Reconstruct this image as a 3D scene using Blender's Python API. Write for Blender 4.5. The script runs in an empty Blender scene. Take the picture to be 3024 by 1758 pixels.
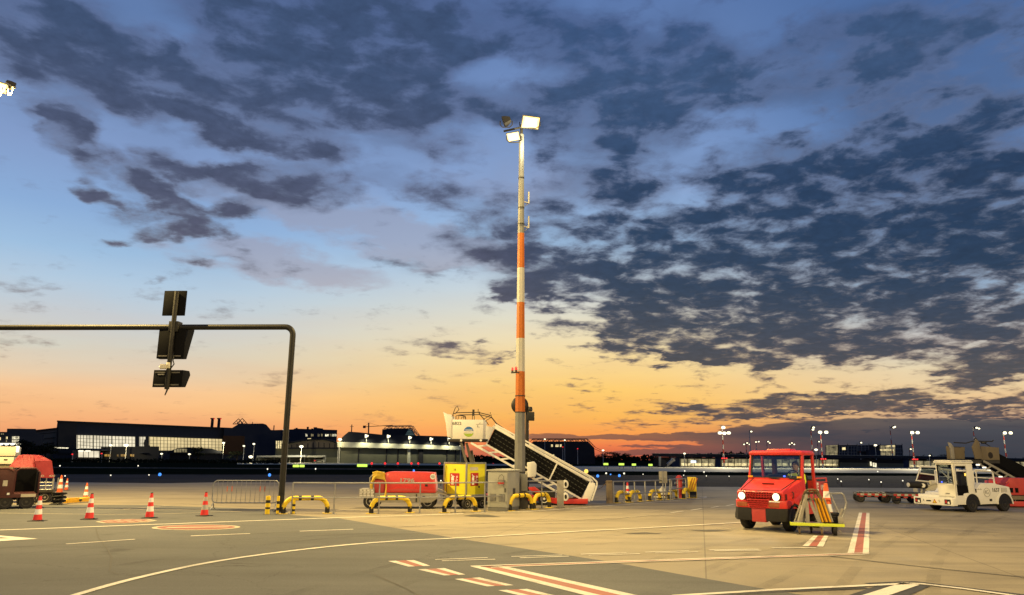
import bpy, bmesh, math, random
from mathutils import Vector, Matrix, Euler
random.seed(7)
S = bpy.context.scene
COL = S.collection
PI = math.pi
R = math.radians
V = Vector

# ------------------------------------------------------------------ camera
IW, IH, F = 3024.0, 1758.0, 2200.0
CH = 1.85
PITCH, ROLL = R(12.2), R(0.43)
CAM = V((0, 0, CH))
_f = V((0, math.cos(PITCH), math.sin(PITCH)))
_r0 = V((1, 0, 0))
_u0 = _r0.cross(_f)
CR = _r0 * math.cos(ROLL) + _u0 * math.sin(ROLL)
CU = _u0 * math.cos(ROLL) - _r0 * math.sin(ROLL)
CF = _f
cd = bpy.data.cameras.new('camera')
cd.sensor_width = 36
cd.sensor_fit = 'HORIZONTAL'
cd.lens = F / IW * 36
cd.clip_end = 6000
cd.clip_start = 0.05
co = bpy.data.objects.new('camera', cd)
COL.objects.link(co)
m3 = Matrix((CR, CU, -CF)).transposed()
co.matrix_world = Matrix.Translation(CAM) @ m3.to_4x4()
S.camera = co


def ray(px, py):
    return CF + CR * ((px - IW / 2) / F) - CU * ((py - IH / 2) / F)


def G(px, py, z=0.0):            # point of the ground seen at a photo position
    d = ray(px, py)
    return CAM + d * ((z - CH) / d.z)


def AtY(px, py, y):              # point at a given distance ahead
    d = ray(px, py)
    return CAM + d * (y / d.y)


def hgt(P, py):                  # height above P that appears at row py
    v = V((P.x, P.y, 0)) - CAM
    k = py - IH / 2
    return -(F * CU.dot(v) + k * CF.dot(v)) / (k * CF.z + F * CU.z)


class Fac:                       # a vertical plane from ground column A to B
    def __init__(s, pa, da, pb, db, pya=1400, pyb=1400):
        a = AtY(pa, pya, da); b = AtY(pb, pyb, db)
        s.A = V((a.x, a.y, 0)); s.B = V((b.x, b.y, 0))
        s.L = (s.B - s.A).length
        s.d = (s.B - s.A) / s.L
        s.n = V((-s.d.y, s.d.x, 0))
        s.rz = math.atan2(s.d.y, s.d.x)
        v = ((s.A + s.B) / 2).normalized()
        s.k = v.dot(s.d) / v.dot(s.n)      # plan skew of the side walls

    def loc(s, px, py, off=0.0):
        d = ray(px, py)
        A = s.A + s.n * off
        t = (A - CAM).dot(s.n) / d.dot(s.n)
        P = CAM + d * t
        return (P - A).dot(s.d), P.z


# ------------------------------------------------------------------ node helpers
def lin(r, g, b):
    def c(x):
        x /= 255.0
        return x / 12.92 if x <= 0.04045 else ((x + 0.055) / 1.055) ** 2.4
    return (c(r), c(g), c(b), 1)


class NT:
    def __init__(s, tree):
        s.t = tree

    def n(s, typ, **kw):
        nd = s.t.nodes.new(typ)
        for k, v in kw.items():
            setattr(nd, k, v)
        return nd

    def l(s, a, b):
        s.t.links.new(a, b)

    def put(s, sock, v):
        if hasattr(v, 'is_output') or isinstance(v, bpy.types.NodeSocket):
            s.l(v, sock)
        else:
            sock.default_value = v

    def math(s, op, a, b=None, c=None, clamp=False):
        nd = s.n('ShaderNodeMath', operation=op, use_clamp=clamp)
        s.put(nd.inputs[0], a)
        if b is not None: s.put(nd.inputs[1], b)
        if c is not None: s.put(nd.inputs[2], c)
        return nd.outputs[0]

    def vmath(s, op, a, b=None):
        nd = s.n('ShaderNodeVectorMath', operation=op)
        s.put(nd.inputs[0], a)
        if b is not None: s.put(nd.inputs[1], b)
        return nd.outputs[0]

    def mix(s, f, a, b, blend='MIX'):
        nd = s.n('ShaderNodeMix', data_type='RGBA', blend_type=blend)
        s.put(nd.inputs[0], f); s.put(nd.inputs[6], a); s.put(nd.inputs[7], b)
        return nd.outputs[2]

    def noise(s, vec, scale, detail=4, rough=0.5, dist=0.0, color=False):
        nd = s.n('ShaderNodeTexNoise')
        if vec is not None: s.l(vec, nd.inputs['Vector'])
        nd.inputs['Scale'].default_value = scale
        nd.inputs['Detail'].default_value = detail
        nd.inputs['Roughness'].default_value = rough
        nd.inputs['Distortion'].default_value = dist
        return nd.outputs[1 if color else 0]

    def ramp(s, fac, stops, interp='LINEAR'):
        nd = s.n('ShaderNodeValToRGB')
        cr = nd.color_ramp
        cr.interpolation = interp
        while len(cr.elements) < len(stops):
            cr.elements.new(0.5)
        for e, (p, c) in zip(cr.elements, stops):
            e.position = p
            e.color = c if len(c) == 4 else (*c, 1)
        s.put(nd.inputs[0], fac)
        return nd.outputs[0]

    def mapr(s, v, a, b, c=0.0, d=1.0, smooth=False):
        nd = s.n('ShaderNodeMapRange', interpolation_type='SMOOTHSTEP' if smooth else 'LINEAR')
        nd.clamp = True
        s.put(nd.inputs[0], v)
        for i, x in enumerate((a, b, c, d)):
            nd.inputs[i + 1].default_value = x
        return nd.outputs[0]


MATS = {}


def newmat(name):
    m = bpy.data.materials.new(name)
    m.use_nodes = True
    t = NT(m.node_tree)
    b = m.node_tree.nodes['Principled BSDF']
    MATS[name] = m
    return m, t, b


def paint(name, rgb, rough=0.45, metal=0.0, var=0.18, dirt=0.25, dirtcol=(0.05, 0.04, 0.03), scale=3.0, spec=0.4, coat=0.0):
    m, t, b = newmat(name)
    tc = t.n('ShaderNodeTexCoord').outputs['Object']
    n1 = t.noise(tc, scale, 5, 0.6)
    n2 = t.noise(tc, scale * 7, 6, 0.65)
    f = t.mapr(n1, 0.25, 0.75, 1 - var, 1 + var)
    c0 = t.mix(1.0, (*rgb, 1), f, 'MULTIPLY')
    df = t.math('MULTIPLY', t.mapr(n2, 0.5, 0.78), t.mapr(n1, 0.3, 0.65))
    c1 = t.mix(t.math('MULTIPLY', df, dirt), c0, (*dirtcol, 1))
    t.l(c1, b.inputs['Base Color'])
    t.l(t.mapr(n2, 0.2, 0.8, max(0.05, rough - 0.13), min(1, rough + 0.18)), b.inputs['Roughness'])
    b.inputs['Metallic'].default_value = metal
    b.inputs['Specular IOR Level'].default_value = spec
    b.inputs['Coat Weight'].default_value = coat
    return m


def emit(name, rgb, strength, sample=True, base=(0.05, 0.05, 0.05), var=0.0, vscale=1.0):
    m, t, b = newmat(name)
    b.inputs['Base Color'].default_value = (*base, 1)
    b.inputs['Emission Color'].default_value = (*rgb, 1)
    b.inputs['Emission Strength'].default_value = strength
    if var:
        tc = t.n('ShaderNodeTexCoord').outputs['Object']
        nz = t.noise(tc, vscale, 5, 0.65)
        t.l(t.mapr(nz, 0.33, 0.66, strength * (1 - var), strength * (1 + var)), b.inputs['Emission Strength'])
    if not sample:
        m.cycles.emission_sampling = 'NONE'
    return m


# ------------------------------------------------------------------ mesh builder
SPLIT = set('platform_side roof_truss reflector_sleeve grille_opening hoop_frame front_skirt band_clamp antenna_bracket base_plate vent_strip side_panel canopy_fin panel_top_rail outer_handrail bumper scuffed_plate wheel_arch fender side_stop roller roller_cap side_guard back_wall step_plate cap_lamp sack roof_railing door_rail eye vent_pipe arch_lip open_side_shade deck_lamp tail_lamp drawbar cable'.split())


class MB:
    def __init__(s):
        s.bm = bmesh.new()
        s.mi = 0

    def face(s, vs):
        try:
            f = s.bm.faces.new(vs)
            f.material_index = s.mi
            return f
        except ValueError:
            return None

    def poly(s, pts):
        return s.face([s.bm.verts.new(p) for p in pts])

    def loft(s, secs, caps=True, loop=False):
        rows = [[s.bm.verts.new(p) for p in sec] for sec in secs]
        n = len(rows[0])
        rr = rows + [rows[0]] if loop else rows
        for a, b in zip(rr[:-1], rr[1:]):
            for i in range(n):
                j = (i + 1) % n
                s.face([a[i], a[j], b[j], b[i]])
        if caps and not loop:
            s.face(rows[0][::-1]); s.face(rows[-1])
        return s

    def box(s, c, d, rot=None, taper=(1, 1)):
        c = V(c); x, y, z = d[0] / 2, d[1] / 2, d[2] / 2
        tx, ty = taper
        lo = [V((-x, -y, -z)), V((x, -y, -z)), V((x, y, -z)), V((-x, y, -z))]
        hi = [V((-x * tx, -y * ty, z)), V((x * tx, -y * ty, z)), V((x * tx, y * ty, z)), V((-x * tx, y * ty, z))]
        if rot is not None:
            m = rot if isinstance(rot, Matrix) else Euler(rot).to_matrix()
            lo = [m @ p for p in lo]; hi = [m @ p for p in hi]
        return s.loft([[c + p for p in lo], [c + p for p in hi]])

    def bx(s, x0, x1, y0, y1, z0, z1):
        return s.box(((x0 + x1) / 2, (y0 + y1) / 2, (z0 + z1) / 2), (x1 - x0, y1 - y0, z1 - z0))

    def prism(s, pts, axis, lo, hi):
        def mk(p, t):
            return V((t, p[0], p[1])) if axis == 'x' else V((p[0], t, p[1])) if axis == 'y' else V((p[0], p[1], t))
        return s.loft([[mk(p, lo) for p in pts], [mk(p, hi) for p in pts]])

    def ring(s, c, ax, r, n, ph=0.0, e=(1, 1)):
        ax = V(ax).normalized()
        a = ax.orthogonal().normalized() if abs(ax.z) < 0.999 else V((1, 0, 0))
        if abs(ax.z) < 0.999:
            a = ax.cross(V((0, 0, 1))).normalized()
        b = ax.cross(a)
        return [V(c) + a * (math.cos(2 * PI * i / n + ph) * r * e[0]) + b * (math.sin(2 * PI * i / n + ph) * r * e[1]) for i in range(n)]

    def cyl(s, p0, p1, r0, r1=None, n=16, ph=0.0):
        p0, p1 = V(p0), V(p1)
        ax = p1 - p0
        return s.loft([s.ring(p0, ax, r0, n, ph), s.ring(p1, ax, r0 if r1 is None else r1, n, ph)])

    def lathe(s, c, ax, prof, n=24, ph=0.0):
        c, ax = V(c), V(ax).normalized()
        return s.loft([s.ring(c + ax * h, ax, max(r, 1e-4), n, ph) for r, h in prof])

    def tube(s, pts, r, n=10, loop=False):
        pts = [V(p) for p in pts]
        k = len(pts)
        tans = []
        for i in range(k):
            a = pts[(i - 1) % k] if (loop or i > 0) else pts[i]
            b = pts[(i + 1) % k] if (loop or i < k - 1) else pts[i]
            tans.append((b - a).normalized())
        nrm = tans[0].orthogonal().normalized()
        secs = []
        for i in range(k):
            nrm = (nrm - tans[i] * nrm.dot(tans[i]))
            if nrm.length < 1e-6: nrm = tans[i].orthogonal()
            nrm.normalize()
            b = tans[i].cross(nrm)
            rr = r[i] if isinstance(r, (list, tuple)) else r
            secs.append([pts[i] + nrm * (math.cos(2 * PI * j / n) * rr) + b * (math.sin(2 * PI * j / n) * rr) for j in range(n)])
        return s.loft(secs, True, loop)

    def bar(s, p0, p1, w, h=None):
        p0, p1 = V(p0), V(p1)
        if (p1 - p0).length < 1e-5: return s
        ax = (p1 - p0).normalized()
        h = h or w
        up = V((0, 0, 1)) if abs(ax.z) < 0.95 else V((0, 1, 0))
        a = ax.cross(up).normalized() * (w / 2)
        b = a.cross(ax).normalized() * (h / 2)
        return s.loft([[p - a - b, p + a - b, p + a + b, p - a + b] for p in (p0, p1)])

    def ball(s, c, r, n=12, e=(1, 1, 1)):
        c = V(c)
        secs = []
        for i in range(1, n // 2):
            th = PI * i / (n // 2)
            secs.append([c + V((math.sin(th) * math.cos(2 * PI * j / n) * r * e[0], math.sin(th) * math.sin(2 * PI * j / n) * r * e[1], -math.cos(th) * r * e[2])) for j in range(n)])
        return s.loft(secs)

    def build(s, name, mats, parent=None, bev=0.0, smooth=35, segs=2, loc=None, rot=None):
        if name in SPLIT:
            out = [m.build1(name, mats, parent, bev, smooth, segs, loc, rot) for m in s.pieces()]
            return out[0]
        return s.build1(name, mats, parent, bev, smooth, segs, loc, rot)

    def pieces(s):
        bm = s.bm
        bm.verts.ensure_lookup_table()
        idx, groups = {}, []
        for v in bm.verts:
            if v in idx: continue
            st, g = [v], []
            idx[v] = len(groups)
            while st:
                q = st.pop(); g.append(q)
                for e in q.link_edges:
                    w = e.other_vert(q)
                    if w not in idx: idx[w] = len(groups); st.append(w)
            lo = V((min(q.co[i] for q in g) for i in range(3))); hi = V((max(q.co[i] for q in g) for i in range(3)))
            groups.append([g, lo, hi])
        par = list(range(len(groups)))
        def fd(i):
            while par[i] != i: i = par[i]
            return i
        for i in range(len(groups)):
            for j in range(i):
                if all(groups[i][1][k] <= groups[j][2][k] + .012 and groups[j][1][k] <= groups[i][2][k] + .012 for k in range(3)):
                    par[fd(i)] = fd(j)
        res = {}
        for i in range(len(groups)): res.setdefault(fd(i), []).append(i)
        if len(res) < 2: return [s]
        out = []
        for root, mem in sorted(res.items()):
            m = MB(); mp = {}
            mem = set(mem)
            for i in mem:
                for v in groups[i][0]: mp[v] = m.bm.verts.new(v.co)
            for f in bm.faces:
                if idx[f.verts[0]] in mem:
                    nf = m.bm.faces.new([mp[v] for v in f.verts]); nf.material_index = f.material_index
            out.append(m)
        bm.free()
        return out

    def build1(s, name, mats, parent=None, bev=0.0, smooth=35, segs=2, loc=None, rot=None):
        bm = s.bm
        bmesh.ops.remove_doubles(bm, verts=bm.verts, dist=1e-5)
        bmesh.ops.recalc_face_normals(bm, faces=bm.faces)
        if bev:
            ed = [e for e in bm.edges if len(e.link_faces) == 2 and e.calc_face_angle(0) > R(30)]
            bmesh.ops.bevel(bm, geom=ed, offset=bev, offset_type='OFFSET', segments=segs, profile=0.6, affect='EDGES', clamp_overlap=True)
        me = bpy.data.meshes.new(name)
        bm.to_mesh(me); bm.free()
        for p in me.polygons: p.use_smooth = True
        me.set_sharp_from_angle(angle=R(smooth))
        o = bpy.data.objects.new(name, me)
        for m in (mats if isinstance(mats, (list, tuple)) else [mats]):
            me.materials.append(MATS[m] if isinstance(m, str) else m)
        COL.objects.link(o)
        if parent is not None: o.parent = parent
        if loc is not None: o.location = loc
        if rot is not None: o.rotation_euler = rot
        return o


def tag(o, label=None, cat=None, group=None, kind=None):
    if label: o['label'] = label
    if cat: o['category'] = cat
    if group: o['group'] = group
    if kind: o['kind'] = kind
    return o


def thing(name, label, cat, loc=(0, 0, 0), rz=0.0, group=None):
    o = bpy.data.objects.new(name, None)
    o.empty_display_size = 0.2
    COL.objects.link(o)
    o.location = loc
    o.rotation_euler = (0, 0, rz)
    return tag(o, label, cat, group)


def kids(o):
    return [c for c in bpy.data.objects if c.parent == o]


def dup(o, loc=None, rz=None, label=None, parent=None):
    c = o.copy()
    COL.objects.link(c)
    if parent is not None: c.parent = parent
    if loc is not None: c.location = loc
    if rz is not None: c.rotation_euler = (0, 0, rz)
    if label: c['label'] = label
    for k in kids(o): dup(k, parent=c)
    return c


def words(name, body, size, mat, parent, mtx, ext=0.004, align='CENTER', sx=1.0, bold=0.0):
    cu = bpy.data.curves.new(name, 'FONT')
    cu.body = body; cu.size = size; cu.extrude = ext
    cu.align_x = align; cu.align_y = 'CENTER'
    cu.offset = bold
    o = bpy.data.objects.new(name + '_tmp', cu)
    COL.objects.link(o)
    dg = bpy.context.evaluated_depsgraph_get()
    me = bpy.data.meshes.new_from_object(o.evaluated_get(dg))
    bpy.data.objects.remove(o)
    bpy.data.curves.remove(cu)
    me.name = name
    me.materials.clear(); me.materials.append(MATS[mat])
    me.transform(mtx @ Matrix.Diagonal((sx, 1, 1, 1)))
    r = bpy.data.objects.new(name, me)
    COL.objects.link(r)
    r.parent = parent
    return r


FRONT = Matrix.Rotation(PI / 2, 4, 'X')     # text that reads from -y


def lamp(name, kind, loc, power, rgb, size=0.2, aim=None, angle=120, blend=0.6):
    L = bpy.data.lights.new(name, kind)
    L.energy = power
    L.color = rgb
    if kind != 'SUN': L.shadow_soft_size = size
    if kind == 'SPOT':
        L.spot_size = R(angle); L.spot_blend = blend
    o = bpy.data.objects.new(name, L)
    COL.objects.link(o)
    o.location = loc
    if aim is not None:
        o.rotation_euler = (V(aim) - V(loc)).to_track_quat('-Z', 'Y').to_euler()
    return o
# ------------------------------------------------------------------ sky
W = bpy.data.worlds.new("World")
S.world = W
W.use_nodes = True
wt = NT(W.node_tree)
for nd in list(W.node_tree.nodes): W.node_tree.nodes.remove(nd)
dirv = wt.n('ShaderNodeTexCoord').outputs['Generated']
sep = wt.n('ShaderNodeSeparateXYZ'); wt.l(dirv, sep.inputs[0])
dx, dy, dz = sep.outputs
az = wt.math('ARCTAN2', dx, dy)
hor = wt.math('SQRT', wt.math('ADD', wt.math('MULTIPLY', dx, dx), wt.math('MULTIPLY', dy, dy)))
el = wt.math('ARCTAN2', dz, hor)
cmb = wt.n('ShaderNodeCombineXYZ'); wt.l(az, cmb.inputs[0]); wt.l(el, cmb.inputs[1])
P0 = cmb.outputs[0]


def azel(px, py):
    d = ray(px, py)
    return math.atan2(d.x, d.y), math.atan2(d.z, math.hypot(d.x, d.y))


# cloud-sheet coordinates: the direction carried up to a flat layer
zz = wt.math('ADD', wt.math('MAXIMUM', dz, 0.0), 0.16)
cmb2 = wt.n('ShaderNodeCombineXYZ')
wt.l(wt.math('DIVIDE', dx, zz), cmb2.inputs[0]); wt.l(wt.math('DIVIDE', dy, zz), cmb2.inputs[1])
Q = cmb2.outputs[0]
n_big = wt.noise(Q, 1.6, 3, 0.5)
n_mid = wt.noise(Q, 8.2, 8, 0.58, 0.3)
n_fine = wt.noise(Q, 24.0, 6, 0.6, 0.2)
warp = wt.noise(Q, 5.0, 5, 0.55, 0, True)
wv = wt.vmath('MULTIPLY', wt.vmath('SUBTRACT', warp, (0.5, 0.5, 0.5)), (0.13, 0.075, 0))
PW = wt.vmath('ADD', P0, wv)
mp = wt.n('ShaderNodeMapping'); mp.inputs['Scale'].default_value = (1, 7, 1); wt.l(P0, mp.inputs[0])
n_streak = wt.noise(mp.outputs[0], 3.2, 7, 0.58, 0.3)
mp2 = wt.n('ShaderNodeMapping'); mp2.inputs['Scale'].default_value = (1, 2.4, 1); wt.l(P0, mp2.inputs[0])
n_puff = wt.noise(mp2.outputs[0], 14.5, 8, 0.56, 0.25)


def blobs(lst, vec):
    acc = None
    for cx, cy, rx, ry, rot, s in lst:
        a, e = azel(cx, cy)
        ra = abs(azel(cx + rx, cy)[0] - azel(cx - rx, cy)[0]) / 2
        re = abs(azel(cx, cy + ry)[1] - azel(cx, cy - ry)[1]) / 2
        m = wt.n('ShaderNodeMapping', vector_type='TEXTURE')
        m.inputs['Location'].default_value = (a, e, 0)
        m.inputs['Rotation'].default_value = (0, 0, -R(rot))
        m.inputs['Scale'].default_value = (ra * 1.7, re * 1.7, 1)
        wt.l(vec, m.inputs[0])
        g = wt.n('ShaderNodeTexGradient', gradient_type='SPHERICAL')
        wt.l(m.outputs[0], g.inputs[0])
        acc = wt.math('MULTIPLY_ADD', g.outputs[1], s, acc if acc is not None else 0.0)
    return acc


HEAVY = [  # cx cy rx ry rot strength
    (100, 70, 260, 110, 0, 1.0), (280, 130, 160, 60, 10, .6), (60, 190, 160, 60, 0, .5),
    (850, 60, 330, 110, 8, .95), (1230, 60, 240, 100, 5, .95), (640, 40, 140, 70, 0, .5), (1350, 110, 120, 60, 0, .5),
    (410, 180, 80, 75, -50, .85), (560, 275, 240, 70, 5, 1.0), (640, 225, 110, 55, 0, .7), (330, 210, 110, 40, 0, .5), (480, 200, 60, 50, 0, .6),
    (1000, 265, 270, 105, 8, 1.05), (870, 205, 130, 70, 0, .8), (1120, 330, 130, 50, 0, .8), (1400, 300, 130, 55, 0, .8), (1340, 185, 130, 38, -20, .8),
    (1180, 230, 130, 80, 0, .6),
    (600, 372, 260, 28, 6, .7), (870, 425, 130, 55, 5, .95), (760, 400, 140, 30, 8, .6), (500, 455, 60, 30, 0, .7),
    (175, 330, 75, 50, 0, .95), (195, 385, 65, 55, 0, .9), (235, 455, 62, 48, 10, .9), (150, 370, 40, 60, 0, .5),
    (415, 535, 110, 48, 22, .95), (500, 590, 75, 40, 25, .85), (285, 588, 75, 17, 4, .95), (620, 500, 140, 22, -5, .8), (850, 550, 150, 46, 3, 1.0), (690, 545, 150, 36, 0, .7), (240, 540, 30, 15, 0, .6),
    (530, 638, 140, 26, -6, .9), (690, 632, 62, 34, 0, .9), (590, 688, 80, 18, 4, .8), (345, 696, 60, 16, -6, .85), (480, 690, 46, 16, 0, .8),
    (705, 770, 62, 12, 6, .6), (610, 762, 40, 8, 4, .5), (460, 836, 40, 6, 0, .35),
    (1440, 690, 110, 60, 10, .8), (1490, 765, 90, 26, 5, .7), (1380, 570, 200, 50, 5, .42), (1540, 800, 60, 30, 0, .5),
    (1850, 260, 230, 110, 10, .85), (1960, 230, 170, 90, 0, .7), (1800, 430, 210, 110, 10, .7), (2270, 265, 150, 40, -4, .65), (1690, 140, 140, 60, 0, .55), (1930, 80, 220, 80, 0, .5), (2130, 270, 120, 40, 0, .5),
    (1790, 565, 130, 45, 10, .8), (2120, 530, 70, 38, 0, .7), (1970, 545, 60, 25, 0, .5), (2330, 445, 150, 50, 0, .45),
    (2700, 170, 150, 130, 0, .55), (2650, 330, 150, 45, 0, .5), (2900, 290, 170, 40, -5, .45), (2780, 420, 220, 60, -10, .6), (2960, 190, 120, 50, 0, .4), (2550, 60, 150, 50, 0, .4), (2850, 120, 120, 20, 0, .4),
    (2620, 120, 330, 100, -6, .42), (2920, 60, 200, 60, 0, .35), (2980, 490, 110, 60, 0, .75), (2640, 530, 170, 60, -20, .85), (2420, 560, 170, 45, -8, .8), (2250, 590, 180, 40, -6, .55),
    # the altocumulus bank
    (2560, 790, 620, 230, -4, .62), (2900, 640, 280, 130, 0, .62), (2200, 880, 430, 130, 6, .68), (1780, 850, 300, 60, 10, .68), (2780, 900, 420, 130, -3, 1.0), (2250, 985, 330, 60, 2, 1.05), (1930, 940, 170, 60, 28, .75),
    (2050, 700, 330, 90, -5, .42), (1640, 880, 160, 24, 5, .6), (2600, 980, 420, 50, -3, 1.0), (2700, 700, 180, 60, 0, .6), (2580, 640, 190, 45, 0, .65), (1650, 775, 150, 32, 8, .7), (1900, 660, 150, 28, -3, .5),
    (1620, 640, 130, 60, 0, .45), (1750, 700, 160, 40, 0, .5), (2450, 480, 220, 50, -6, .55), (2880, 520, 200, 50, -8, .6), (2200, 480, 140, 40, 0, .45), (2300, 130, 260, 60, -8, .4), (2560, 250, 140, 50, 0, .45), (2960, 360, 150, 50, -6, .6), (2060, 170, 120, 60, 0, .4), (1560, 60, 130, 60, 0, .55), (1600, 330, 120, 60, 0, .35),
    (1240, 440, 150, 40, -6, .4), (1130, 560, 200, 40, 4, .42), (60, 330, 60, 40, 0, .3), (760, 150, 120, 60, 0, .45), (300, 290, 80, 40, 0, .4), (1200, 760, 160, 22, 6, .4), (1560, 860, 120, 20, 6, .55), (1500, 870, 60, 14, 0, .5), (1950, 850, 220, 60, 6, .35), (2380, 700, 260, 60, -6, .35),
    (1720, 978, 95, 24, 6, 1.0), (2050, 1056, 190, 10, 2, .75), (1310, 1028, 140, 20, 6, .75), (1450, 1000, 50, 10, 10, .6), (1470, 1052, 40, 7, 0, .5),
    (2980, 1075, 180, 42, -12, 1.0), (2850, 1122, 100, 14, -2, .8), (3010, 1170, 60, 20, 0, .6),
    (2310, 1205, 330, 26, -4, 1.05), (2510, 1185, 130, 28, -3, .9), (2080, 1210, 160, 14, 8, .7), (2650, 1212, 420, 8, 0, .75), (2900, 1205, 200, 22, -3, .8), (2750, 1238, 420, 8, 0, .75),
]
LOW = [  # bars lying on the horizon
    (2880, 1285, 620, 44, 0, 1.25), (2450, 1300, 260, 26, 0, .95), (2480, 1258, 220, 14, 0, .7), (1740, 1292, 330, 8, 0, .95), (2120, 1288, 240, 10, 0, .9), (2200, 1268, 160, 6, 0, .6), (2700, 1328, 700, 30, 0, 1.3), (2050, 1340, 380, 9, 0, .85), (2250, 1322, 160, 8, 0, .7), (1930, 1252, 140, 4, 0, .5), (1900, 1318, 130, 3, 0, .5),
]
PINK = [(1120, 675, 380, 55, 9, .9), (760, 765, 280, 48, 7, .8), (1330, 720, 180, 45, 5, .7), (780, 610, 200, 30, 5, .5), (1560, 560, 260, 60, 0, .5), (950, 810, 200, 40, 8, .4), (1950, 560, 260, 60, 0, .4), (2800, 560, 260, 60, 0, .45), (1450, 450, 350, 90, 0, .35)]

cov = blobs(HEAVY, PW)
low = blobs(LOW, wt.vmath('ADD', P0, wt.vmath('MULTIPLY', wv, (1.0, 0.16, 0))))
pink = blobs(PINK, PW)

E = wt.math('DIVIDE', el, 0.65)
mid = wt.math('SUBTRACT', n_mid, 0.5)
frB = wt.mapr(az, azel(1300, 800)[0], azel(1850, 800)[0], 0, 1, True)
fr = wt.mapr(az, azel(1150, 800)[0], azel(1900, 800)[0], 0, 1, True)
nm = wt.math('SUBTRACT', wt.mapr(n_mid, 0.30, 0.70), 0.5)
npf = wt.math('SUBTRACT', wt.mapr(n_puff, 0.30, 0.70), 0.5)
nf = wt.math('SUBTRACT', wt.mapr(n_fine, 0.28, 0.72), 0.5)
nn = wt.math('MULTIPLY_ADD', nm, wt.math('MULTIPLY_ADD', frB, 0.45, 0.45), wt.math('MULTIPLY', npf, wt.math('MULTIPLY_ADD', frB, 0.0, 0.70)))
nn = wt.math('MULTIPLY_ADD', nf, 0.22, nn)
covc = wt.math('MINIMUM', cov, wt.math('MULTIPLY_ADD', frB, -0.05, 0.85))
c1 = wt.math('ADD', covc, nn)
dens = wt.mapr(c1, 0.10, 0.78, 0, 1, True)
core = wt.mapr(c1, 0.42, 0.95, 0, 1, True)
veil = wt.math('MULTIPLY', wt.mapr(wt.math('MULTIPLY_ADD', wt.math('SUBTRACT', n_big, 0.5), 1.1, cov), -0.02, 0.7, 0, 1, True), wt.mapr(E, 0.3, 0.75, 0.12, 0.74))
lowd = wt.mapr(wt.math('MULTIPLY_ADD', wt.math('SUBTRACT', n_streak, 0.5), 0.95, low), 0.34, 0.52, 0, 1, True)
# behind and overhead the same broken cloud goes on
back = wt.math('MULTIPLY', wt.mapr(wt.math('ABSOLUTE', az), 0.75, 1.1, 0, 1, True), wt.mapr(n_mid, 0.45, 0.6, 0, 0.9, True))
dens = wt.math('MAXIMUM', dens, back)



def rampc(stops):
    out = []
    for y, x, c in stops:
        out.append((max(0.0, azel(x, y)[1] / 0.65), lin(*c)))
    out.sort(key=lambda t: t[0])
    return out


cl = wt.ramp(E, rampc([(1330, 300, (234, 144, 96)), (1260, 300, (250, 174, 114)), (1200, 300, (252, 192, 130)), (1150, 300, (250, 200, 146)), (1100, 300, (232, 206, 172)), (1030, 300, (214, 211, 195)), (940, 300, (198, 207, 212)), (840, 300, (176, 202, 224)), (740, 300, (150, 188, 224)), (620, 300, (128, 168, 216)), (450, 300, (118, 150, 202)), (230, 300, (94, 132, 188)), (0, 300, (70, 112, 172))]))
cc = wt.ramp(E, rampc([(1348, 1760, (196, 92, 66)), (1318, 1760, (240, 122, 66)), (1285, 1760, (255, 158, 68)), (1230, 1760, (255, 186, 78)), (1150, 1760, (255, 204, 104)), (1060, 1760, (251, 220, 148)), (970, 1760, (236, 224, 188)), (860, 1760, (206, 216, 218)), (720, 1760, (154, 192, 230)), (550, 1760, (124, 160, 212)), (300, 1760, (92, 132, 192)), (0, 1760, (66, 112, 178))]))
cr_ = wt.ramp(E, rampc([(1340, 2900, (84, 84, 92)), (1270, 2900, (120, 110, 108)), (1225, 2900, (206, 172, 136)), (1170, 2900, (240, 206, 150)), (1080, 2900, (232, 218, 180)), (1000, 2900, (206, 208, 204)), (850, 2900, (150, 182, 212)), (650, 2900, (110, 150, 200)), (450, 2900, (84, 124, 182)), (250, 2900, (54, 106, 170)), (0, 2900, (36, 92, 158))]))
a1, a2, a3 = azel(300, 1100)[0], azel(1700, 1100)[0], azel(2900, 1100)[0]
clear = wt.mix(wt.mapr(az, a1, a2, 0, 1, True), cl, cc)
clear = wt.mix(wt.mapr(az, a2 + 0.05, a3, 0, 1, True), clear, cr_)
# faint high streaks near the glow
st = wt.math('MULTIPLY', wt.mapr(n_streak, 0.40, 0.66), wt.mapr(E, 0.0, 0.42, 0.75, 0.0))
clear = wt.mix(wt.math('MULTIPLY', st, 0.45), clear, wt.ramp(E, [(0, lin(214, 126, 84)), (0.2, lin(232, 180, 136)), (0.4, lin(205, 196, 195)), (0.6, lin(150, 165, 200))]))
# thin rosy veil
clear = wt.mix(wt.math('MULTIPLY', wt.mapr(wt.math('MULTIPLY_ADD', mid, 0.7, pink), 0.1, 0.7, 0, 1, True), 0.52), clear, wt.ramp(E, [(0, lin(200, 150, 130)), (0.5, lin(148, 148, 170)), (0.62, lin(122, 136, 174)), (1.0, lin(98, 116, 160))]))

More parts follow.
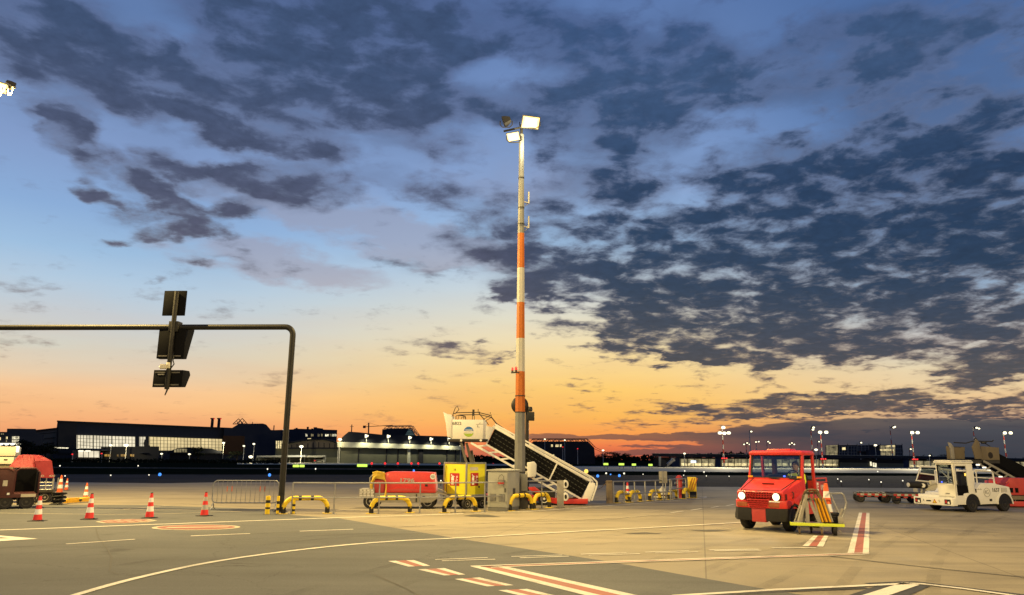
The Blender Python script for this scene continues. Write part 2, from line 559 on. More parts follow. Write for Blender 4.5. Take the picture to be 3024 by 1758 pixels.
edge = wt.ramp(E, [(0.0, lin(150, 104, 88)), (0.12, lin(142, 112, 96)), (0.25, lin(128, 118, 118)), (0.4, lin(112, 118, 136)), (0.6, lin(108, 122, 156)), (0.85, lin(86, 106, 150)), (1.0, lin(74, 94, 140))])
coreL = wt.ramp(E, [(0.0, lin(104, 78, 76)), (0.14, lin(96, 84, 86)), (0.3, lin(92, 86, 100)), (0.5, lin(76, 82, 106)), (0.75, lin(62, 80, 112)), (1.0, lin(58, 78, 112))])
coreR = wt.ramp(E, [(0.0, lin(70, 68, 76)), (0.12, lin(72, 72, 80)), (0.22, lin(52, 62, 80)), (0.34, lin(34, 54, 80)), (0.52, lin(38, 60, 90)), (0.75, lin(60, 84, 120)), (1.0, lin(56, 84, 130))])
cor = wt.mix(fr, coreL, coreR)
edg = wt.mix(wt.math('MULTIPLY', fr, 0.55), edge, wt.mix(0.5, cor, edge))
tex = wt.mapr(n_fine, 0.3, 0.7, 0.84, 1.16)
cloud = wt.mix(1.0, wt.mix(core, edg, cor), tex, 'MULTIPLY')
hs = wt.n('ShaderNodeHueSaturation'); wt.l(clear, hs.inputs['Color']); wt.l(wt.mapr(E, 0.05, 0.75, 0.98, 0.84), hs.inputs['Saturation']); hs.inputs['Value'].default_value = 1.0
clear = wt.mix(veil, hs.outputs[0], wt.mix(0.45, edg, cor))
sky = wt.mix(wt.math('MULTIPLY', dens, 0.95), clear, cloud)
lowc = wt.mix(wt.mapr(az, azel(1500, 1300)[0], azel(2500, 1300)[0]), wt.ramp(E, [(0.0, lin(122, 84, 78)), (0.1, lin(128, 92, 76))]), wt.ramp(E, [(0.0, lin(56, 62, 72)), (0.12, lin(62, 70, 82)), (0.2, lin(84, 84, 92))]))
lowt = wt.math('MULTIPLY_ADD', wt.mapr(n_streak, 0.38, 0.62), 0.22, wt.mapr(az, azel(1700, 1300)[0], azel(2300, 1300)[0], 0.68, 0.80))
sky = wt.mix(wt.math('MULTIPLY', lowd, lowt), sky, lowc)

# away from the glow the evening is blue all round
sky = wt.mix(wt.mapr(wt.math('ABSOLUTE', az), 0.85, 1.5, 0, 0.85, True), sky, lin(62, 84, 128))
sky = wt.mix(wt.mapr(E, 1.05, 1.6, 0, 0.8, True), sky, lin(62, 92, 146))
# the low sun of the air itself, very weak after sunset
nsk = wt.n('ShaderNodeTexSky', sky_type='NISHITA')
nsk.sun_disc = False
nsk.sun_elevation = R(-1.5)
nsk.sun_rotation = R(6)
bg1 = wt.n('ShaderNodeBackground'); wt.l(sky, bg1.inputs[0]); bg1.inputs[1].default_value = 1.0
bg2 = wt.n('ShaderNodeBackground'); wt.l(nsk.outputs[0], bg2.inputs[0]); bg2.inputs[1].default_value = 0.002
add = wt.n('ShaderNodeAddShader'); wt.l(bg1.outputs[0], add.inputs[0]); wt.l(bg2.outputs[0], add.inputs[1])
wo = wt.n('ShaderNodeOutputWorld'); wt.l(add.outputs[0], wo.inputs[0])
W.cycles.sampling_method = 'MANUAL'
W.cycles.sample_map_resolution = 512

sun = lamp('sun', 'SUN', (0, 0, 50), 0.04, (1.0, 0.55, 0.25))
sun.data.angle = R(8)
sun.rotation_euler = Euler((R(88.5), 0, R(180 - 6)))

S.view_settings.view_transform = 'Standard'
S.view_settings.look = 'None'
S.view_settings.exposure = 0
S.view_settings.gamma = 1
S.cycles.use_denoising = True
S.cycles.max_bounces = 5
S.cycles.diffuse_bounces = 2
S.cycles.glossy_bounces = 3
S.cycles.transmission_bounces = 5
S.cycles.transparent_max_bounces = 8
S.cycles.sample_clamp_indirect = 4
S.cycles.use_light_tree = True
# ------------------------------------------------------------------ materials
WARM = (1.0, 0.76, 0.42)
paint('red_paint', (0.58, 0.032, 0.026), 0.36, 0, .16, .75, (0.10, 0.03, 0.02), coat=0.2)
paint('faded_red', (0.48, 0.05, 0.045), 0.5, 0, .15, .3)
paint('dark_red', (0.065, 0.013, 0.011), 0.55, 0, .2, .4)
paint('white_paint', (0.76, 0.74, 0.68), 0.42, 0, .06, .25, (0.2, 0.17, 0.12))
paint('cream_paint', (0.62, 0.58, 0.46), 0.5, 0, .08, .35, (0.15, 0.12, 0.08))
paint('yellow_paint', (0.80, 0.56, 0.02), 0.45, 0, .1, .45, (0.09, 0.06, 0.02), 4)
paint('box_yellow', (0.72, 0.66, 0.03), 0.42, 0, .06, .2, (0.2, 0.15, 0.03))
paint('lime_paint', (0.62, 0.72, 0.05), 0.45, 0, .08, .3)
paint('amber_paint', (0.82, 0.44, 0.02), 0.45, 0, .12, .4, (0.15, 0.08, 0.02))
paint('black_rubber', (0.014, 0.013, 0.013), 0.72, 0, .25, .5, (0.05, 0.045, 0.035))
paint('black_plastic', (0.012, 0.012, 0.012), 0.5, 0, .2, .3, (0.04, 0.035, 0.03))
paint('black_panel', (0.004, 0.004, 0.005), 0.8, 0, .2, .2, (0.008, 0.008, 0.008), spec=.12)
paint('dark_steel', (0.045, 0.042, 0.036), 0.5, .3, .25, .5, (0.03, 0.02, 0.012))
paint('galvanized', (0.34, 0.34, 0.33), 0.45, .65, .2, .4, (0.12, 0.10, 0.07), 5)
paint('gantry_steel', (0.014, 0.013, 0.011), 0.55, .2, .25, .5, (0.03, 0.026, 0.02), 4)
paint('dull_galvanized', (0.15, 0.14, 0.12), 0.55, .4, .25, .5, (0.07, 0.06, 0.045), 4)
paint('mast_grey', (0.20, 0.20, 0.19), 0.5, .2, .15, .4, (0.1, 0.09, 0.07))
paint('cabinet_grey', (0.33, 0.33, 0.29), 0.5, 0, .06, .3, (0.14, 0.12, 0.09))
paint('cabinet_dark_grey', (0.16, 0.16, 0.15), 0.5, 0, .06, .3)
paint('chassis_grey', (0.30, 0.28, 0.24), 0.5, .1, .15, .6, (0.07, 0.055, 0.04))
paint('mast_orange', (0.46, 0.125, 0.012), 0.5, 0, .1, .3)
paint('mast_white', (0.46, 0.45, 0.41), 0.5, 0, .06, .3, (0.2, 0.18, 0.14))
paint('cone_red', (0.72, 0.035, 0.03), 0.5, 0, .12, .45, (0.12, 0.03, 0.02), 6)
paint('cone_orange', (0.78, 0.13, 0.035), 0.5, 0, .1, .3, (0.12, 0.03, 0.02), 6)
paint('reflective_white', (0.8, 0.79, 0.74), 0.4, 0, .06, .3, (0.3, 0.26, 0.2), 8)
paint('worn_white', (0.42, 0.40, 0.35), 0.55, 0, .2, .6, (0.14, 0.12, 0.1), 9)
paint('tarpaulin', (0.20, 0.016, 0.024), 0.6, 0, .18, .3, (0.10, 0.02, 0.02), 2.5, .25)
paint('wood_post', (0.17, 0.13, 0.09), 0.75, 0, .3, .5)
paint('hi_vis', (0.70, 0.80, 0.04), 0.7, 0, .12, .2)
paint('dark_cloth', (0.015, 0.016, 0.022), 0.85, 0, .2, .1)
paint('skin', (0.42, 0.24, 0.16), 0.55, 0, .05, .0)
paint('hair', (0.02, 0.014, 0.01), 0.7, 0, .2, .0)
paint('mirror_back', (0.016, 0.011, 0.009), 0.5, 0, .15, .3)
paint('logo_blue', (0.03, 0.14, 0.42), 0.5, 0, .1, .1)
paint('logo_green', (0.30, 0.44, 0.04), 0.5, 0, .1, .1)
paint('print_dark', (0.05, 0.05, 0.055), 0.6, 0, .05, 0)
paint('print_grey', (0.25, 0.24, 0.22), 0.6, 0, .05, 0)
paint('label_paper', (0.55, 0.5, 0.38), 0.7, 0, .1, .3)
paint('sign_red', (0.42, 0.02, 0.02), 0.45, 0, .05, .15)
paint('hose_yellow', (0.60, 0.40, 0.04), 0.6, 0, .2, .6, (0.05, 0.035, 0.02), 8)
paint('rope_brown', (0.16, 0.11, 0.06), 0.8, 0, .3, .4)
# far buildings
paint('hangar_dark', (0.034, 0.038, 0.050), 0.9, 0, .12, .2, spec=.1, scale=.3)
paint('facade_dark', (0.034, 0.034, 0.036), 0.9, 0, .15, .2, spec=.1, scale=.3)
paint('facade_brown', (0.10, 0.05, 0.022), 0.9, 0, .1, .2, spec=.1, scale=.3)
paint('facade_beige', (0.17, 0.14, 0.10), 0.9, 0, .1, .2, spec=.1, scale=.3)
paint('facade_olive', (0.14, 0.14, 0.095), 0.9, 0, .12, .2, spec=.1, scale=.3)
paint('eaves_pale', (0.55, 0.54, 0.40), 0.8, 0, .08, .2, spec=.1, scale=.3)
paint('roof_dark', (0.030, 0.032, 0.038), 0.9, 0, .15, .2, spec=.1, scale=.3)
paint('roof_pale', (0.30, 0.30, 0.26), 0.8, 0, .1, .2, spec=.1)
paint('teal_panel', (0.10, 0.15, 0.14), 0.7, 0, .1, .2, spec=.1)
paint('pillar_blue', (0.035, 0.05, 0.10), 0.8, 0, .1, .1, spec=.1)
paint('foliage_dark', (0.014, 0.019, 0.010), 1.0, 0, .4, .2, spec=.05)
paint('bark_dark', (0.02, 0.016, 0.012), 1.0, 0, .3, .2, spec=.05)
paint('car_white', (0.6, 0.6, 0.58), 0.4, 0, .05, .2)
paint('car_dark', (0.02, 0.02, 0.025), 0.3, 0, .05, .2)
paint('pole_pale', (0.5, 0.48, 0.42), 0.6, 0, .1, .2)
paint('pole_red', (0.4, 0.05, 0.03), 0.6, 0, .1, .2)
emit('flood_white', (1.0, 0.72, 0.28), 2.6, False)
emit('flood_big', (1.0, 0.62, 0.18), 3.0, False)
emit('flood_core', (1.0, 0.95, 0.76), 3.2, False)
emit('tiny_white', (1.0, 0.92, 0.70), 1.7, False)
emit('tiny_red', (1.0, 0.02, 0.02), 1.4, False)
emit('tiny_blue', (0.05, 0.28, 1.0), 1.6, False)
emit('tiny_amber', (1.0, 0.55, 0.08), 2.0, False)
emit('sign_lime', (0.62, 0.90, 0.10), 1.4, False)
emit('head_lamp', (1.0, 0.80, 0.45), 2.8, False)
emit('head_core', (1.0, 0.95, 0.75), 5, False)
emit('far_flood', (1.0, 0.90, 0.58), 2.4, False)
emit('hangar_glow', (1.0, 0.78, 0.38), 0.78, False, var=.28, vscale=.12)
emit('hangar_glow_white', (1.0, 0.88, 0.62), 0.86, False, var=.3, vscale=.2)
emit('window_glow', (1.0, 0.80, 0.38), 0.85, False, var=.75, vscale=.9)
emit('window_dim', (0.95, 0.78, 0.40), 0.24, False, var=.9, vscale=.7)
emit('window_spark', (1.0, 0.9, 0.6), 1.0, False, var=.8, vscale=1.5)
emit('orange_glow', (1.0, 0.55, 0.10), 0.32, False, var=.9, vscale=.6)
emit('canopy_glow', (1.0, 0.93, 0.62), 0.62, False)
emit('teal_glow', (0.48, 0.72, 0.66), 0.20, False)
emit('blue_glow', (0.1, 0.15, 1.0), 5, False)
emit('screen_white', (0.8, 0.9, 1.0), 2, False)


def glass(name, rgb=(0.9, 0.95, 0.95), rough=0.02, mixf=0.86):
    m, t, b = newmat(name)
    tr = t.n('ShaderNodeBsdfTransparent'); tr.inputs[0].default_value = (*rgb, 1)
    gl = t.n('ShaderNodeBsdfGlossy'); gl.inputs[0].default_value = (1, 1, 1, 1); gl.inputs[1].default_value = rough
    fr = t.n('ShaderNodeFresnel'); fr.inputs[0].default_value = 1.5
    mx = t.n('ShaderNodeMixShader')
    t.l(t.math('MULTIPLY_ADD', fr.outputs[0], 1.0, 1 - mixf - 0.08, clamp=True), mx.inputs[0]); t.l(tr.outputs[0], mx.inputs[1]); t.l(gl.outputs[0], mx.inputs[2])
    t.l(mx.outputs[0], t.t.nodes['Material Output'].inputs[0])
    return m


glass('clear_glass', (0.75, 0.8, 0.8))
glass('tinted_glass', (0.35, 0.38, 0.38))


def tyre_tread(name):
    m, t, b = newmat(name)
    return m


# ---- ground materials
def asphalt(name, base, warm=(1, 0.98, 0.94), crack=0.5, patch=0.22, rough=0.82, spec=0.22):
    m, t, b = newmat(name)
    tc = t.n('ShaderNodeTexCoord').outputs['Object']
    big = t.noise(tc, 0.12, 4, 0.55)
    med = t.noise(tc, 0.9, 5, 0.6)
    fine = t.noise(tc, 55, 3, 0.6)
    grit = t.noise(tc, 190, 2, 0.5)
    f = t.mapr(big, 0.3, 0.7, 1 - patch, 1 + patch)
    f = t.math('MULTIPLY', f, t.mapr(med, 0.3, 0.7, 0.88, 1.12))
    f = t.math('MULTIPLY', f, t.mapr(fine, 0.3, 0.7, 0.82, 1.18))
    f = t.math('MULTIPLY', f, t.mapr(grit, 0.3, 0.75, 0.82, 1.25))
    # wheel tracks and drip stains running along the road
    mpn = t.n('ShaderNodeMapping'); mpn.inputs['Rotation'].default_value = (0, 0, R(6)); mpn.inputs['Scale'].default_value = (0.06, 0.9, 1)
    t.l(tc, mpn.inputs[0])
    trk = t.noise(mpn.outputs[0], 1.3, 5, 0.6)
    f = t.math('MULTIPLY', f, t.mapr(trk, 0.3, 0.7, 0.86, 1.12))
    # cracks
    wv_ = t.vmath('ADD', tc, t.vmath('MULTIPLY', t.noise(tc, 0.8, 5, 0.65, 0, True), (1.6, 1.6, 0)))
    vo = t.n('ShaderNodeTexVoronoi', feature='DISTANCE_TO_EDGE'); vo.inputs['Scale'].default_value = 0.11
    t.l(wv_, vo.inputs['Vector'])
    ck = t.math('MULTIPLY', t.mapr(vo.outputs[0], 0.0, 0.0022, 1, 0), t.mapr(med, 0.36, 0.6, 0, crack))
    f = t.math('MULTIPLY', f, t.math('SUBTRACT', 1.0, ck))
    # oil spots
    oil = t.mapr(t.noise(tc, 0.55, 3, 0.5), 0.66, 0.76, 0, 0.45)
    f = t.math('MULTIPLY', f, t.math('SUBTRACT', 1.0, oil))
    col = t.mix(1.0, (base[0] * warm[0], base[1] * warm[1], base[2] * warm[2], 1), f, 'MULTIPLY')
    t.l(col, b.inputs['Base Color'])
    t.l(t.mapr(med, 0.3, 0.7, rough - .08, rough + .1), b.inputs['Roughness'])
    b.inputs['Specular IOR Level'].default_value = spec
    bp = t.n('ShaderNodeBump'); bp.inputs['Strength'].default_value = 0.35; bp.inputs['Distance'].default_value = 0.012
    t.l(t.math('ADD', fine, grit), bp.inputs['Height']); t.l(bp.outputs[0], b.inputs['Normal'])
    return m


def concrete(name, base, ang, slab=5.0, spec=.25):
    m, t, b = newmat(name)
    tc = t.n('ShaderNodeTexCoord').outputs['Object']
    mpn = t.n('ShaderNodeMapping'); mpn.inputs['Rotation'].default_value = (0, 0, ang)
    t.l(tc, mpn.inputs[0])
    sp = t.n('ShaderNodeSeparateXYZ'); t.l(mpn.outputs[0], sp.inputs[0])
    jx = t.math('ABSOLUTE', t.math('SUBTRACT', t.math('FRACT', t.math('DIVIDE', sp.outputs[0], slab)), 0.5))
    jy = t.math('ABSOLUTE', t.math('SUBTRACT', t.math('FRACT', t.math('DIVIDE', sp.outputs[1], slab)), 0.5))
    joint = t.math('MAXIMUM', t.mapr(jx, 0.4968, 0.4985), t.mapr(jy, 0.4968, 0.4985))
    big = t.noise(tc, 0.16, 5, 0.6)
    med = t.noise(tc, 1.1, 5, 0.6)
    fine = t.noise(tc, 40, 3, 0.6)
    cells = t.n('ShaderNodeTexWhiteNoise', noise_dimensions='2D')
    fl = t.vmath('FLOOR', t.vmath('DIVIDE', mpn.outputs[0], (slab, slab, 1)))
    t.l(fl, cells.inputs[0])
    f = t.mapr(cells.outputs[0], 0, 1, 0.93, 1.07)
    f = t.math('MULTIPLY', f, t.mapr(big, 0.3, 0.7, 0.84, 1.12))
    f = t.math('MULTIPLY', f, t.mapr(med, 0.3, 0.7, 0.9, 1.08))
    f = t.math('MULTIPLY', f, t.mapr(fine, 0.3, 0.7, 0.9, 1.1))
    mp3 = t.n('ShaderNodeMapping'); mp3.inputs['Scale'].default_value = (0.10, 0.7, 1); mp3.inputs['Rotation'].default_value = (0, 0, R(-4)); t.l(tc, mp3.inputs[0])
    smear = t.noise(mp3.outputs[0], 1.6, 5, 0.6)
    f = t.math('MULTIPLY', f, t.mapr(smear, 0.48, 0.74, 1.0, 0.66))
    f = t.math('MULTIPLY', f, t.math('SUBTRACT', 1.0, t.math('MULTIPLY', joint, 0.38)))
    col = t.mix(1.0, (*base, 1), f, 'MULTIPLY')
    t.l(col, b.inputs['Base Color'])
    t.l(t.mapr(med, 0.3, 0.7, 0.68, 0.9), b.inputs['Roughness'])
    b.inputs['Specular IOR Level'].default_value = spec
    bp = t.n('ShaderNodeBump'); bp.inputs['Strength'].default_value = 0.2; bp.inputs['Distance'].default_value = 0.01
    t.l(fine, bp.inputs['Height']); t.l(bp.outputs[0], b.inputs['Normal'])
    return m


asphalt('road_asphalt', (0.096, 0.099, 0.100))
asphalt('taxi_asphalt', (0.028, 0.029, 0.035), crack=.2, rough=.95, spec=.04)
paint('grass_field', (0.010, 0.013, 0.007), 1.0, 0, .35, .3, spec=0.0, scale=.2)
concrete('apron_concrete', (0.25, 0.215, 0.155), R(14))
concrete('far_concrete', (0.34, 0.32, 0.26), R(4), 7.5, .03)


def wornpaint(name, rgb, under, wear=0.5):
    m, t, b = newmat(name)
    tc = t.n('ShaderNodeTexCoord').outputs['Object']
    n1 = t.noise(tc, 1.3, 5, 0.62)
    n2 = t.noise(tc, 42, 4, 0.65)
    w = t.math('MULTIPLY', t.mapr(t.math('ADD', t.math('MULTIPLY', n1, 0.6), t.math('MULTIPLY', n2, 0.6)), 0.61, 0.80), wear)
    t.l(t.mix(w, (*rgb, 1), (*under, 1)), b.inputs['Base Color'])
    b.inputs['Roughness'].default_value = 0.7
    b.inputs['Specular IOR Level'].default_value = 0.25
    return m


wornpaint('line_white', (0.62, 0.58, 0.50), (0.17, 0.16, 0.13), .8)
wornpaint('line_faint', (0.38, 0.34, 0.27), (0.22, 0.19, 0.15), .9)
wornpaint('line_red', (0.33, 0.10, 0.075), (0.17, 0.13, 0.10), .95)
wornpaint('roundel_red', (0.25, 0.10, 0.075), (0.13, 0.10, 0.08), .95)
wornpaint('roundel_rim', (0.45, 0.40, 0.30), (0.13, 0.12, 0.10), .95)
wornpaint('line_black', (0.035, 0.035, 0.037), (0.12, 0.11, 0.1), .7)
wornpaint('patch_dark', (0.065, 0.060, 0.050), (0.085, 0.08, 0.07), .5)


# ------------------------------------------------------------------ ground sheets
def sheet(name, pts, z, mat, px=True, kind='structure'):
    b = MB()
    b.poly([(G(*p) if px else V((*p, 0))) * 1 for p in pts])
    for v in b.bm.verts: v.co.z = z
    o = b.build(name, mat)
    if kind: o['kind'] = kind
    return o


def gxy(px, py):
    g = G(px, py); return (g.x, g.y)


sheet('ground', [(-3000, -400), (3000, -400), (3000, 3500), (-3000, 3500)], 0.0, 'grass_field', False)
sheet('taxiway_road', [(-400, 20), (500, 20), gxy(3600, 1409), gxy(2000, 1404), gxy(700, 1402), gxy(0, 1401), gxy(-900, 1396)], 0.004, 'taxi_asphalt', False)
sheet('apron_ground', [(-160, -45), (160, -45), (160, 62), (40, 55), gxy(2050, 1438), gxy(1500, 1428), gxy(700, 1424), (-24, 53), (-60, 56), (-160, 62)], 0.008, 'apron_concrete', False)
road = [(-900, 1490), (-200, 1491), (430, 1493), (640, 1500), (830, 1507), (860, 1522), (1000, 1532), (1350, 1592), (1800, 1661), (2000, 1697), (2270, 1744), (2420, 1768)]
sheet('road', [gxy(*p) for p in road] + [(6.0, -6), (6, -30), (-60, -30)], 0.012, 'road_asphalt', False)
# pale concrete aprons across the field
sheet('concrete_ground', [(1600, 1392), (1850, 1392.5), (2200, 1395), (3024, 1400), (3500, 1403), (3500, 1381), (1900, 1377), (1650, 1377)], 0.012, 'far_concrete')
sheet('concrete_ground', [(700, 1371.5), (1560, 1376), (1560, 1371), (700, 1366)], 0.008, 'far_concrete')
sheet('perimeter_road', [(-200, 1380), (700, 1385), (1500, 1389), (1500, 1386.5), (700, 1382.5), (-200, 1377)], 0.004, 'taxi_asphalt')

# ------------------------------------------------------------------ painted markings
MK = [0.016]


def mark(name, polys, mat, z=None):
    b = MB()
    for pl in polys: b.poly([V((p[0], p[1], 0)) for p in pl])
    zz_ = z if z is not None else 0.017
    for v in b.bm.verts: v.co.z = zz_
    o = b.build(name, mat)
    o['kind'] = 'structure'
    return o


def strip(pts, w, px=True):
    P = [G(*p) if px else V((*p, 0)) for p in pts]
    P = [V((p.x, p.y, 0)) for p in P]
    L, Rr = [], []
    for i, p in enumerate(P):
        a = P[max(i - 1, 0)]; c = P[min(i + 1, len(P) - 1)]
        d = (c - a).normalized(); n = V((-d.y, d.x, 0)) * (w / 2)
        L.append(p + n); Rr.append(p - n)
    return [[(L[i].x, L[i].y), (Rr[i].x, Rr[i].y), (Rr[i + 1].x, Rr[i + 1].y), (L[i + 1].x, L[i + 1].y)] for i in range(len(P) - 1)]


def spline(pts, k=8):
    out = []
    n = len(pts)
    for i in range(n - 1):
        p0, p1, p2, p3 = pts[max(i - 1, 0)], pts[i], pts[i + 1], pts[min(i + 2, n - 1)]
        for j in range(k):
            t = j / k
            out.append(tuple(0.5 * ((2 * p1[q]) + (-p0[q] + p2[q]) * t + (2 * p0[q] - 5 * p1[q] + 4 * p2[q] - p3[q]) * t * t + (-p0[q] + 3 * p1[q] - 3 * p2[q] + p3[q]) * t ** 3) for q in range(2)))
    out.append(pts[-1])
    return out


def quads(lst):
    return [[gxy(*p) for p in q] for q in lst]


mark('road_marking', strip(spline([(-300, 1577), (0, 1567.5), (500, 1549), (1000, 1530.5), (1200, 1524.5), (1370, 1519)]), 0.15), 'line_white')
mark('road_marking', strip(spline([(120, 1795), (255, 1752), (400, 1712), (600, 1668), (800, 1637.5), (1000, 1614.5), (1180, 1600), (1360, 1591), (1700, 1572), (2000, 1556), (2220, 1543)]), 0.13), 'line_white', 0.021)
mark('road_marking', strip([(195, 1609), (398, 1595)], .10) + strip([(563, 1585), (738, 1578)], .10) + strip([(885, 1571), (1043, 1565)], .10), 'line_white')
mark('road_marking', strip([(1168, 1557), (1225, 1554.5)], .08) + strip([(1232, 1554.3), (1290, 1552)], .08) + strip([(2568, 1516), (2680, 1515)], .08), 'line_faint')
mark('road_marking', strip(spline([(1400, 1517), (1560, 1512), (1690, 1503), (1850, 1491), (2000, 1479), (2060, 1473.5), (2085, 1469.5), (2066, 1467)]), 0.11), 'line_white')
mark('road_marking', strip(spline([(1400, 1547), (1550, 1542), (1720, 1536), (1850, 1529), (1945, 1521.5)]), 0.09), 'line_faint')
mark('road_marking', strip([(1980, 1516), (2018, 1511)], .10) + strip([(2040, 1508.5), (2072, 1503.5)], .10) + strip([(2100, 1500.5), (2122, 1497.5)], .1) + strip([(2145, 1495), (2168, 1491)], .1), 'line_white')
mark('road_marking', strip([(-200, 1516), (0, 1517), (300, 1521), (480, 1519.5), (620, 1514), (830, 1509)], .10) + strip([(230, 1505), (620, 1508)], .09) + strip([(360, 1506), (470, 1497), (600, 1487), (640, 1490)], .08) + strip([(1000, 1509), (1300, 1508), (1660, 1497), (1830, 1484), (2000, 1474)], .22) + strip([(1000, 1502), (1420, 1500)], .12), 'line_faint')


def ell(cx, cy, ax, ay, n=28):
    c = G(cx, cy); a = (G(cx + ax, cy) - G(cx - ax, cy)).length / 2
    b = (G(cx, cy - ay) - G(cx, cy + ay)).length / 2
    return c, a, b


c, a, b_ = ell(580, 1559.5, 130, 7.6)
circ = lambda k, n=32, ph=0: [(c.x + math.cos(2 * PI * i / n + ph) * (a - k), c.y + math.sin(2 * PI * i / n + ph) * (b_ - k)) for i in range(n)]
mark('road_marking', [circ(0)], 'roundel_rim', 0.017)
mark('road_marking', [circ(.13)], 'roundel_red', 0.021)
mark('road_marking', [[(c.x - a * .62, c.y - b_ * .42), (c.x + a * .72, c.y + .02), (c.x + a * .72, c.y + b_ * .25), (c.x - a * .62, c.y - b_ * .12)]], 'roundel_rim', 0.025)
c, a, b_ = ell(374, 1541, 86, 6)
mark('road_marking', [circ(0, 8, PI / 8)], 'roundel_rim', 0.017)
mark('road_marking', [circ(.10, 8, PI / 8)], 'roundel_red', 0.021)
w_ = []
for k, ch in enumerate(range(4)):
    x = c.x - a * .6 + k * a * .38
    w_.append([(x, c.y - b_ * .4), (x + a * .22, c.y - b_ * .3), (x + a * .22, c.y - b_ * .08), (x, c.y - b_ * .1)])
    w_.append([(x + a * .04, c.y + b_ * .12), (x + a * .26, c.y + b_ * .2), (x + a * .2, c.y + b_ * .45), (x, c.y + b_ * .4)])
mark('road_marking', w_, 'roundel_rim', 0.025)
mark('road_marking', quads([[(-120, 1573), (-40, 1580), (0, 1588), (38, 1590.5), (111, 1594), (0, 1600.5), (-120, 1607), (-120, 1600), (0, 1594), (30, 1592), (0, 1588.5), (-120, 1582)][0:0] or [(-60, 1582.5), (0, 1584), (111, 1593.5), (30, 1592)], [(30, 1592), (111, 1593.5), (0, 1600.5), (-90, 1606), (-90, 1596)]]), 'line_white')

# stand outline: dashed then solid red strip with white borders
W1, R1, R2 = [], [], []


def rw(q):                       # corners tl, tr, br, bl of one red-white piece
    tl, tr, br, bl = [V((*gxy(*p), 0)) for p in q]
    f = lambda p, q_, t: p.lerp(q_, t)
    for t0, t1, L in ((0, .30, W1), (.30, .70, R1), (.70, 1, W1)):
        L.append([(f(tl, tr, t0).x, f(tl, tr, t0).y), (f(tl, tr, t1).x, f(tl, tr, t1).y), (f(bl, br, t1).x, f(bl, br, t1).y), (f(bl, br, t0).x, f(bl, br, t0).y)])


for q in ([(1146, 1660), (1222, 1657), (1270, 1674), (1206, 1676.5)], [(1233, 1685), (1312, 1681), (1374, 1700), (1312, 1703)], [(1343, 1713.5), (1416, 1709), (1517, 1732), (1438, 1735.5)], [(1471, 1747), (1556, 1743), (1680, 1772), (1600, 1778)]):
    rw(q)
rw([(1390, 1676), (1480, 1673), (2010, 1790), (1880, 1800)])
rw([(2370, 1615), (2431, 1617), (2447, 1584), (2403, 1584)])
rw([(2503, 1636), (2567, 1639), (2568, 1516), (2537, 1515.5)])
rw([(2425, 1555), (2455, 1556), (2475, 1520), (2450, 1520)])
mark('road_marking', W1, 'line_white', 0.017)
mark('road_marking', R1, 'line_red', 0.017)
mark('road_marking', strip([(1390, 1675.5), (1800, 1661.5), (2200, 1648), (2567, 1635.5)], .07) + strip([(1450, 1679), (1800, 1665.5), (2200, 1651.5), (2567, 1639.5)], .07) +
     strip([(1285, 1656), (1440, 1650)], .06) + strip([(1305, 1660), (1462, 1655)], .07) + strip([(1510, 1647), (1660, 1642.5)], .06) + strip([(1535, 1651), (1680, 1646)], .07) +
     strip([(1715, 1640), (1850, 1636)], .06) + strip([(1738, 1643.5), (1890, 1638.5)], .06) + strip([(1905, 1634), (2036, 1630)], .06) + strip([(1935, 1636.5), (2062, 1633)], .06) +
     strip([(2095, 1627.5), (2240, 1625)], .08) + strip([(2110, 1630), (2248, 1628)], .07) + strip([(2280, 1621.5), (2410, 1620.5)], .1), 'line_white', 0.0205)
mark('road_marking', strip([(1420, 1677.3), (1800, 1663.5), (2200, 1650), (2540, 1637.6)], .09), 'line_red', 0.017)
mark('road_marking', quads([[(2372, 1609), (2386, 1609.5), (2383, 1606), (2376, 1606)]])[:0] + strip([(2385, 1600), (2440, 1601)], .05) + strip([(2398, 1590), (2444, 1591)], .05) + strip([(2508, 1622), (2568, 1624)], .02), 'line_black', 0.021)
mark('road_marking', strip([(1990, 1769), (2290, 1750.5), (2560, 1740)], .12) + strip([(2560, 1727), (2660, 1722.5), (2704, 1721.5), (2780, 1731), (3060, 1765)], .12) + strip([(2640, 1727), (2520, 1768)], .22) + strip([(2725, 1731), (2640, 1768)], .22), 'line_black', 0.0165)
mark('road_marking', strip([(1990, 1764), (2290, 1746), (2560, 1733), (2690, 1727)], .12) + strip([(2690, 1727), (2720, 1728), (2850, 1743), (3060, 1772)], .12) + strip([(2690, 1728), (2570, 1768)], .26), 'line_white', 0.021)
mark('road_marking', quads([[(1368, 1525), (1400, 1521), (1440, 1521.5), (1478, 1528), (1410, 1528.5)], [(1840, 1577), (1905, 1574), (1955, 1577.5), (1880, 1579)], [(2035, 1568), (2110, 1567), (2165, 1569.5), (2090, 1571.5)]]), 'patch_dark', 0.0165)
mark('road_marking', strip([(283, 1562), (290, 1590), (318, 1625), (330, 1650), (322, 1690), (350, 1700)], .03) + strip([(1105, 1700), (1150, 1720), (1200, 1742), (1240, 1765)], .03) + strip([(2450, 1645), (2620, 1665), (2800, 1685), (3100, 1715)], .05), 'patch_dark', 0.0165)

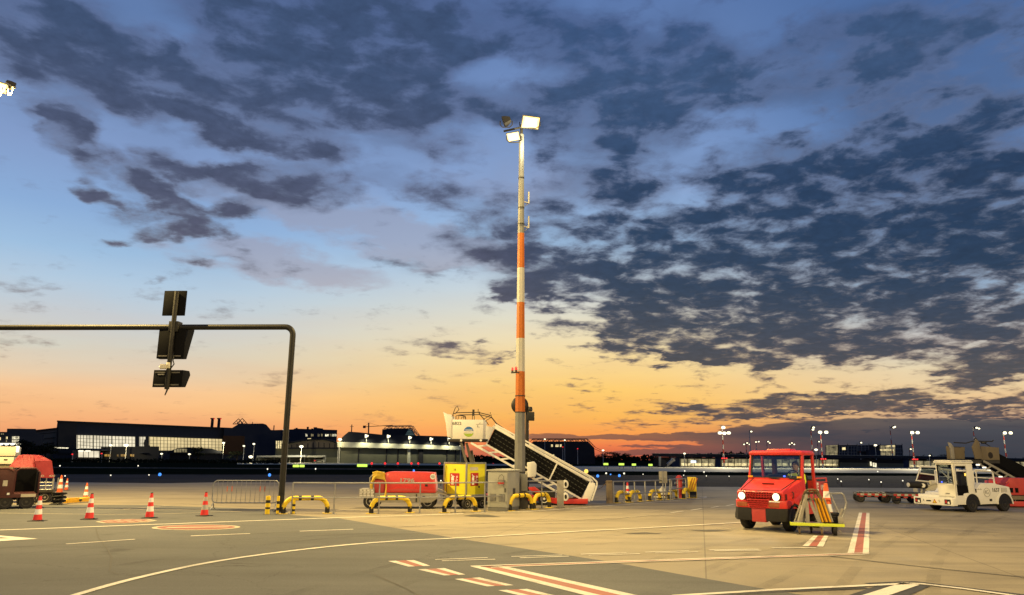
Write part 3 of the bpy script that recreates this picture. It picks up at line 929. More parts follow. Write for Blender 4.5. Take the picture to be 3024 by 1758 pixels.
# tyre marks and drip stains ground into the pavement
m, t, b = newmat('tyre_mark')
tc = t.n('ShaderNodeTexCoord').outputs['Object']
tr = t.n('ShaderNodeBsdfTransparent')
mx = t.n('ShaderNodeMixShader')
nz = t.math('MULTIPLY', t.mapr(t.noise(tc, 0.6, 4, 0.6), 0.42, 0.70), t.mapr(t.noise(tc, 26, 4, 0.6), 0.3, 0.7, 0.08, 0.30))
t.l(nz, mx.inputs[0]); t.l(tr.outputs[0], mx.inputs[1]); t.l(b.outputs[0], mx.inputs[2])
t.l(mx.outputs[0], t.t.nodes['Material Output'].inputs[0])
b.inputs['Base Color'].default_value = (0.03, 0.028, 0.024, 1); b.inputs['Roughness'].default_value = .8
tm_ = []
for pts, gap in (([(2250, 1566), (2050, 1580), (1750, 1600), (1350, 1650), (900, 1790)], 1.1), ([(2300, 1558), (2120, 1560), (1800, 1566), (1400, 1580), (900, 1610), (300, 1700)], 1.1), ([(3060, 1590), (2750, 1570), (2480, 1580), (2100, 1640), (1700, 1790)], 1.2), ([(2600, 1790), (2660, 1660), (2780, 1570), (2920, 1520)], 1.2), ([(-100, 1640), (400, 1606), (900, 1580), (1400, 1556), (1800, 1530), (2150, 1500)], 1.2), ([(2000, 1790), (2250, 1690), (2450, 1610), (2560, 1540)], 1.0)):
    sp = spline(pts, 10)
    P_ = [V((*gxy(*p), 0)) for p in sp]
    for s in (-1, 1):
        q = []
        for i, p in enumerate(P_):
            d = (P_[min(i + 1, len(P_) - 1)] - P_[max(i - 1, 0)]).normalized()
            q.append((p.x - d.y * gap * .5 * s, p.y + d.x * gap * .5 * s))
        tm_ += strip(q, .2, False)
mark('road_marking', tm_, 'tyre_mark', 0.027)
# ------------------------------------------------------------------ frames of standing things
class Frame:
    def __init__(s, P, rz):
        s.P = V((P.x, P.y, 0)); s.rz = rz
        s.x = V((math.cos(rz), math.sin(rz), 0)); s.y = V((-math.sin(rz), math.cos(rz), 0))

    def front(s, px, py, y0=0.0):      # local x, z on the plane y = y0
        d = ray(px, py); A = s.P + s.y * y0
        t = (A - CAM).dot(s.y) / d.dot(s.y); Q_ = CAM + d * t
        return (Q_ - s.P).dot(s.x), Q_.z

    def side(s, px, py, x0=0.0):       # local y, z on the plane x = x0
        d = ray(px, py); A = s.P + s.x * x0
        t = (A - CAM).dot(s.x) / d.dot(s.x); Q_ = CAM + d * t
        return (Q_ - s.P).dot(s.y), Q_.z


def rounded(x0, x1, z0, z1, r, n=6):
    pts = []
    for cx, cz, a0 in ((x1 - r, z0 + r, -90), (x1 - r, z1 - r, 0), (x0 + r, z1 - r, 90), (x0 + r, z0 + r, 180)):
        for i in range(n + 1):
            a = R(a0 + 90 * i / n)
            pts.append((cx + r * math.cos(a), cz + r * math.sin(a)))
    return pts


# ------------------------------------------------------------------ the striped light mast
def flood_head(mb, c, aim, w, h, dpt):
    """housing + lens of one floodlight; returns the lens quad"""
    c = V(c); f = (V(aim) - c).normalized()
    r = f.cross(V((0, 0, 1))).normalized(); u = r.cross(f)
    def sec(k, ww, hh): return [c + f * k + r * (sx * ww / 2) + u * (sz * hh / 2) for sx, sz in ((-1, -1), (1, -1), (1, 1), (-1, 1))]
    mb.loft([sec(-dpt, w * .45, h * .45), sec(-dpt * .5, w * .8, h * .8), sec(0, w, h)])
    return [sec(0.012, w * .9, h * .86), sec(0.02, w * .9, h * .86)], f


def bracket_u(mb, c, w, drop, r=.02):
    c = V(c)
    mb.tube([c + V((-w / 2, 0, 0)), c + V((-w / 2, 0, -drop * .6)), c + V((-w * .3, 0, -drop)), c + V((w * .3, 0, -drop)), c + V((w / 2, 0, -drop * .6)), c + V((w / 2, 0, 0))], r, 8)


MP = G(1534.5, 1503)
mast = thing('light_mast', 'tall octagonal floodlight mast with orange and white bands beside the grey cabinet', 'light mast', MP, 0)
zz_ = [0] + [hgt(MP, y) for y in (1218, 1098, 1000, 894, 792, 690, 398)]
b = MB()
r_at = lambda z: 0.235 - (0.235 - 0.105) * z / zz_[-1]
cols = [0, 1, 2, 1, 2, 1, 3]
for i in range(7):
    b.mi = cols[i]
    b.loft([b.ring((0, 0, z), (0, 0, 1), r_at(z), 8, PI / 8) for z in (zz_[i], zz_[i + 1])])
b.build('pole', ['mast_grey', 'mast_orange', 'mast_white', 'mast_grey'], mast, smooth=20)
b = MB()
for z in (zz_[1], zz_[6] + 1.1, zz_[6] + 2.4, zz_[6] + .4, hgt(MP, 1395), hgt(MP, 1170)):
    b.loft([b.ring((0, 0, z - .02), (0, 0, 1), r_at(z) + .012, 8, PI / 8), b.ring((0, 0, z + .02), (0, 0, 1), r_at(z) + .012, 8, PI / 8)])
b.build('band_clamp', 'dark_steel', mast)
b = MB(); b.bx(-.02, .31, -.32, .30, 0, .62); b.bx(-.30, -.04, -.1, .3, 0, .25)
b.build('foundation', 'dark_steel', mast, bev=.015)
b = MB(); b.bx(.03, .29, -.29, -.02, .66, 1.28); b.build('terminal_box', 'cabinet_dark_grey', mast, bev=.012)
hz = zz_[-1]
b = MB()
b.tube([(-.75, -.05, hz + .12), (.42, -.05, hz + .42)], .045, 8); b.tube([(0, 0, hz - .05), (0, 0, hz + .45)], .06, 8)
b.build('crossarm', 'dark_steel', mast)
heads = []
for px, py, aim, w, h, lit, pw in ((1567, 362, (7, 6, 0), .78, .54, 'flood_big', 1), (1516, 404, (-9, 8, 0), .58, .38, 'flood_white', 1), (1487, 361, (-34, 32, 2), .46, .34, None, 0)):
    c = AtY(px, py, MP.y - .28) - MP
    b = MB()
    ln, f = flood_head(b, c, V(aim) - MP, w, h, .32)
    bracket_u(b, c - f * .12, w * 1.1, .28)
    hd = b.build('floodlight', 'dark_steel', mast)
    l = MB(); l.loft(ln); l.build('lens', lit or 'black_plastic', hd)
    if lit:
        l = MB(); mid_ = sum(ln[1], V()) / 4; l.loft([[mid_ + (p - mid_) * k + f * e for p in ln[1]] for k, e in ((.72, .004), (.68, .012))]); l.build('burner', 'flood_core', hd)
    heads.append((MP + c + f * .30, V(aim)))
b = MB()
for py in (568, 640):
    z = hgt(MP, py); x = .31
    b.tube([(x, -.05, z), (x, -.05, z - .5)], .035, 8)
    b.bar((r_at(z), -.02, z - .42), (x, -.05, z - .5), .07, .03); b.tube([(r_at(z), 0, z - .62), (x - .04, -.04, z - .52)], .012, 6)
b.build('antenna_bracket', 'mast_white', mast)
z = hgt(MP, 1102)
b = MB(); b.bar((-.05, -.22, z), (-.36, -.26, z - .02), .05, .05); b.cyl((-.17, -.3, z + .02), (-.17, -.3, z + .08), .05, n=10); b.cyl((-.31, -.26, z + .02), (-.31, -.26, z + .07), .045, n=10)
ob = b.build('obstruction_light', 'dark_steel', mast)
b = MB(); b.lathe((-.17, -.3, z + .08), (0, 0, 1), [(.05, 0), (.05, .1), (.02, .14)], 10); b.lathe((-.31, -.26, z + .07), (0, 0, 1), [(.042, 0), (.042, .09), (.02, .12)], 10)
b.build('red_lens', 'tiny_red', ob)

# dark pole with a round traffic mirror just behind the mast
Q1 = G(1556, 1489)
tm = thing('traffic_mirror', 'round convex traffic mirror seen from behind on a dark pole, behind the light mast', 'traffic mirror', Q1)
F1 = Frame(Q1, 0)
b = MB(); b.cyl((0, 0, 0), (0, 0, hgt(Q1, 1200)), .085, .075, 12); b.build('pole', 'mirror_back', tm)
cx, cz = F1.front(1535, 1197, -.12)
b = MB(); b.lathe((cx, -.05, cz), (0, -1, 0), [(.36, 0), (.37, .03), (.33, .07), (.2, .11), (.02, .12)], 28); b.build('mirror_disc', 'mirror_back', tm)
x1, z1 = F1.front(1566, 1207, -.2)
b = MB(); b.lathe((x1, -.1, z1 - .12), (0, 0, 1), [(.09, 0), (.10, .1), (.08, .2)], 12); b.bx(x1 - .14, x1 + .18, -.2, .1, z1 - .5, z1 - .14)
b.build('signal_horn', 'black_plastic', tm, bev=.02)

# ------------------------------------------------------------------ mast at the left edge
d_ = ray(4, 258); t_ = (15.6 - CH) / d_.z
LP = CAM + d_ * t_
LB = V((LP.x - 1.0, LP.y + .35, 0))
ml = thing('light_mast', 'floodlight mast at the left edge, only its lamp showing', 'light mast', LB)
b = MB(); b.loft([b.ring((0, 0, z), (0, 0, 1), r, 8, PI / 8) for z, r in ((0, .235), (15.5, .105))]); b.build('pole', 'mast_grey', ml)
b = MB(); b.tube([(0, 0, 15.45), (1.5, -.3, 15.62)], .04, 8); b.tube([(-.7, 0, 15.4), (0, 0, 15.45)], .04, 8); b.build('crossarm', 'dark_steel', ml)
for c, aim, lit in ((V((.95, -.42, 15.58)), (-4, 12, 0), 'flood_big'), (V((1.45, -.3, 15.66)), (8, 50, 0), None)):
    b = MB(); w = .6 if lit else .3
    ln, f = flood_head(b, c, V(aim) - LB, w, w * .7, .3)
    bracket_u(b, c - f * .1, w * .6, .42)
    hd = b.build('floodlight', 'dark_steel', ml)
    l = MB(); l.loft(ln); l.build('lens', lit or 'black_plastic', hd)
    if lit:
        l = MB(); mid_ = sum(ln[1], V()) / 4; l.loft([[mid_ + (p - mid_) * k + f * e for p in ln[1]] for k, e in ((.72, .004), (.68, .012))]); l.build('burner', 'flood_core', hd)
    if lit: heads.append((LB + c + f * .30, V(aim)))

LAMPW = (1.0, 0.72, 0.26)
lamp('mast_spill', 'POINT', MP + V((.35, -.75, hz - .55)), 230, (1, .86, .5), .03)
lamp('flood_mast_a', 'SPOT', heads[0][0], 14000, LAMPW, .04, heads[0][1], 150, .8)
lamp('flood_mast_b', 'SPOT', heads[1][0], 11000, LAMPW, .04, heads[1][1], 150, .8)
lamp('flood_left', 'SPOT', heads[2 + 1][0], 34000, LAMPW, .04, (-9, 34, 0), 155, .8)
# the same row of masts goes on beside and behind the viewer
lamp('flood_behind_right', 'SPOT', (21, -7, 17), 42000, LAMPW, .15, (9, 22, 0), 140, .8)
lamp('flood_behind_left', 'SPOT', (-15, -12, 17), 21000, LAMPW, .15, (-3, 24, 0), 140, .8)

# ------------------------------------------------------------------ sign gantry
GP = G(828, 1513)
gan = thing('sign_gantry', 'grey pipe gantry over the road carrying three signal boxes seen from behind', 'sign gantry', GP)
FG = Frame(GP, math.atan2(-GP.y * .023, GP.x - AtY(0, 958, GP.y * 1.023).x) + 0.0)
gan.rotation_euler[2] = FG.rz
gz = hgt(GP, 966)
xl = FG.front(-260, 958)[0]
b = MB()
arc = [(-.30 + .30 * math.cos(a), 0, gz - .30 + .30 * math.sin(a)) for a in [R(9 * i) for i in range(11)]]
b.tube([(0, 0, 0), (0, 0, gz * .5)] + arc + [(xl * .5, 0, gz), (xl, 0, gz)], .102, 16)
b.tube([(xl, 0, gz), (xl, 0, 0)], .125, 12)
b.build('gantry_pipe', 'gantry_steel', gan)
b = MB(); b.cyl((0, 0, 0), (0, 0, .03), .24, n=16); b.cyl((xl, 0, 0), (xl, 0, .03), .24, n=16)
for i in range(6):
    a = i * PI / 3; b.cyl((math.cos(a) * .19, math.sin(a) * .19, .03), (math.cos(a) * .19, math.sin(a) * .19, .07), .018, n=6)
b.build('base_plate', 'dark_steel', gan)
x0 = FG.front(509, 1000, -.16)[0]
zt, zb = FG.front(512, 862, -.16)[1], FG.front(500, 1150, -.16)[1]
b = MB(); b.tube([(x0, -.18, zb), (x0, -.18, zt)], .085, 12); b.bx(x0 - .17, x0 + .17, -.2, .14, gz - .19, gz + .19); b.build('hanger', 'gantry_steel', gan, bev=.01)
def sbox(px0, px1, py0, py1, dpt, taper, nm):
    xa, za = FG.front(px0, py1, -.08); xb, zb_ = FG.front(px1, py0, -.08)
    b = MB()
    if taper:
        b.prism([(-.08, za), (-.08, zb_), (dpt * .8, zb_ + .02), (dpt, zb_ - .12), (dpt * .45, za + .03)], 'x', xa, xb)
    else:
        b.prism([(-.08, za), (-.08, zb_), (dpt, zb_), (dpt, zb_ - .1), (dpt * .3, za)], 'x', xa, xb)
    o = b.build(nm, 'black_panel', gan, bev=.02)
    t = MB()
    for zz2 in ((za + .09, zb_ - .09) if taper else (za + .09,)):
        for u0, u1 in ((.06, .40), (.56, .90)):
            t.bx(xa + (xb - xa) * u0, xa + (xb - xa) * u1, -.10, -.075, zz2 - .022, zz2 + .022)
    t.build('vent_strip', 'dull_galvanized', o)
    return o
def panel(px0, px1, py0, py1, nm):
    xa, za = FG.front(px0, py1, -.06); xb, zb_ = FG.front(px1, py0, -.06)
    b = MB(); b.bx(xa, xb, -.09, -.03, za, zb_); return b.build(nm, 'black_panel', gan, bev=.02)
panel(479, 553, 859, 933, 'sign_panel')
sbox(461, 551, 963, 1059, .55, False, 'signal_box')
bo = sbox(449, 541, 1093, 1144, .5, True, 'display_box')
xa, za = FG.front(466, 1106, -.1)
b = MB(); [b.bx(xa + i * .05, xa + i * .05 + .035, -.1, -.085, za - .02, za + .02) for i in range(5)]; b.build('serial_marking', 'print_grey', bo)
xa, za = FG.front(485, 1083, -.3)
b = MB(); b.box((xa - .02, -.3, za), (.22, .16, .16), (0, 0, .3)); b.cyl((xa - .14, -.34, za - .05), (xa - .02, -.3, za + .02), .06, n=10); b.box((xa + .12, -.24, za + .05), (.12, .12, .2)); b.build('camera', 'cream_paint', gan, bev=.012)
b = MB()
xa, za = FG.front(505, 1065, -.25)
b.tube([(xa - .02, -.1, za + .3), (xa + .06, -.22, za), (xa + .1, -.2, za - .12), (xa - .02, -.2, za - .3)], .022, 8)
xa, za = FG.front(492, 1145, -.25)
b.tube([(xa + .02, -.2, za), (xa, -.22, za - .12), (xa - .04, -.24, za - .27)], [.035, .03, .02], 8)
b.build('cable', 'black_plastic', gan)

# ------------------------------------------------------------------ crowd barrier, bollards
A0, A1 = G(622, 1506), G(819, 1506)
FB = Frame(A0, math.atan2(A1.y - A0.y, A1.x - A0.x)); Lb = (A1 - A0).length
cb = thing('crowd_barrier', 'steel crowd barrier with upright bars beside the gantry pole', 'barrier', A0, FB.rz)
zt = hgt(A0, 1419); zl = .24
b = MB()
o_ = [(p[0], 0, p[1]) for p in rounded(0.02, Lb, zl, zt, .16)]
b.tube(o_, .021, 8, True); b.build('frame', 'galvanized', cb)
b = MB(); n = 14
for i in range(1, n): b.cyl((.02 + (Lb - .02) * i / n, 0, zl), (.02 + (Lb - .02) * i / n, 0, zt), .0095, n=6)
b.build('bar_grating', 'galvanized', cb)
b = MB()
for i in (3, 4, 10, 11): b.cyl((.02 + (Lb - .02) * i / n, 0, zt - .38), (.02 + (Lb - .02) * i / n, 0, zt - .2), .014, n=8)
b.build('reflector_sleeve', 'cone_orange', cb)
for x in (.06, Lb - .06):
    b = MB(); b.tube([(x, -.32, .02), (x, -.18, .06), (x, 0, zl), (x, .18, .06), (x, .32, .02)], .017, 8); b.build('foot', 'galvanized', cb)


def banded_post(name, label, P, h, r, n=4, group=None, square=False):
    t = thing(name, label, 'bollard', P, 0, group)
    b = MB()
    k = 2 * n + 1
    cuts = [0, .3, .40, .62, .78, 1.0] if n == 2 else [0, .2, .36, .56, .72, 1]
    for i in range(5):
        b.mi = i % 2; b.cyl((0, 0, h * cuts[i]), (0, 0, h * cuts[i + 1]), r, n=14)
    b.build('post', ['yellow_paint', 'black_plastic'], t)
    b = MB(); b.cyl((0, 0, 0), (0, 0, .02), r * 1.9, n=14); b.build('base_plate', 'dark_steel', t)
    return t


P = G(789, 1520); banded_post('bollard', 'small yellow and black bollard just left of the gantry pole', P, hgt(P, 1465), .075, 2)
P = G(866, 1519); banded_post('bollard', 'slim yellow and black post under the first yellow hoop', P, hgt(P, 1477), .05, 3)
P = G(819, 1519); banded_post('bollard', 'slim dark banded post against the gantry foot', P, hgt(P, 1465), .045, 3)


def hoop(label, pa, pb, ytop, r=.075, bands=((.30, .38), (.62, .70))):
    a, c = G(*pa), G(*pb)
    rz = math.atan2(c.y - a.y, c.x - a.x); L = (c - a).length
    t = thing('guard_hoop', label, 'guard rail', a, rz, 'yellow and black guard hoops along the kerb')
    h = hgt(a, ytop) - r
    rc = min(.34, L * .36)
    path = [V((0, 0, 0)), V((0, 0, .10)), V((0, 0, .24))]
    path += [V((rc - rc * math.cos(R(q)), 0, h - rc + rc * math.sin(R(q)))) for q in range(0, 91, 10)]
    nb = len(path)
    for u in bands:
        for w in u: path.append(V((rc + (L - 2 * rc) * (w - .2) / .6 if L > 2 * rc + .1 else L * w, 0, h)))
    path += [V((L - rc + rc * math.cos(R(q)), 0, h - rc + rc * math.sin(R(q)))) for q in range(90, -1, -10)]
    path += [V((L, 0, .24)), V((L, 0, .10)), V((L, 0, 0))]
    b = MB(); k = len(path)
    def seg(i, j, m):
        b.mi = m; b.tube(path[i:j + 1], r, 14)
    seg(0, 2, 1); seg(2, nb, 0); seg(nb, nb + 1, 1); seg(nb + 1, nb + 2, 0); seg(nb + 2, nb + 3, 1); seg(nb + 3, k - 3, 0); seg(k - 3, k - 1, 1)
    b.build('bar', ['yellow_paint', 'black_plastic'], t, smooth=50)
    for x in (0, L):
        b = MB(); b.box((x, 0, .012), (.30, .26, .024)); b.build('base_plate', 'yellow_paint', t, bev=.005)
    return t


hoop('wide yellow and black hoop nearest the gantry pole, clear of vehicles', (836, 1519), (966, 1517), 1465)
hoop('yellow and black hoop in front of the red ground power unit', (1096, 1518), (1210, 1515), 1465)
hoop('yellow and black hoop in front of the yellow box trailer', (1312, 1515), (1404, 1511), 1464)
hoop('yellow and black hoop in front of the grey cabinet', (1506, 1510), (1570, 1505), 1459)
hoop('yellow and black hoop between the light mast and the wide steel post', (1577, 1505), (1622, 1500), 1457)
hoop('yellow and black hoop nearest the wooden post, at the near end of the far railing', (1821, 1486), (1853, 1483.5), 1449, .08)
hoop('yellow and black hoop with the small cone behind it', (1859, 1484), (1891, 1481), 1448, .08)
hoop('yellow and black hoop in the middle of the far railing, below the back-turned plate', (1919, 1480), (1949, 1477), 1446, .08)
hoop('yellow and black hoop beside the railing corner', (1977, 1476), (1999, 1473), 1444, .08)
hoop('yellow and black hoop at the far tip of the kerb island', (2019, 1473.5), (2037, 1471), 1441, .09)


def railing(label, pts, ytop, ymid, posts=None, r=.024, group=None):
    P_ = [G(*p) for p in pts]
    o = P_[0]
    t = thing('railing', label, 'railing', o, 0)
    Lp = [p - o for p in P_]
    hs = [hgt(p, ytop if not callable(ytop) else ytop(i)) for i, p in enumerate(P_)]
    h = sum(hs) / len(hs); hm = hgt(P_[0], ymid)
    b = MB(); b.tube([p + V((0, 0, h)) for p in Lp], r, 8); b.build('top_rail', 'galvanized', t)
    b = MB(); b.tube([p + V((0, 0, hm)) for p in Lp], r * .9, 8); b.build('mid_rail', 'galvanized', t)
    for p in Lp:
        b = MB(); b.cyl(p, p + V((0, 0, h + .01)), r * 1.05, n=10); b.box(p + V((0, 0, .01)), (.12, .12, .02)); b.build('post', 'galvanized', t)
    return t


railing('long galvanized pipe railing in front of the red power unit and the yellow box trailer', [(860, 1519), (985, 1519), (1118, 1518), (1239, 1517), (1344, 1515), (1431, 1512), (1499, 1510)], 1426, 1470)
railing('short galvanized railing between the mast and the wide steel post', [(1556, 1503), (1600, 1502), (1648, 1501)], 1421, 1453)
railing('galvanized railing right of the wooden post, running away from the viewer', [(1812, 1486), (1844, 1485), (1875, 1483), (1906, 1481), (1937, 1479), (1967, 1477), (1985, 1476)], 1420, 1460, r=.03)
railing('short railing corner at the far end of the kerb island', [(1980, 1477), (2003, 1474), (2027, 1472)], 1415, 1445, r=.03)
P = G(1655, 1501); t = thing('steel_post', 'wide flat brown steel post in front of the passenger stairs', 'post', P)
b = MB(); h = hgt(P, 1419); b.bx(-.13, .13, -.05, .05, 0, h); b.build('board', 'chassis_grey', t, bev=.012)
b = MB(); b.box((0, 0, .01), (.36, .2, .02)); b.build('base_plate', 'dark_steel', t)
P = G(1800, 1487); t = thing('wooden_post', 'weathered square wooden post with a rope tied to it', 'post', P)
b = MB(); h = hgt(P, 1419); b.box((0, 0, h / 2), (.27, .22, h), None, (.94, .94)); b.build('timber', 'wood_post', t, bev=.02)
b = MB(); q0 = AtY(1794, 1422, P.y - .12) - P; q1 = AtY(1750, 1446, P.y + .4) - P
b.tube([q0.lerp(q1, u) + V((0, 0, -.12 * math.sin(PI * u))) for u in [i / 8 for i in range(9)]], .012, 6)
b.tube([(math.cos(a) * .16, math.sin(a) * .14, q0.z - .02) for a in [R(30 * i) for i in range(12)]], .014, 6, True)
b.build('rope', 'rope_brown', t)
P = G(1958, 1478); t = thing('sign_plate', 'grey back of a square plate on a thin post above the far railing', 'sign', P)
FS = Frame(P, 0); x0, z0 = FS.front(1947, 1427); x1, z1 = FS.front(1970, 1392)
b = MB(); b.bx(x0, x1, .03, .05, z0, z1); b.build('plate', 'chassis_grey', t, bev=.003)
b = MB(); b.cyl((.02, 0, 0), (.02, 0, z1 + .02), .028, n=8); b.bx(x0 + .03, x1 - .03, .0, .03, (z0 + z1) / 2 - .02, (z0 + z1) / 2 + .02); b.build('post', 'galvanized', t)
P = G(1961, 1475); t = thing('sand_bag', 'slumped pale sack lying behind the far railing', 'sack', P + V((0, .3, 0)))
b = MB(); b.lathe((0, 0, 0), (0, 0, 1), [(.36, 0), (.44, .08), (.40, .2), (.26, .34), (.12, .48), (.05, .58)], 16)
for v in b.bm.verts: v.co += V((random.uniform(-.02, .02), random.uniform(-.02, .02), random.uniform(-.01, .01))); 
b.build('sack', 'cream_paint', t, smooth=60); b = MB(); b.lathe((0, 0, .16), (0, 0, 1), [(.445, 0), (.42, .05)], 16); b.build('seam_band', 'dark_red', t)
P = G(2012, 1472); t = thing('fire_hydrant', 'red cylindrical hydrant post inside the railing corner', 'hydrant', P + V((0, .3, 0)))
b = MB(); b.lathe((0, 0, 0), (0, 0, 1), [(.2, 0), (.2, .05), (.14, .06), (.14, .85), (.17, .86), (.17, 1.0), (.08, 1.1)], 14); b.build('barrel', 'faded_red', t)
for s in (-1, 1):
    b = MB(); b.cyl((s * .12, 0, .72), (s * .24, 0, .72), .06, n=10); b.build('outlet', 'galvanized', t)
P = G(2048, 1472); t = thing('banded_block', 'yellow striped bumper block at the tip of the kerb island', 'bumper block', P + V((0, .2, 0)))
b = MB(); b.mi = 1; b.bx(-.2, .2, -.12, .12, 0, .32); b.mi = 0; b.bx(-.2, .2, -.12, .12, .32, 1.02); b.build('block', ['yellow_paint', 'black_plastic'], t, bev=.02)
b = MB()
for k in range(3): b.box((-.1 + k * .12, -.123, .68), (.05, .006, .62), (0, R(20), 0))
b.build('stripe', 'mast_orange', t)

# ------------------------------------------------------------------ traffic cones
def make_cone(label, P, h, mat, white, grp, base=True, black_tip=True):
    t = thing('traffic_cone', label, 'traffic cone', P, random.uniform(-.4, .4), grp)
    r0, r1 = h * .17, h * .045
    rr = lambda u: r0 + (r1 - r0) * u
    cuts = [0.04, .27, .47, .63, .80, .97]
    b = MB()
    for i in range(5):
        b.mi = i % 2
        b.loft([b.ring((0, 0, h * u), (0, 0, 1), rr(u) + (.0015 if i % 2 else 0), 20) for u in (cuts[i], cuts[i + 1])])
    b.build('cone_body', [mat, white], t)
    b = MB(); b.mi = 0
    q = h * .27
    b.prism([(math.cos(R(45 + a)) * q * 1.32 * (1 if a % 90 in (0,) else .99), math.sin(R(45 + a)) * q * 1.32) for a in (-8, 8, 82, 98, 172, 188, 262, 278)], 'z', 0, h * .035)
    b.lathe((0, 0, h * .03), (0, 0, 1), [(r0 * 1.18, 0), (r0 * 1.05, h * .03)], 20)
    b.build('base', 'black_rubber', t, bev=.004)
    b = MB(); b.lathe((0, 0, h * .96), (0, 0, 1), [(r1 * 1.05, 0), (r1 * 1.1, h * .03), (r1 * .6, h * .045)], 12); b.build('tip', 'black_rubber' if black_tip else mat, t)
    return t


g1 = 'red and white cones in a row along the road'
for px, py, yt, mat, wh, lab in ((110, 1540, 1463, 'cone_red', 'reflective_white', 'leftmost red and white cone of the near row, in front of the dark open cart'),
                             (263, 1535, 1457, 'cone_red', 'reflective_white', 'red and white cone of the near row beside the painted octagon'),
                             (441, 1531, 1455, 'cone_red', 'reflective_white', 'red and white cone of the near row, standing alone in the open'),
                             (603, 1525, 1453, 'cone_red', 'worn_white', 'dirty red and white cone with worn bands beside the crowd barrier')):
    P = G(px, py); make_cone(lab, P, hgt(P, yt), mat, wh, g1)
P = G(252, 1476); make_cone('slim orange cone with two white bands beside the folded yellow bar', P, hgt(P, 1427), 'cone_orange', 'reflective_white', None, black_tip=False)
P = G(195, 1449); make_cone('farthest orange cone, behind the stack of black wheel chocks', P, hgt(P, 1413), 'cone_orange', 'reflective_white', None, black_tip=False)
P = G(1869, 1480); make_cone('small red cone standing behind a yellow hoop of the far railing', P + V((0, 1.5, 0)), hgt(P, 1428), 'cone_red', 'reflective_white', None, black_tip=False)

# stack of rubber chocks with a cone on top, folded yellow bar
P = G(169, 1491)
zc = 0; hs = hgt(P, 1457) / 6
for k in range(6):
    t = thing('wheel_chock', ('lowest', 'second', 'third', 'fourth', 'fifth', 'topmost')[k] + ' black rubber pad in the stack under an orange cone', 'rubber pad', P + V((random.uniform(-.03, .03), random.uniform(-.04, .04), zc)), random.uniform(-.25, .25), 'stack of black rubber pads')
    b = MB(); w = .17
    b.loft([[V((x * s1 * .185, y * s1 * .18, z + .02 * x * y * (1 if k % 2 else -1))) for x, y in ((-1, -1), (0, -1.08), (1, -1), (1.06, 0), (1, 1), (0, 1.05), (-1, 1), (-1.06, 0))] for s1, z in ((.86, 0.004), (1, hs * .3), (1.0, hs * .62), (.82, hs - .004))])
    b.build('pad', 'black_rubber', t, bev=.008)
    b = MB(); b.tube([(-.19, -.05, hs * .5), (-.225, 0, hs * .4), (-.19, .05, hs * .5)], .01, 6); b.build('rope_loop', 'rope_brown', t)
    zc += hs
make_cone('tall red cone with two white bands on top of the stack of black rubber pads', P + V((.03, 0, zc + .003)), hgt(P + V((0, 0, 0)), 1404) - zc, 'cone_orange', 'reflective_white', None, black_tip=False)
P = G(188, 1489); P2 = G(262, 1484)
t = thing('folded_tow_bar', 'folded yellow bar lying on the ground beside the black rubber pads', 'tow bar', P, math.atan2(P2.y - P.y, P2.x - P.x))
Lf = (P2 - P).length
b = MB(); b.box((Lf * .28, 0, .10), (Lf * .52, .22, .13)); b.box((Lf * .28, -.05, .19), (Lf * .46, .1, .06)); b.build('arm', 'amber_paint', t, bev=.02)
b = MB(); b.prism([(Lf * .56, .05), (Lf * .60, .20), (Lf * .92, .22), (Lf * .98, .10), (Lf * .93, .04)], 'y', -.14, .10); b.build('head', 'amber_paint', t, bev=.015)
b = MB(); b.cyl((Lf * .54, -.16, .12), (Lf * .54, .16, .12), .05, n=10); b.build('hinge', 'dark_steel', t)
def wheel(parent, c, r, w, axis='x', rim='chassis_grey', name='wheel'):
    """tyre part with a rim sub-part; axis = axle direction"""
    ax = {'x': V((1, 0, 0)), 'y': V((0, 1, 0))}[axis]
    c = V(c)
    b = MB(); h = w / 2
    b.lathe(c - ax * h, ax, [(r * .55, 0), (r * .9, .0), (r * .985, w * .12), (r, w * .3), (r, w * .7), (r * .985, w * .88), (r * .9, w), (r * .55, w)], 28)
    o = b.build(name, 'black_rubber', parent, smooth=40)
    for s in (-1, 1):
        b = MB()
        b.lathe(c + ax * (s * h * .80), ax * s, [(r * .58, 0), (r * .60, .03 * w + h * .22), (r * .52, h * .24), (r * .46, h * .06), (r * .2, h * .1), (r * .18, h * .3), (.001, h * .32)], 20)
        b.build('rim', rim, o, smooth=40)
    return o


# ------------------------------------------------------------------ red ground power unit
P = G(1180, 1504)
FU = Frame(P, 0.02)
gpu = thing('ground_power_unit', 'red ground power unit trailer numbered 1796 with yellow cable loops at its left end', 'power unit', P, FU.rz)
fx = lambda px, py, y=0: FU.front(px, py, y)
xa, zt = fx(1140, 1394); xb, zt2 = fx(1284, 1394); _, zb = fx(1200, 1455); xl, _ = fx(1090, 1400); D = 1.25
b = MB()
b.loft([[V((xa - .02, y0, zb)), V((xa - .02, y1, zb)), V((xa - .02, y1 - i, zt - .03)), V((xa - .02, y0 + i, zt - .03))] for y0, y1, i in ((0, D, .06),)] +
       [[V((x, 0, zb)), V((x, D, zb)), V((x, D - .07, z)), V((x, .07, z))] for x, z in ((xa + .12, zt + .01), (xb - .42, zt), (xb - .04, zt - .02), (xb + .03, zb + .30))] +
       [[V((xb + .04, 0.02, zb)), V((xb + .04, D - .02, zb)), V((xb + .035, D - .03, zb + .1)), V((xb + .035, .03, zb + .1))]])
hood = b.build('hood', 'red_paint', gpu, bev=.025)
b = MB()
b.prism([(xa + .1, zb + .10), (xa + .6, zb + .16), (xb + .03, zb + .08), (xb + .03, zb + .05), (xa + .1, zb + .06)], 'y', -.006, .02)
b.build('moulding', 'faded_red', hood)
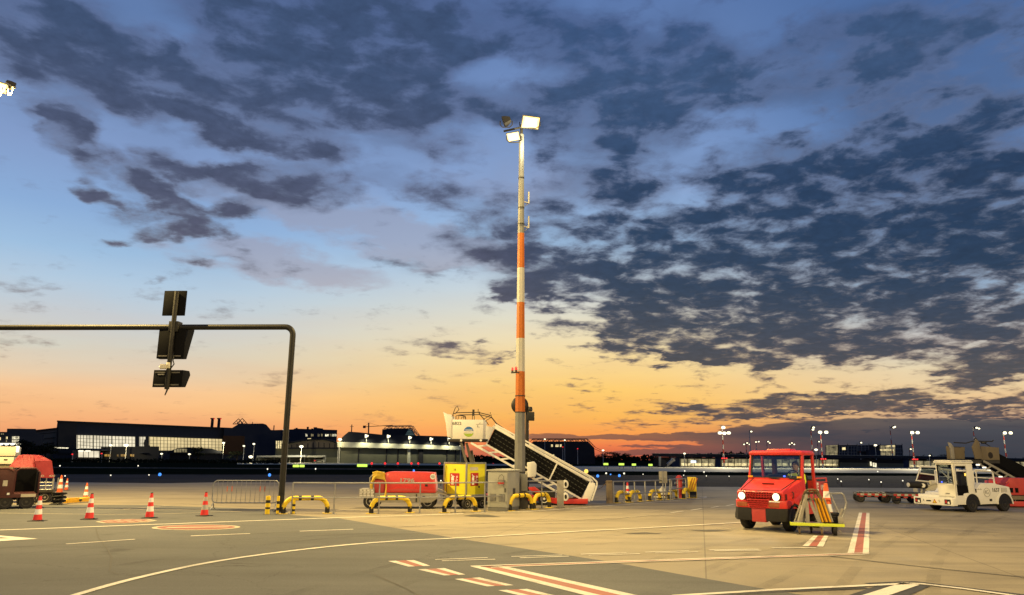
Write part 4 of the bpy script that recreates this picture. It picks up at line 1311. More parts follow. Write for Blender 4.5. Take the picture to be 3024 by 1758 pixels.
xm, zm = fx(1201, 1421); words('number_marking', '1796', .19, 'worn_white', hood, Matrix.Translation((xm, .025, zm + .02)) @ FRONT, .003, sx=1.5, bold=.004)
xm, zm = fx(1278, 1408)
b = MB(); b.cyl((xm, .03, zm), (xm, .012, zm), .10, n=20); o = b.build('round_sticker', 'reflective_white', hood)
words('sticker_writing', 'G2', .10, 'print_dark', o, Matrix.Translation((xm, .009, zm)) @ FRONT, .002, bold=.002)
xm, zm = fx(1259, 1434); b = MB(); b.bx(xm - .05, xm + .05, .0, .03, zm - .04, zm + .04); b.build('socket_cover', 'black_plastic', hood, bev=.008)
# end panel with cable loops
xe = fx(1108, 1430)[0]
b = MB(); b.bx(xe - .05, xa - .02, .1, D - .1, zb - .02, zt - .08); b.build('end_panel', 'faded_red', gpu, bev=.03)
b = MB()
for k in range(5):
    y = .0 + k * .05; rr = .36 + .035 * math.sin(k * 2.1)
    cx = xa - .25; cz = zb + .12
    b.tube([(cx + math.cos(R(a)) * rr * .78 + random.uniform(-.01, .01), y + .05 * math.sin(R(a * 2)), cz + math.sin(R(a)) * rr * 1.45 + (.0 if a < 180 else .18)) for a in range(-30, 211, 15)], .027, 8)
b.build('cable_loop', 'hose_yellow', gpu)
b = MB()
for k in range(6):
    zz2 = zt - .06 - k * .045
    b.tube([(xa - .50 + .02 * (k % 2), .05, zz2 + .02), (xa - .32, -.03, zz2 + .07), (xa - .12, .0, zz2 + .03), (xa - .05, .1, zz2)], .026, 7)
b.build('cable_bundle', 'hose_yellow', gpu)
b = MB(); b.tube([(xa - .58, .1, zb - .1), (xa - .60, .1, zt - .22), (xa - .42, .12, zt - .02), (xa - .08, .12, zt - .02)], .022, 8); b.build('cable_hanger', 'galvanized', gpu)
# chassis
x0, z0 = fx(1098, 1484); x1, z1 = fx(1290, 1457)
b = MB(); b.prism([(x0, z0), (x0 - .02, zb - .02), (xb + .10, zb - .02), (xb + .12, z0 + .15), (xb - .1, z0)], 'y', .02, D - .02)
ch = b.build('chassis', 'chassis_grey', gpu, bev=.015)
b = MB(); b.bx(fx(1228, 1460)[0], fx(1232, 1460)[0], .0, .03, z0 + .02, zb - .05); b.build('panel_joint', 'dark_steel', ch)
b = MB(); b.bx(fx(1248, 1470)[0], fx(1256, 1470)[0], .0, .03, zb - .16, zb - .12); b.build('data_plate', 'print_dark', ch)
x2, z2 = fx(1061, 1468); x3, z3 = fx(1106, 1444)
b = MB(); b.bx(x2, x3, -.05, D * .7, z2, z3)
bx_ = b.build('battery_box', 'chassis_grey', gpu, bev=.01)
b = MB()
for k in range(4):
    for j in range(4):
        zz2 = z2 + .03 + (z3 - z2 - .06) * k / 3.5
        xx = x2 + .02 + (x3 - x2) * j / 4.0
        b.bx(xx, xx + .11 - .03 * (k % 2), -.058, -.045, zz2, zz2 + .03)
b.build('reflective_marking', 'reflective_white', bx_)
for px in (1092, 1262):
    x, _ = fx(px, 1495); rr = .27
    wheel(gpu, (x, .16, rr), rr, .2, 'y', 'chassis_grey'); wheel(gpu, (x, D - .1, rr), rr, .2, 'y', 'chassis_grey')
b = MB(); b.bar((fx(1092, 1490)[0], .1, .27), (fx(1092, 1490)[0], D - .1, .27), .08); b.bar((fx(1262, 1490)[0], .1, .27), (fx(1262, 1490)[0], D - .1, .27), .08); b.bar((xl, .5, .34), (xb - .05, .5, .34), .1); b.build('axle_frame', 'dark_steel', gpu)
b = MB(); b.bar((xb + .05, .45, zb + .02), (fx(1330, 1460)[0], .5, zb - .18), .05, .06); b.bar((xb + .05, .8, zb + .02), (fx(1330, 1460)[0], .62, zb - .18), .05, .06); b.tube([(xb + .1, .4, zb + .14), (xb + .3, .38, zb + .06), (xb + .42, .4, zb - .02)], .02, 6)
b.build('drawbar', 'chassis_grey', gpu)

# ------------------------------------------------------------------ yellow box trailer (corner towards the viewer)
P = G(1374, 1507)
P = P + V((0, .25, 0))
FY = Frame(P, R(45))
yb = thing('box_trailer', 'yellow box trailer with red placards on both visible faces, corner towards the viewer', 'trailer', P, FY.rz)
w1 = -FY.side(1312, 1420, 0)[0] if FY.side(1312, 1420, 0)[0] < 0 else FY.side(1312, 1420, 0)[0]
w2 = FY.front(1433, 1420, 0)[0]
_, zt = FY.front(1376, 1368, 0); _, zb = FY.front(1380, 1464, 0)
b = MB(); b.bx(0, w2, 0, w1, zb, zt); b.build('box_body', 'box_yellow', yb, bev=.02)
b = MB()
for x, y in ((0, 0), (w2, 0), (0, w1)):
    b.box((x, y, (zb + zt) / 2), (.055, .055, zt - zb + .03))
for z in (zt, zb):
    b.bx(-.02, w2 + .02, -.02, .02, z - .03, z + .03); b.bx(-.02, .02, -.02, w1 + .02, z - .03, z + .03)
b.build('edge_trim', 'galvanized', yb, bev=.006)
SIDE = Matrix.Rotation(-PI / 2, 4, 'Z') @ FRONT


def ext_card(parent, side, c0, c1, zlo, zhi):
    b = MB()
    if side: b.bx(-.012, .0, c0, c1, zlo, zhi)
    else: b.bx(c0, c1, -.012, 0, zlo, zhi)
    o = b.build('placard', 'sign_red', parent, bev=.003)
    w, h = c1 - c0, zhi - zlo
    def q(u0, u1, v0, v1, m):
        if side: m.bx(-.017, -.010, c1 - w * u1, c1 - w * u0, zlo + h * v0, zlo + h * v1)
        else: m.bx(c0 + w * u0, c0 + w * u1, -.017, -.010, zlo + h * v0, zlo + h * v1)
    m = MB()
    q(.14, .44, .10, .34, m); q(.14, .44, .40, .66, m); q(.20, .38, .66, .80, m); q(.14, .22, .78, .92, m); q(.34, .50, .70, .76, m)
    m.build('pictogram', 'reflective_white', o)
    cc, zc = (c0 + w * (.27 if side else .73)), (zlo + zhi) / 2
    if side:
        M = Matrix.Translation((-.014, cc, zc)) @ SIDE @ Matrix.Rotation(PI / 2, 4, 'Z')
    else:
        M = Matrix.Translation((cc, -.014, zc)) @ FRONT @ Matrix.Rotation(PI / 2, 4, 'Z')
    words('placard_writing', 'Fire', h * .42, 'reflective_white', o, M, .002, sx=.9)


ya, z1 = FY.side(1357, 1398, 0); yb_, z0 = FY.side(1329, 1434, 0)
ext_card(yb, True, min(ya, yb_), max(ya, yb_), z0, z1)
xa, z1 = FY.front(1390, 1397, 0); xb, z0 = FY.front(1412, 1435, 0)
ext_card(yb, False, xa, xb, z0, z1)
ym, zm = FY.side(1343, 1388, 0)
words('number_marking', '14', .14, 'print_dark', yb, Matrix.Translation((-.004, ym, zm)) @ SIDE, .003)
xm, zm = FY.front(1400, 1384, 0); b = MB(); b.bx(xm - .2, xm + .2, -.006, .005, zm - .07, zm + .05); b.build('paper_label', 'cream_paint', yb)
b = MB(); ym, _ = FY.side(1319, 1400, 0); b.tube([(-.03, ym, zt - .1), (-.04, ym + .02, (zt + zb) / 2 + .1), (-.03, ym - .04, (zt + zb) / 2 - .2), (-.04, ym - .05, zb + .06)], .012, 6); b.build('lashing_chain', 'dark_steel', yb)
b = MB(); xm, zm = FY.front(1414, 1438, 0); b.cyl((xm, .01, zm), (xm, -.03, zm), .035, n=12); b.build('door_lock', 'dark_steel', yb)
b = MB(); b.bx(-.03, w2 + .03, -.03, w1 + .03, zb - .16, zb - .035); b.bar((w2 * .5, .1, .26), (w2 * .5, w1 - .1, .26), .07); b.box((w2 * .5, w1 * .5, zb - .25), (w2 * .7, .1, .2)); b.build('chassis', 'dark_steel', yb, bev=.01)
for x, y in ((.12, .10), (w2 - .1, .10), (.12, w1 - .12), (w2 - .1, w1 - .12)):
    wheel(yb, (x, y, .20), .20, .13, 'y')
b = MB(); b.bar((-.05, w1 * .5, zb - .12), (-.75, w1 * .5, .32), .06); b.build('drawbar', 'chassis_grey', yb)

# ------------------------------------------------------------------ grey electrical cabinet
P = G(1499, 1511)
FC = Frame(P, R(-24))
ec = thing('electrical_cabinet', 'grey electrical cabinet with vent louvres beside the light mast', 'cabinet', P, FC.rz)
xa = FC.front(1440, 1450)[0]; zt = hgt(P, 1392)
yd = FC.side(1534, 1450, 0)[0]
b = MB(); b.bx(xa, 0, 0, yd, .13, zt); b.build('body', 'cabinet_grey', ec, bev=.012)
b = MB(); b.bx(xa + .02, -.02, .02, yd - .02, 0, .13); b.build('plinth', 'cabinet_dark_grey', ec, bev=.008)
b = MB(); b.prism([(xa - .05, zt + .002), (xa - .05, zt + .04), (xa * .5, zt + .085), (.05, zt + .04), (.05, zt + .002)], 'y', -.05, yd + .05); b.build('lid', 'cabinet_grey', ec, bev=.006)
b = MB(); b.bx(xa + .03, -.03, -.012, .002, .30, zt - .05)
dr = b.build('door', 'cabinet_grey', ec, bev=.006)
b = MB(); b.box((-.09, -.03, zt * .52), (.035, .03, .14)); b.build('handle', 'dark_steel', dr, bev=.006)
for u in (.28, .72):
    b = MB(); xc = xa * u; b.bx(xc - .12, xc + .12, -.022, -.014, .34, .60); v = b.build('vent', 'cabinet_dark_grey', dr)
    b = MB(); [b.bx(xc - .10 + k * .055, xc - .10 + k * .055 + .022, -.03, -.023, .36, .58) for k in range(4)]; b.build('louvre', 'galvanized', v)
b = MB(); b.bx(.001, .012, yd * .42, yd * .62, zt * .42, zt * .56); b.build('side_vent', 'print_dark', ec)
# small wire bucket hung on the door
xb, zb = FC.front(1480, 1428, -.12)
bk = thing('hanging_bucket', 'small metal bucket hung by its wire handle on the grey electrical cabinet', 'bucket', P + FC.x * xb + FC.y * -.14 + V((0, 0, zb)), FC.rz)
b = MB(); b.lathe((0, 0, -.08), (0, 0, 1), [(.09, 0), (.125, .2), (.13, .21), (.118, .205), (.085, .02)], 18); b.build('pail', 'galvanized', bk)
b = MB(); b.tube([(-.12, 0, .12), (-.09, .06, .26), (-.02, .10, .32), (.07, .06, .24), (.12, 0, .12)], .008, 6); b.build('handle', 'dark_steel', bk)
b = MB(); b.lathe((0, 0, -.02), (0, 0, 1), [(.107, 0), (.118, .06)], 18); b.build('label_band', 'faded_red', bk)

# ------------------------------------------------------------------ passenger stairs 6822
mm, t_, b_ = newmat('dotted_panel')
tc = t_.n('ShaderNodeTexCoord').outputs['Object']
sp = t_.n('ShaderNodeSeparateXYZ'); t_.l(tc, sp.inputs[0])
aa, ca, sa = R(-31.5), math.cos(R(-31.5)), math.sin(R(-31.5))
u_ = t_.math('ADD', t_.math('MULTIPLY', sp.outputs[0], ca), t_.math('MULTIPLY', sp.outputs[2], sa))
v_ = t_.math('ADD', t_.math('MULTIPLY', sp.outputs[0], -sa), t_.math('MULTIPLY', sp.outputs[2], ca))
fu = t_.math('ABSOLUTE', t_.math('SUBTRACT', t_.math('FRACT', t_.math('DIVIDE', u_, .16)), 0.5))
fv = t_.math('ABSOLUTE', t_.math('SUBTRACT', t_.math('FRACT', t_.math('DIVIDE', v_, .17)), 0.5))
dot = t_.math('MULTIPLY', t_.mapr(fu, .34, .28), t_.mapr(fv, .085, .05))
t_.l(t_.mix(dot, (0.003, 0.003, 0.0035, 1), (0.07, 0.07, 0.06, 1)), b_.inputs['Base Color'])
b_.inputs['Roughness'].default_value = .7; b_.inputs['Specular IOR Level'].default_value = .12


def band(pts, w, mb, y0, y1):
    """thick line through (x,z) points, extruded in y"""
    for (x0, z0), (x1, z1) in zip(pts[:-1], pts[1:]):
        d = V((x1 - x0, z1 - z0)).normalized(); n = V((-d.y, d.x)) * (w / 2)
        e = d * (w * .25)
        mb.prism([(x0 - e.x + n.x, z0 - e.y + n.y), (x0 - e.x - n.x, z0 - e.y - n.y), (x1 + e.x - n.x, z1 + e.y - n.y), (x1 + e.x + n.x, z1 + e.y + n.y)], 'y', y0, y1)


P = G(1480, 1492)
FT = Frame(P, 0)
fx = lambda px, py: FT.front(px, py, 0)
st = thing('passenger_stairs', 'white passenger stairs numbered 6822 with dark side panels and red chassis behind the light mast', 'passenger stairs', P)
Wd = 1.7
x0, z0 = fx(1334, 1297); x1, z1 = fx(1434, 1240)
b = MB(); b.bx(x0, x1, 0, .06, z0, z1); b.bx(x0, x1, Wd - .06, Wd, z0, z1)
pl = b.build('platform_side', 'white_paint', st, bev=.02)
xm, zm = fx(1349, 1251); words('number_marking', '6822', .17, 'print_dark', pl, Matrix.Translation((xm, -.004, zm)) @ FRONT, .003, sx=1.15)
xm, zm = fx(1384, 1276); lr = .20
lg = MB()
lg.prism([(xm + math.cos(R(a)) * lr, zm + .02 + math.sin(R(a)) * lr) for a in range(4, 177, 12)], 'y', -.006, .004)
lo = lg.build('round_emblem', 'logo_blue', pl)
lg = MB(); lg.prism([(xm + math.cos(R(a)) * lr * 1.02, zm - .02 + math.sin(R(a)) * lr * .9) for a in range(184, 357, 12)], 'y', -.006, .004); lg.build('emblem_lower', 'logo_green', lo)
lg = MB()
for k, dz_ in enumerate((-.075, -.03, .02, .065)): lg.prism([(xm - .19 + .03 * k, zm + dz_), (xm + .17, zm + dz_ + .012), (xm + .15, zm + dz_ + .032), (xm - .17, zm + dz_ + .02)], 'y', -.011, -.004)
lg.build('emblem_waves', 'white_paint', lo)
xm, zm = fx(1416, 1254); lg = MB()
lg.prism([(xm - .15, zm), (xm + .16, zm + .005), (xm + .16, zm + .02), (xm - .15, zm + .02)], 'y', -.005, .004); lg.prism([(xm - .09, zm - .10), (xm - .06, zm - .10), (xm - .06, zm - .02), (xm - .09, zm - .02)], 'y', -.005, .004); lg.prism([(xm - .02, zm + .05), (xm + .05, zm + .09), (xm + .02, zm + .04)], 'y', -.005, .004)
lg.prism([(xm - .09, zm - .115), (xm + .01, zm - .115), (xm + .01, zm - .10), (xm - .09, zm - .10)], 'y', -.005, .004)
lg.build('operator_marking', 'print_grey', pl)
b = MB()
b.prism([fx(*p) for p in ((1309, 1216), (1321, 1223), (1334, 1225), (1334, 1292), (1321, 1291), (1317, 1255))], 'y', -.02, .10)
b.prism([fx(*p) for p in ((1309, 1216), (1321, 1223), (1334, 1225), (1334, 1292), (1321, 1291), (1317, 1255))], 'y', Wd - .1, Wd + .02)
b.build('canopy_fin', 'white_paint', st, bev=.025)
b = MB(); xa, za = fx(1323, 1303); xb, zb2 = fx(1440, 1297); b.bx(xa, xb, -.03, Wd + .03, za, zb2 - .004); b.build('platform_deck', 'dark_steel', st, bev=.01)
for px in (1362, 1420):
    b = MB(); xm, zm = fx(px, 1301); b.cyl((xm, -.06, zm), (xm, .0, zm), .05, n=12); b.build('deck_lamp', 'reflective_white', st)
b = MB()
rt = lambda px, py, y: (fx(px, py)[0], y, fx(px, py)[1])
for y in (.03, Wd - .03):
    b.tube([rt(1338, 1240, y), rt(1338, 1222, y), rt(1350, 1219, y), rt(1412, 1218, y), rt(1448, 1227, y), rt(1448, 1218, y)], .018, 6)
    b.tube([rt(1412, 1218, y), rt(1412, 1208, y)], .014, 6); b.tube([rt(1395, 1240, y), rt(1395, 1218, y)], .014, 6); b.tube([rt(1370, 1240, y), rt(1368, 1226, y), rt(1356, 1226, y), rt(1352, 1240, y)], .014, 6)
    b.tube([rt(1412, 1218, y), rt(1440, 1250, y)], .014, 6); b.tube([rt(1425, 1240, y), rt(1448, 1227, y), rt(1466, 1250, y), rt(1516, 1286, y)], .014, 6)
b.tube([rt(1336, 1228, .03), rt(1344, 1206, .03), rt(1350, 1199, .03), rt(1355, 1210, .03), rt(1342, 1222, .2)], .016, 6)
b.tube([rt(1354, 1226, .1), rt(1372, 1228, .4), rt(1374, 1240, .5)], .02, 6); b.box(rt(1398, 1219, .03), (.09, .08, .26))
b.build('handrail', 'dark_steel', st)
# stair flight
b = MB(); pan = [(1461, 1266), (1740, 1424), (1716, 1472), (1438, 1313)]
b.prism([fx(*p) for p in pan], 'y', .015, .05); b.prism([fx(*p) for p in pan], 'y', Wd - .05, Wd - .015); b.build('side_panel', 'dotted_panel', st)
b = MB(); band([fx(*p) for p in ((1457, 1260), (1745, 1421))], .10, b, -.02, .09); band([fx(*p) for p in ((1457, 1260), (1745, 1421))], .10, b, Wd - .09, Wd + .02)
b.build('panel_top_rail', 'white_paint', st, bev=.008)
b = MB(); band([fx(*p) for p in ((1462, 1253), (1750, 1411), (1763, 1424), (1763, 1434), (1748, 1478))], .06, b, -.01, .06); band([fx(*p) for p in ((1462, 1253), (1750, 1411), (1763, 1424), (1763, 1434), (1748, 1478))], .06, b, Wd - .06, Wd + .01)
b.build('outer_handrail', 'white_paint', st, bev=.01)
b = MB(); b.prism([fx(*p) for p in ((1741, 1424), (1757, 1427), (1759, 1436), (1742, 1482), (1718, 1474))], 'y', -.005, .06); b.build('end_plate', 'white_paint', st, bev=.01)
b = MB(); b.prism([fx(*p) for p in ((1434, 1258), (1461, 1263), (1438, 1313), (1434, 1300))], 'y', 0, .05); b.build('joint_plate', 'white_paint', st, bev=.008)
b = MB()
for y0, y1 in ((-.01, .07), (Wd - .07, Wd + .01)):
    band([fx(*p) for p in ((1436, 1313), (1716, 1474))], .075, b, y0, y1)
    band([fx(*p) for p in ((1392, 1309), (1640, 1450), (1672, 1468))], .085, b, y0, y1)
for k in range(8):
    u = k / 7.0; p0 = (1440 + 230 * u, 1316 + 132 * u); p1 = (1412 + 240 * u, 1318 + 136 * u)
    band([fx(*p0), fx(*p1)], .07, b, 0, .06)
b.build('stringer', 'white_paint', st, bev=.006)
b = MB(); band([fx(*p) for p in ((1645, 1370), (1622, 1418))], .06, b, -.012, .06); b.build('panel_divider', 'white_paint', st)
b = MB()
N = 20; a0 = fx(1440, 1306); a1 = fx(1712, 1470)
for k in range(N):
    u = k / N
    b.bx(a0[0] + (a1[0] - a0[0]) * u, a0[0] + (a1[0] - a0[0]) * (u + 1 / N) + .02, .08, Wd - .08, a0[1] + (a1[1] - a0[1]) * (u + .5 / N) - .02, a0[1] + (a1[1] - a0[1]) * (u + .5 / N) + .02)
b.build('tread_grating', 'dull_galvanized', st)
# scissor legs, chassis
for (pa, pb), y in ((((1361, 1308), (1386, 1400)), .1), (((1376, 1308), (1402, 1400)), .35), (((1372, 1308), (1394, 1400)), Wd - .2), (((1390, 1330), (1404, 1400)), .6)):
    b = MB(); b.bar(rt(*pa, y), rt(*pb, y), .10, .13); b.build('lift_strut', 'dull_galvanized', st)
b = MB(); b.bar(rt(1356, 1306, .25), rt(1384, 1382, .25), .05, .05); b.build('hydraulic_ram', 'dark_steel', st)
zc0 = .22
b = MB()
b.prism([fx(*p) for p in ((1662, 1474), (1736, 1473), (1735, 1488), (1640, 1488))], 'y', -.1, Wd + .1)
b.prism([fx(*p) for p in ((1380, 1462), (1560, 1462), (1662, 1474), (1640, 1488), (1600, 1480), (1380, 1480))], 'y', .02, Wd - .02)
b.prism([fx(*p) for p in ((1560, 1440), (1580, 1438), (1596, 1450), (1590, 1462), (1562, 1446))], 'y', -.05, .3)
b.build('chassis', 'red_paint', st, bev=.015)
b = MB(); xa, za = fx(1585, 1470); xb, zb2 = fx(1660, 1440); b.bx(fx(1575, 1450)[0], fx(1640, 1450)[0], .1, Wd - .1, za - .1, zb2 - .05); b.build('engine_cover', 'black_plastic', st, bev=.03)
for px in (1607, 1420):
    for y in (.05, Wd - .05):
        wheel(st, (fx(px, 1480)[0], y, .26), .26, .2, 'y', 'white_paint')
b = MB(); b.prism([fx(*p) for p in ((1556, 1366), (1577, 1363), (1584, 1371), (1583, 1405), (1578, 1409), (1558, 1410))], 'y', -.3, -.02); b.build('operator_box', 'white_paint', st, bev=.04, segs=3)
for py in (1430, 1467):
    xm, zm = fx(1669, py)
    b = MB(); b.prism([(xm + math.cos(R(a)) * .13, zm + math.sin(R(a)) * .17) for a in range(0, 360, 20)], 'y', -.16, -.04); g_ = b.build('bumper_pad', 'white_paint', st, bev=.03)
    b = MB(); b.prism([(xm + .01 + math.cos(R(a)) * .05, zm + math.sin(R(a)) * .09) for a in range(0, 360, 20)], 'y', -.168, -.15); b.build('pad_slot', 'black_plastic', g_)

# ------------------------------------------------------------------ dark passenger stairs at the right
P = G(2880, 1478)
FD = Frame(P, 0); fx = lambda px, py: FD.front(px, py, 0)
rt = lambda px, py, y: (fx(px, py)[0], y, fx(px, py)[1])
s2 = thing('passenger_stairs', 'unlit grey passenger stairs with an oval emblem, half hidden behind the white tractor', 'passenger stairs', P)
b = MB()
b.prism([fx(*p) for p in ((2897, 1318), (2950, 1322), (2953, 1361), (2899, 1358))], 'y', 0, .06); b.prism([fx(*p) for p in ((2818, 1317), (2874, 1320), (2874, 1356), (2822, 1356))], 'y', .7, .76)
pl = b.build('platform_side', 'facade_beige', s2, bev=.015)
b = MB(); xm, zm = fx(2925, 1345); b.prism([(xm + math.cos(R(a)) * .12, zm + math.sin(R(a)) * .16) for a in range(0, 360, 20)], 'y', -.006, .002); b.build('oval_emblem', 'mirror_back', pl)
b = MB(); b.prism([fx(*p) for p in ((2800, 1306), (2808, 1309), (2816, 1320), (2820, 1356), (2810, 1356), (2806, 1325))], 'y', -.02, .08); b.build('canopy_fin', 'chassis_grey', s2, bev=.02)
b = MB(); b.prism([fx(*p) for p in ((2868, 1320), (2880, 1296), (2890, 1308), (2898, 1356), (2878, 1356))], 'y', -.1, .0); b.build('end_door', 'facade_beige', s2, bev=.03)
b = MB(); b.bx(fx(2806, 1360)[0], fx(2952, 1360)[0], 0, 1.7, fx(2850, 1368)[1], fx(2850, 1358)[1]); b.build('platform_deck', 'dark_steel', s2)
b = MB(); b.tube([rt(2820, 1307, .1), rt(2856, 1309, .1), rt(2876, 1303, .1), rt(2934, 1304, .1), rt(2937, 1300, .1)], .03, 6); b.ball(rt(2908, 1307, .1), .16, 10, (1, .7, .5)); b.tube([rt(2880, 1300, .1), rt(2884, 1293, .1), rt(2890, 1300, .1)], .03, 6); b.tube([rt(2910, 1308, .1), rt(2928, 1319, .1)], .02, 6)
b.build('handrail', 'dark_steel', s2)
pan = [(2951, 1340), (3140, 1436), (3120, 1470), (2928, 1360)]
b = MB(); b.prism([fx(*p) for p in pan], 'y', .02, .06); b.prism([fx(*p) for p in pan], 'y', 1.6, 1.64); b.build('side_panel', 'black_panel', s2)
b = MB(); band([fx(*p) for p in ((2905, 1362), (3100, 1470))], .10, b, -.02, .06); band([fx(*p) for p in ((2890, 1370), (3080, 1478))], .08, b, -.02, .06)
for k in range(9):
    u = k / 8; band([fx(2905 + 195 * u, 1362 + 108 * u), fx(2893 + 190 * u, 1371 + 107 * u)], .06, b, 0, .05)
b.build('stringer', 'chassis_grey', s2)
for px, py in ((2886, 1373), (2905, 1381), (2918, 1390), (2953, 1409), (2962, 1416)):
    b = MB(); b.box(rt(px, py, -.05), (.16, .06, .07)); b.build('step_lamp', 'tiny_white', s2)
b = MB(); b.bx(fx(2840, 1470)[0], fx(3100, 1470)[0], .1, 1.6, .25, .6); b.bar(rt(2860, 1366, .3), rt(2890, 1460, .3), .12); b.bar(rt(2880, 1366, 1.2), rt(2905, 1460, 1.2), .12); b.build('chassis', 'black_plastic', s2)
for px in (2880, 3040): wheel(s2, (fx(px, 1470)[0], .1, .3), .3, .2, 'y')

# ------------------------------------------------------------------ red loader at the right edge
P = G(2990, 1500)
FL = Frame(P, 0); fx = lambda px, py: FL.front(px, py, 0)
ld = thing('red_loader', 'red cargo loader cut by the right edge, behind the white tractor', 'loader', P)
b = MB(); b.prism([fx(*p) for p in ((2984, 1426), (2996, 1412), (3090, 1414), (3090, 1464), (2984, 1464))], 'y', .3, 1.6); b.build('body', 'faded_red', ld, bev=.03)
b = MB(); b.prism([fx(*p) for p in ((2938, 1420), (2962, 1420), (2962, 1436), (2938, 1440))], 'y', .4, .7); b.prism([fx(*p) for p in ((2978, 1436), (2990, 1424), (2990, 1464), (2978, 1464))], 'y', .2, .3); b.build('side_guard', 'red_paint', ld, bev=.02)
b = MB(); b.bx(fx(2975, 1470)[0], fx(3090, 1470)[0], .0, 1.6, fx(3000, 1476)[1], fx(3000, 1465)[1]); b.build('bed', 'wood_post', ld)
b = MB(); b.bx(fx(2978, 1480)[0], fx(3090, 1480)[0], .0, 1.5, fx(3000, 1496)[1], fx(3000, 1481)[1]); b.build('bumper', 'faded_red', ld, bev=.02)
b = MB()
for k in range(3): b.bx(fx(2984 + k * 16, 1480)[0], fx(2984 + k * 16 + 9, 1480)[0], .28, .32, fx(3000, 1456)[1], fx(3000, 1442)[1])
b.build('grille_opening', 'black_panel', ld)
for px in (2995, 3070): wheel(ld, (fx(px, 1490)[0], .2, .26), .26, .2, 'y')

# ------------------------------------------------------------------ flat dollies
def dolly(label, pl, pr, y0, dep):
    A, B = G(*pl), G(*pr)
    rz = math.atan2(B.y - A.y, B.x - A.x); L = (B - A).length
    Fd = Frame(A, rz)
    t = thing('cargo_dolly', label, 'dolly', A, rz, 'flat cargo dollies')
    h = hgt(A, y0)
    b = MB(); b.bx(-.05, L + .05, 0, .10, h - .12, h); b.bx(-.05, L + .05, dep - .1, dep, h - .12, h)
    for k in range(7): b.bx(L * k / 6 - .04, L * k / 6 + .04, .1, dep - .1, h - .10, h - .02)
    b.build('deck_frame', 'dull_galvanized', t, bev=.008)
    b = MB()
    for k in range(9): b.mi = k % 2; b.bx(-.05 + (L + .1) * k / 9, -.05 + (L + .1) * (k + 1) / 9, -.006, .0, h - .10, h - .02)
    b.build('reflective_tape', ['sign_red', 'worn_white'], t)
    b = MB()
    for k in range(6): b.cyl((L * (k + .5) / 6, .12, h + .02), (L * (k + .5) / 6, dep - .12, h + .02), .035, n=8)
    b.build('roller_grate', 'dark_steel', t)
    b = MB(); b.bx(.1, L - .1, dep * .35, dep * .65, .22, h - .13); b.build('chassis', 'dark_steel', t)
    b = MB(); [b.bx(L * (k + .2) / 4, L * (k + .7) / 4, .02, .12, .26, .36) for k in range(4)]; b.build('side_stop', 'faded_red', t)
    for x in (.1, L - .1):
        for y in (.12, dep - .12): wheel(t, (x, y, .19), .19, .14, 'y', 'dark_steel')
    b = MB(); b.bar((L, dep * .5, .3), (L + .6, dep * .5, .2), .05); b.build('drawbar', 'dark_steel', t)
    return t


dolly('flat empty dolly nearest the hand cart, with red and white tape', (2536, 1484), (2626, 1486), 1456, 1.3)
dolly('flat empty dolly right behind the front bumper of the white tractor', (2645, 1489), (2735, 1490), 1458, 1.3)

# ------------------------------------------------------------------ left edge: red-tarped cart, dark open cart, high loader
P = G(116, 1486)
FK = Frame(P, R(24)); fx = lambda px, py, y=0: FK.front(px, py, y)
kc = thing('baggage_cart', 'baggage cart under a crumpled red tarpaulin at the left', 'baggage cart', P, FK.rz)
Dk = 1.4
x1 = fx(158, 1440)[0]; x0 = fx(40, 1440)[0]; zd = fx(116, 1446)[1]; zm = fx(116, 1414)[1]; ztp = fx(100, 1343)[1]
def P3(px, py, y): q = fx(px, py, y); return V((q[0], y, q[1]))
random.seed(3)
def grid(b, c00, c10, c11, c01, n, m, amp):
    rows = []
    for j in range(m + 1):
        row = []
        for i in range(n + 1):
            u, v = i / n, j / m
            p = c00.lerp(c10, u).lerp(c01.lerp(c11, u), v)
            e = min(1, 6 * u * (1 - u)) * min(1, 6 * v * (1 - v))
            w = (math.sin(u * 17 + v * 9 + c00.x * 5) + .7 * math.sin(u * 31 - v * 23) + .5 * math.sin(v * 41 + u * 5)) * amp * (.25 + .75 * e)
            row.append(b.bm.verts.new(p + V((w * .4, -abs(w) if amp > .02 else -w, w * .5))))
        rows.append(row)
    for j in range(m):
        for i in range(n): b.face([rows[j][i], rows[j][i + 1], rows[j + 1][i + 1], rows[j + 1][i]])
b = MB()
rf0, rf1 = P3(66, 1343, .35), P3(120, 1345, .35)          # ridge
rb0, rb1 = P3(70, 1343, 1.0), P3(118, 1345, 1.0)
ef0, ef1 = P3(58, 1362, .0), P3(103, 1362, .02)
sh = P3(153, 1361, .10); shb = P3(150, 1362, 1.35)
bl, br = P3(112, 1411, -.03), P3(160, 1412, .0); brb = P3(158, 1410, 1.42); blb = P3(60, 1405, 1.42)
grid(b, bl, br, sh, ef1, 8, 8, .008)                      # long front face
grid(b, ef1, sh, rf1, rf0.lerp(rf1, .62), 8, 6, .015)     # slope up to the ridge
grid(b, br, brb, shb, sh, 8, 8, .01)                      # right end
grid(b, sh, shb, rb1, rf1, 6, 6, .015)
grid(b, rf0, rf1, rb1, rb0, 8, 5, .02)                    # flat top
grid(b, blb, brb, shb, rb0 + V((0, .3, -.2)), 8, 6, .015)
grid(b, rb0 + V((0, .3, -.2)), shb, rb1, rb0, 6, 5, .015)
fl = [P3(26, 1379, -.06), P3(68, 1384, -.12), P3(104, 1378, -.05), P3(112, 1411, -.03)]
grid(b, fl[0], fl[1], rf0.lerp(rf1, .1), rf0 + V((-.12, 0, -.02)), 8, 8, .022)   # crumpled flap hanging over the front
grid(b, fl[1], P3(100, 1384, -.1), rf0.lerp(rf1, .62), rf0.lerp(rf1, .1), 8, 8, .022)
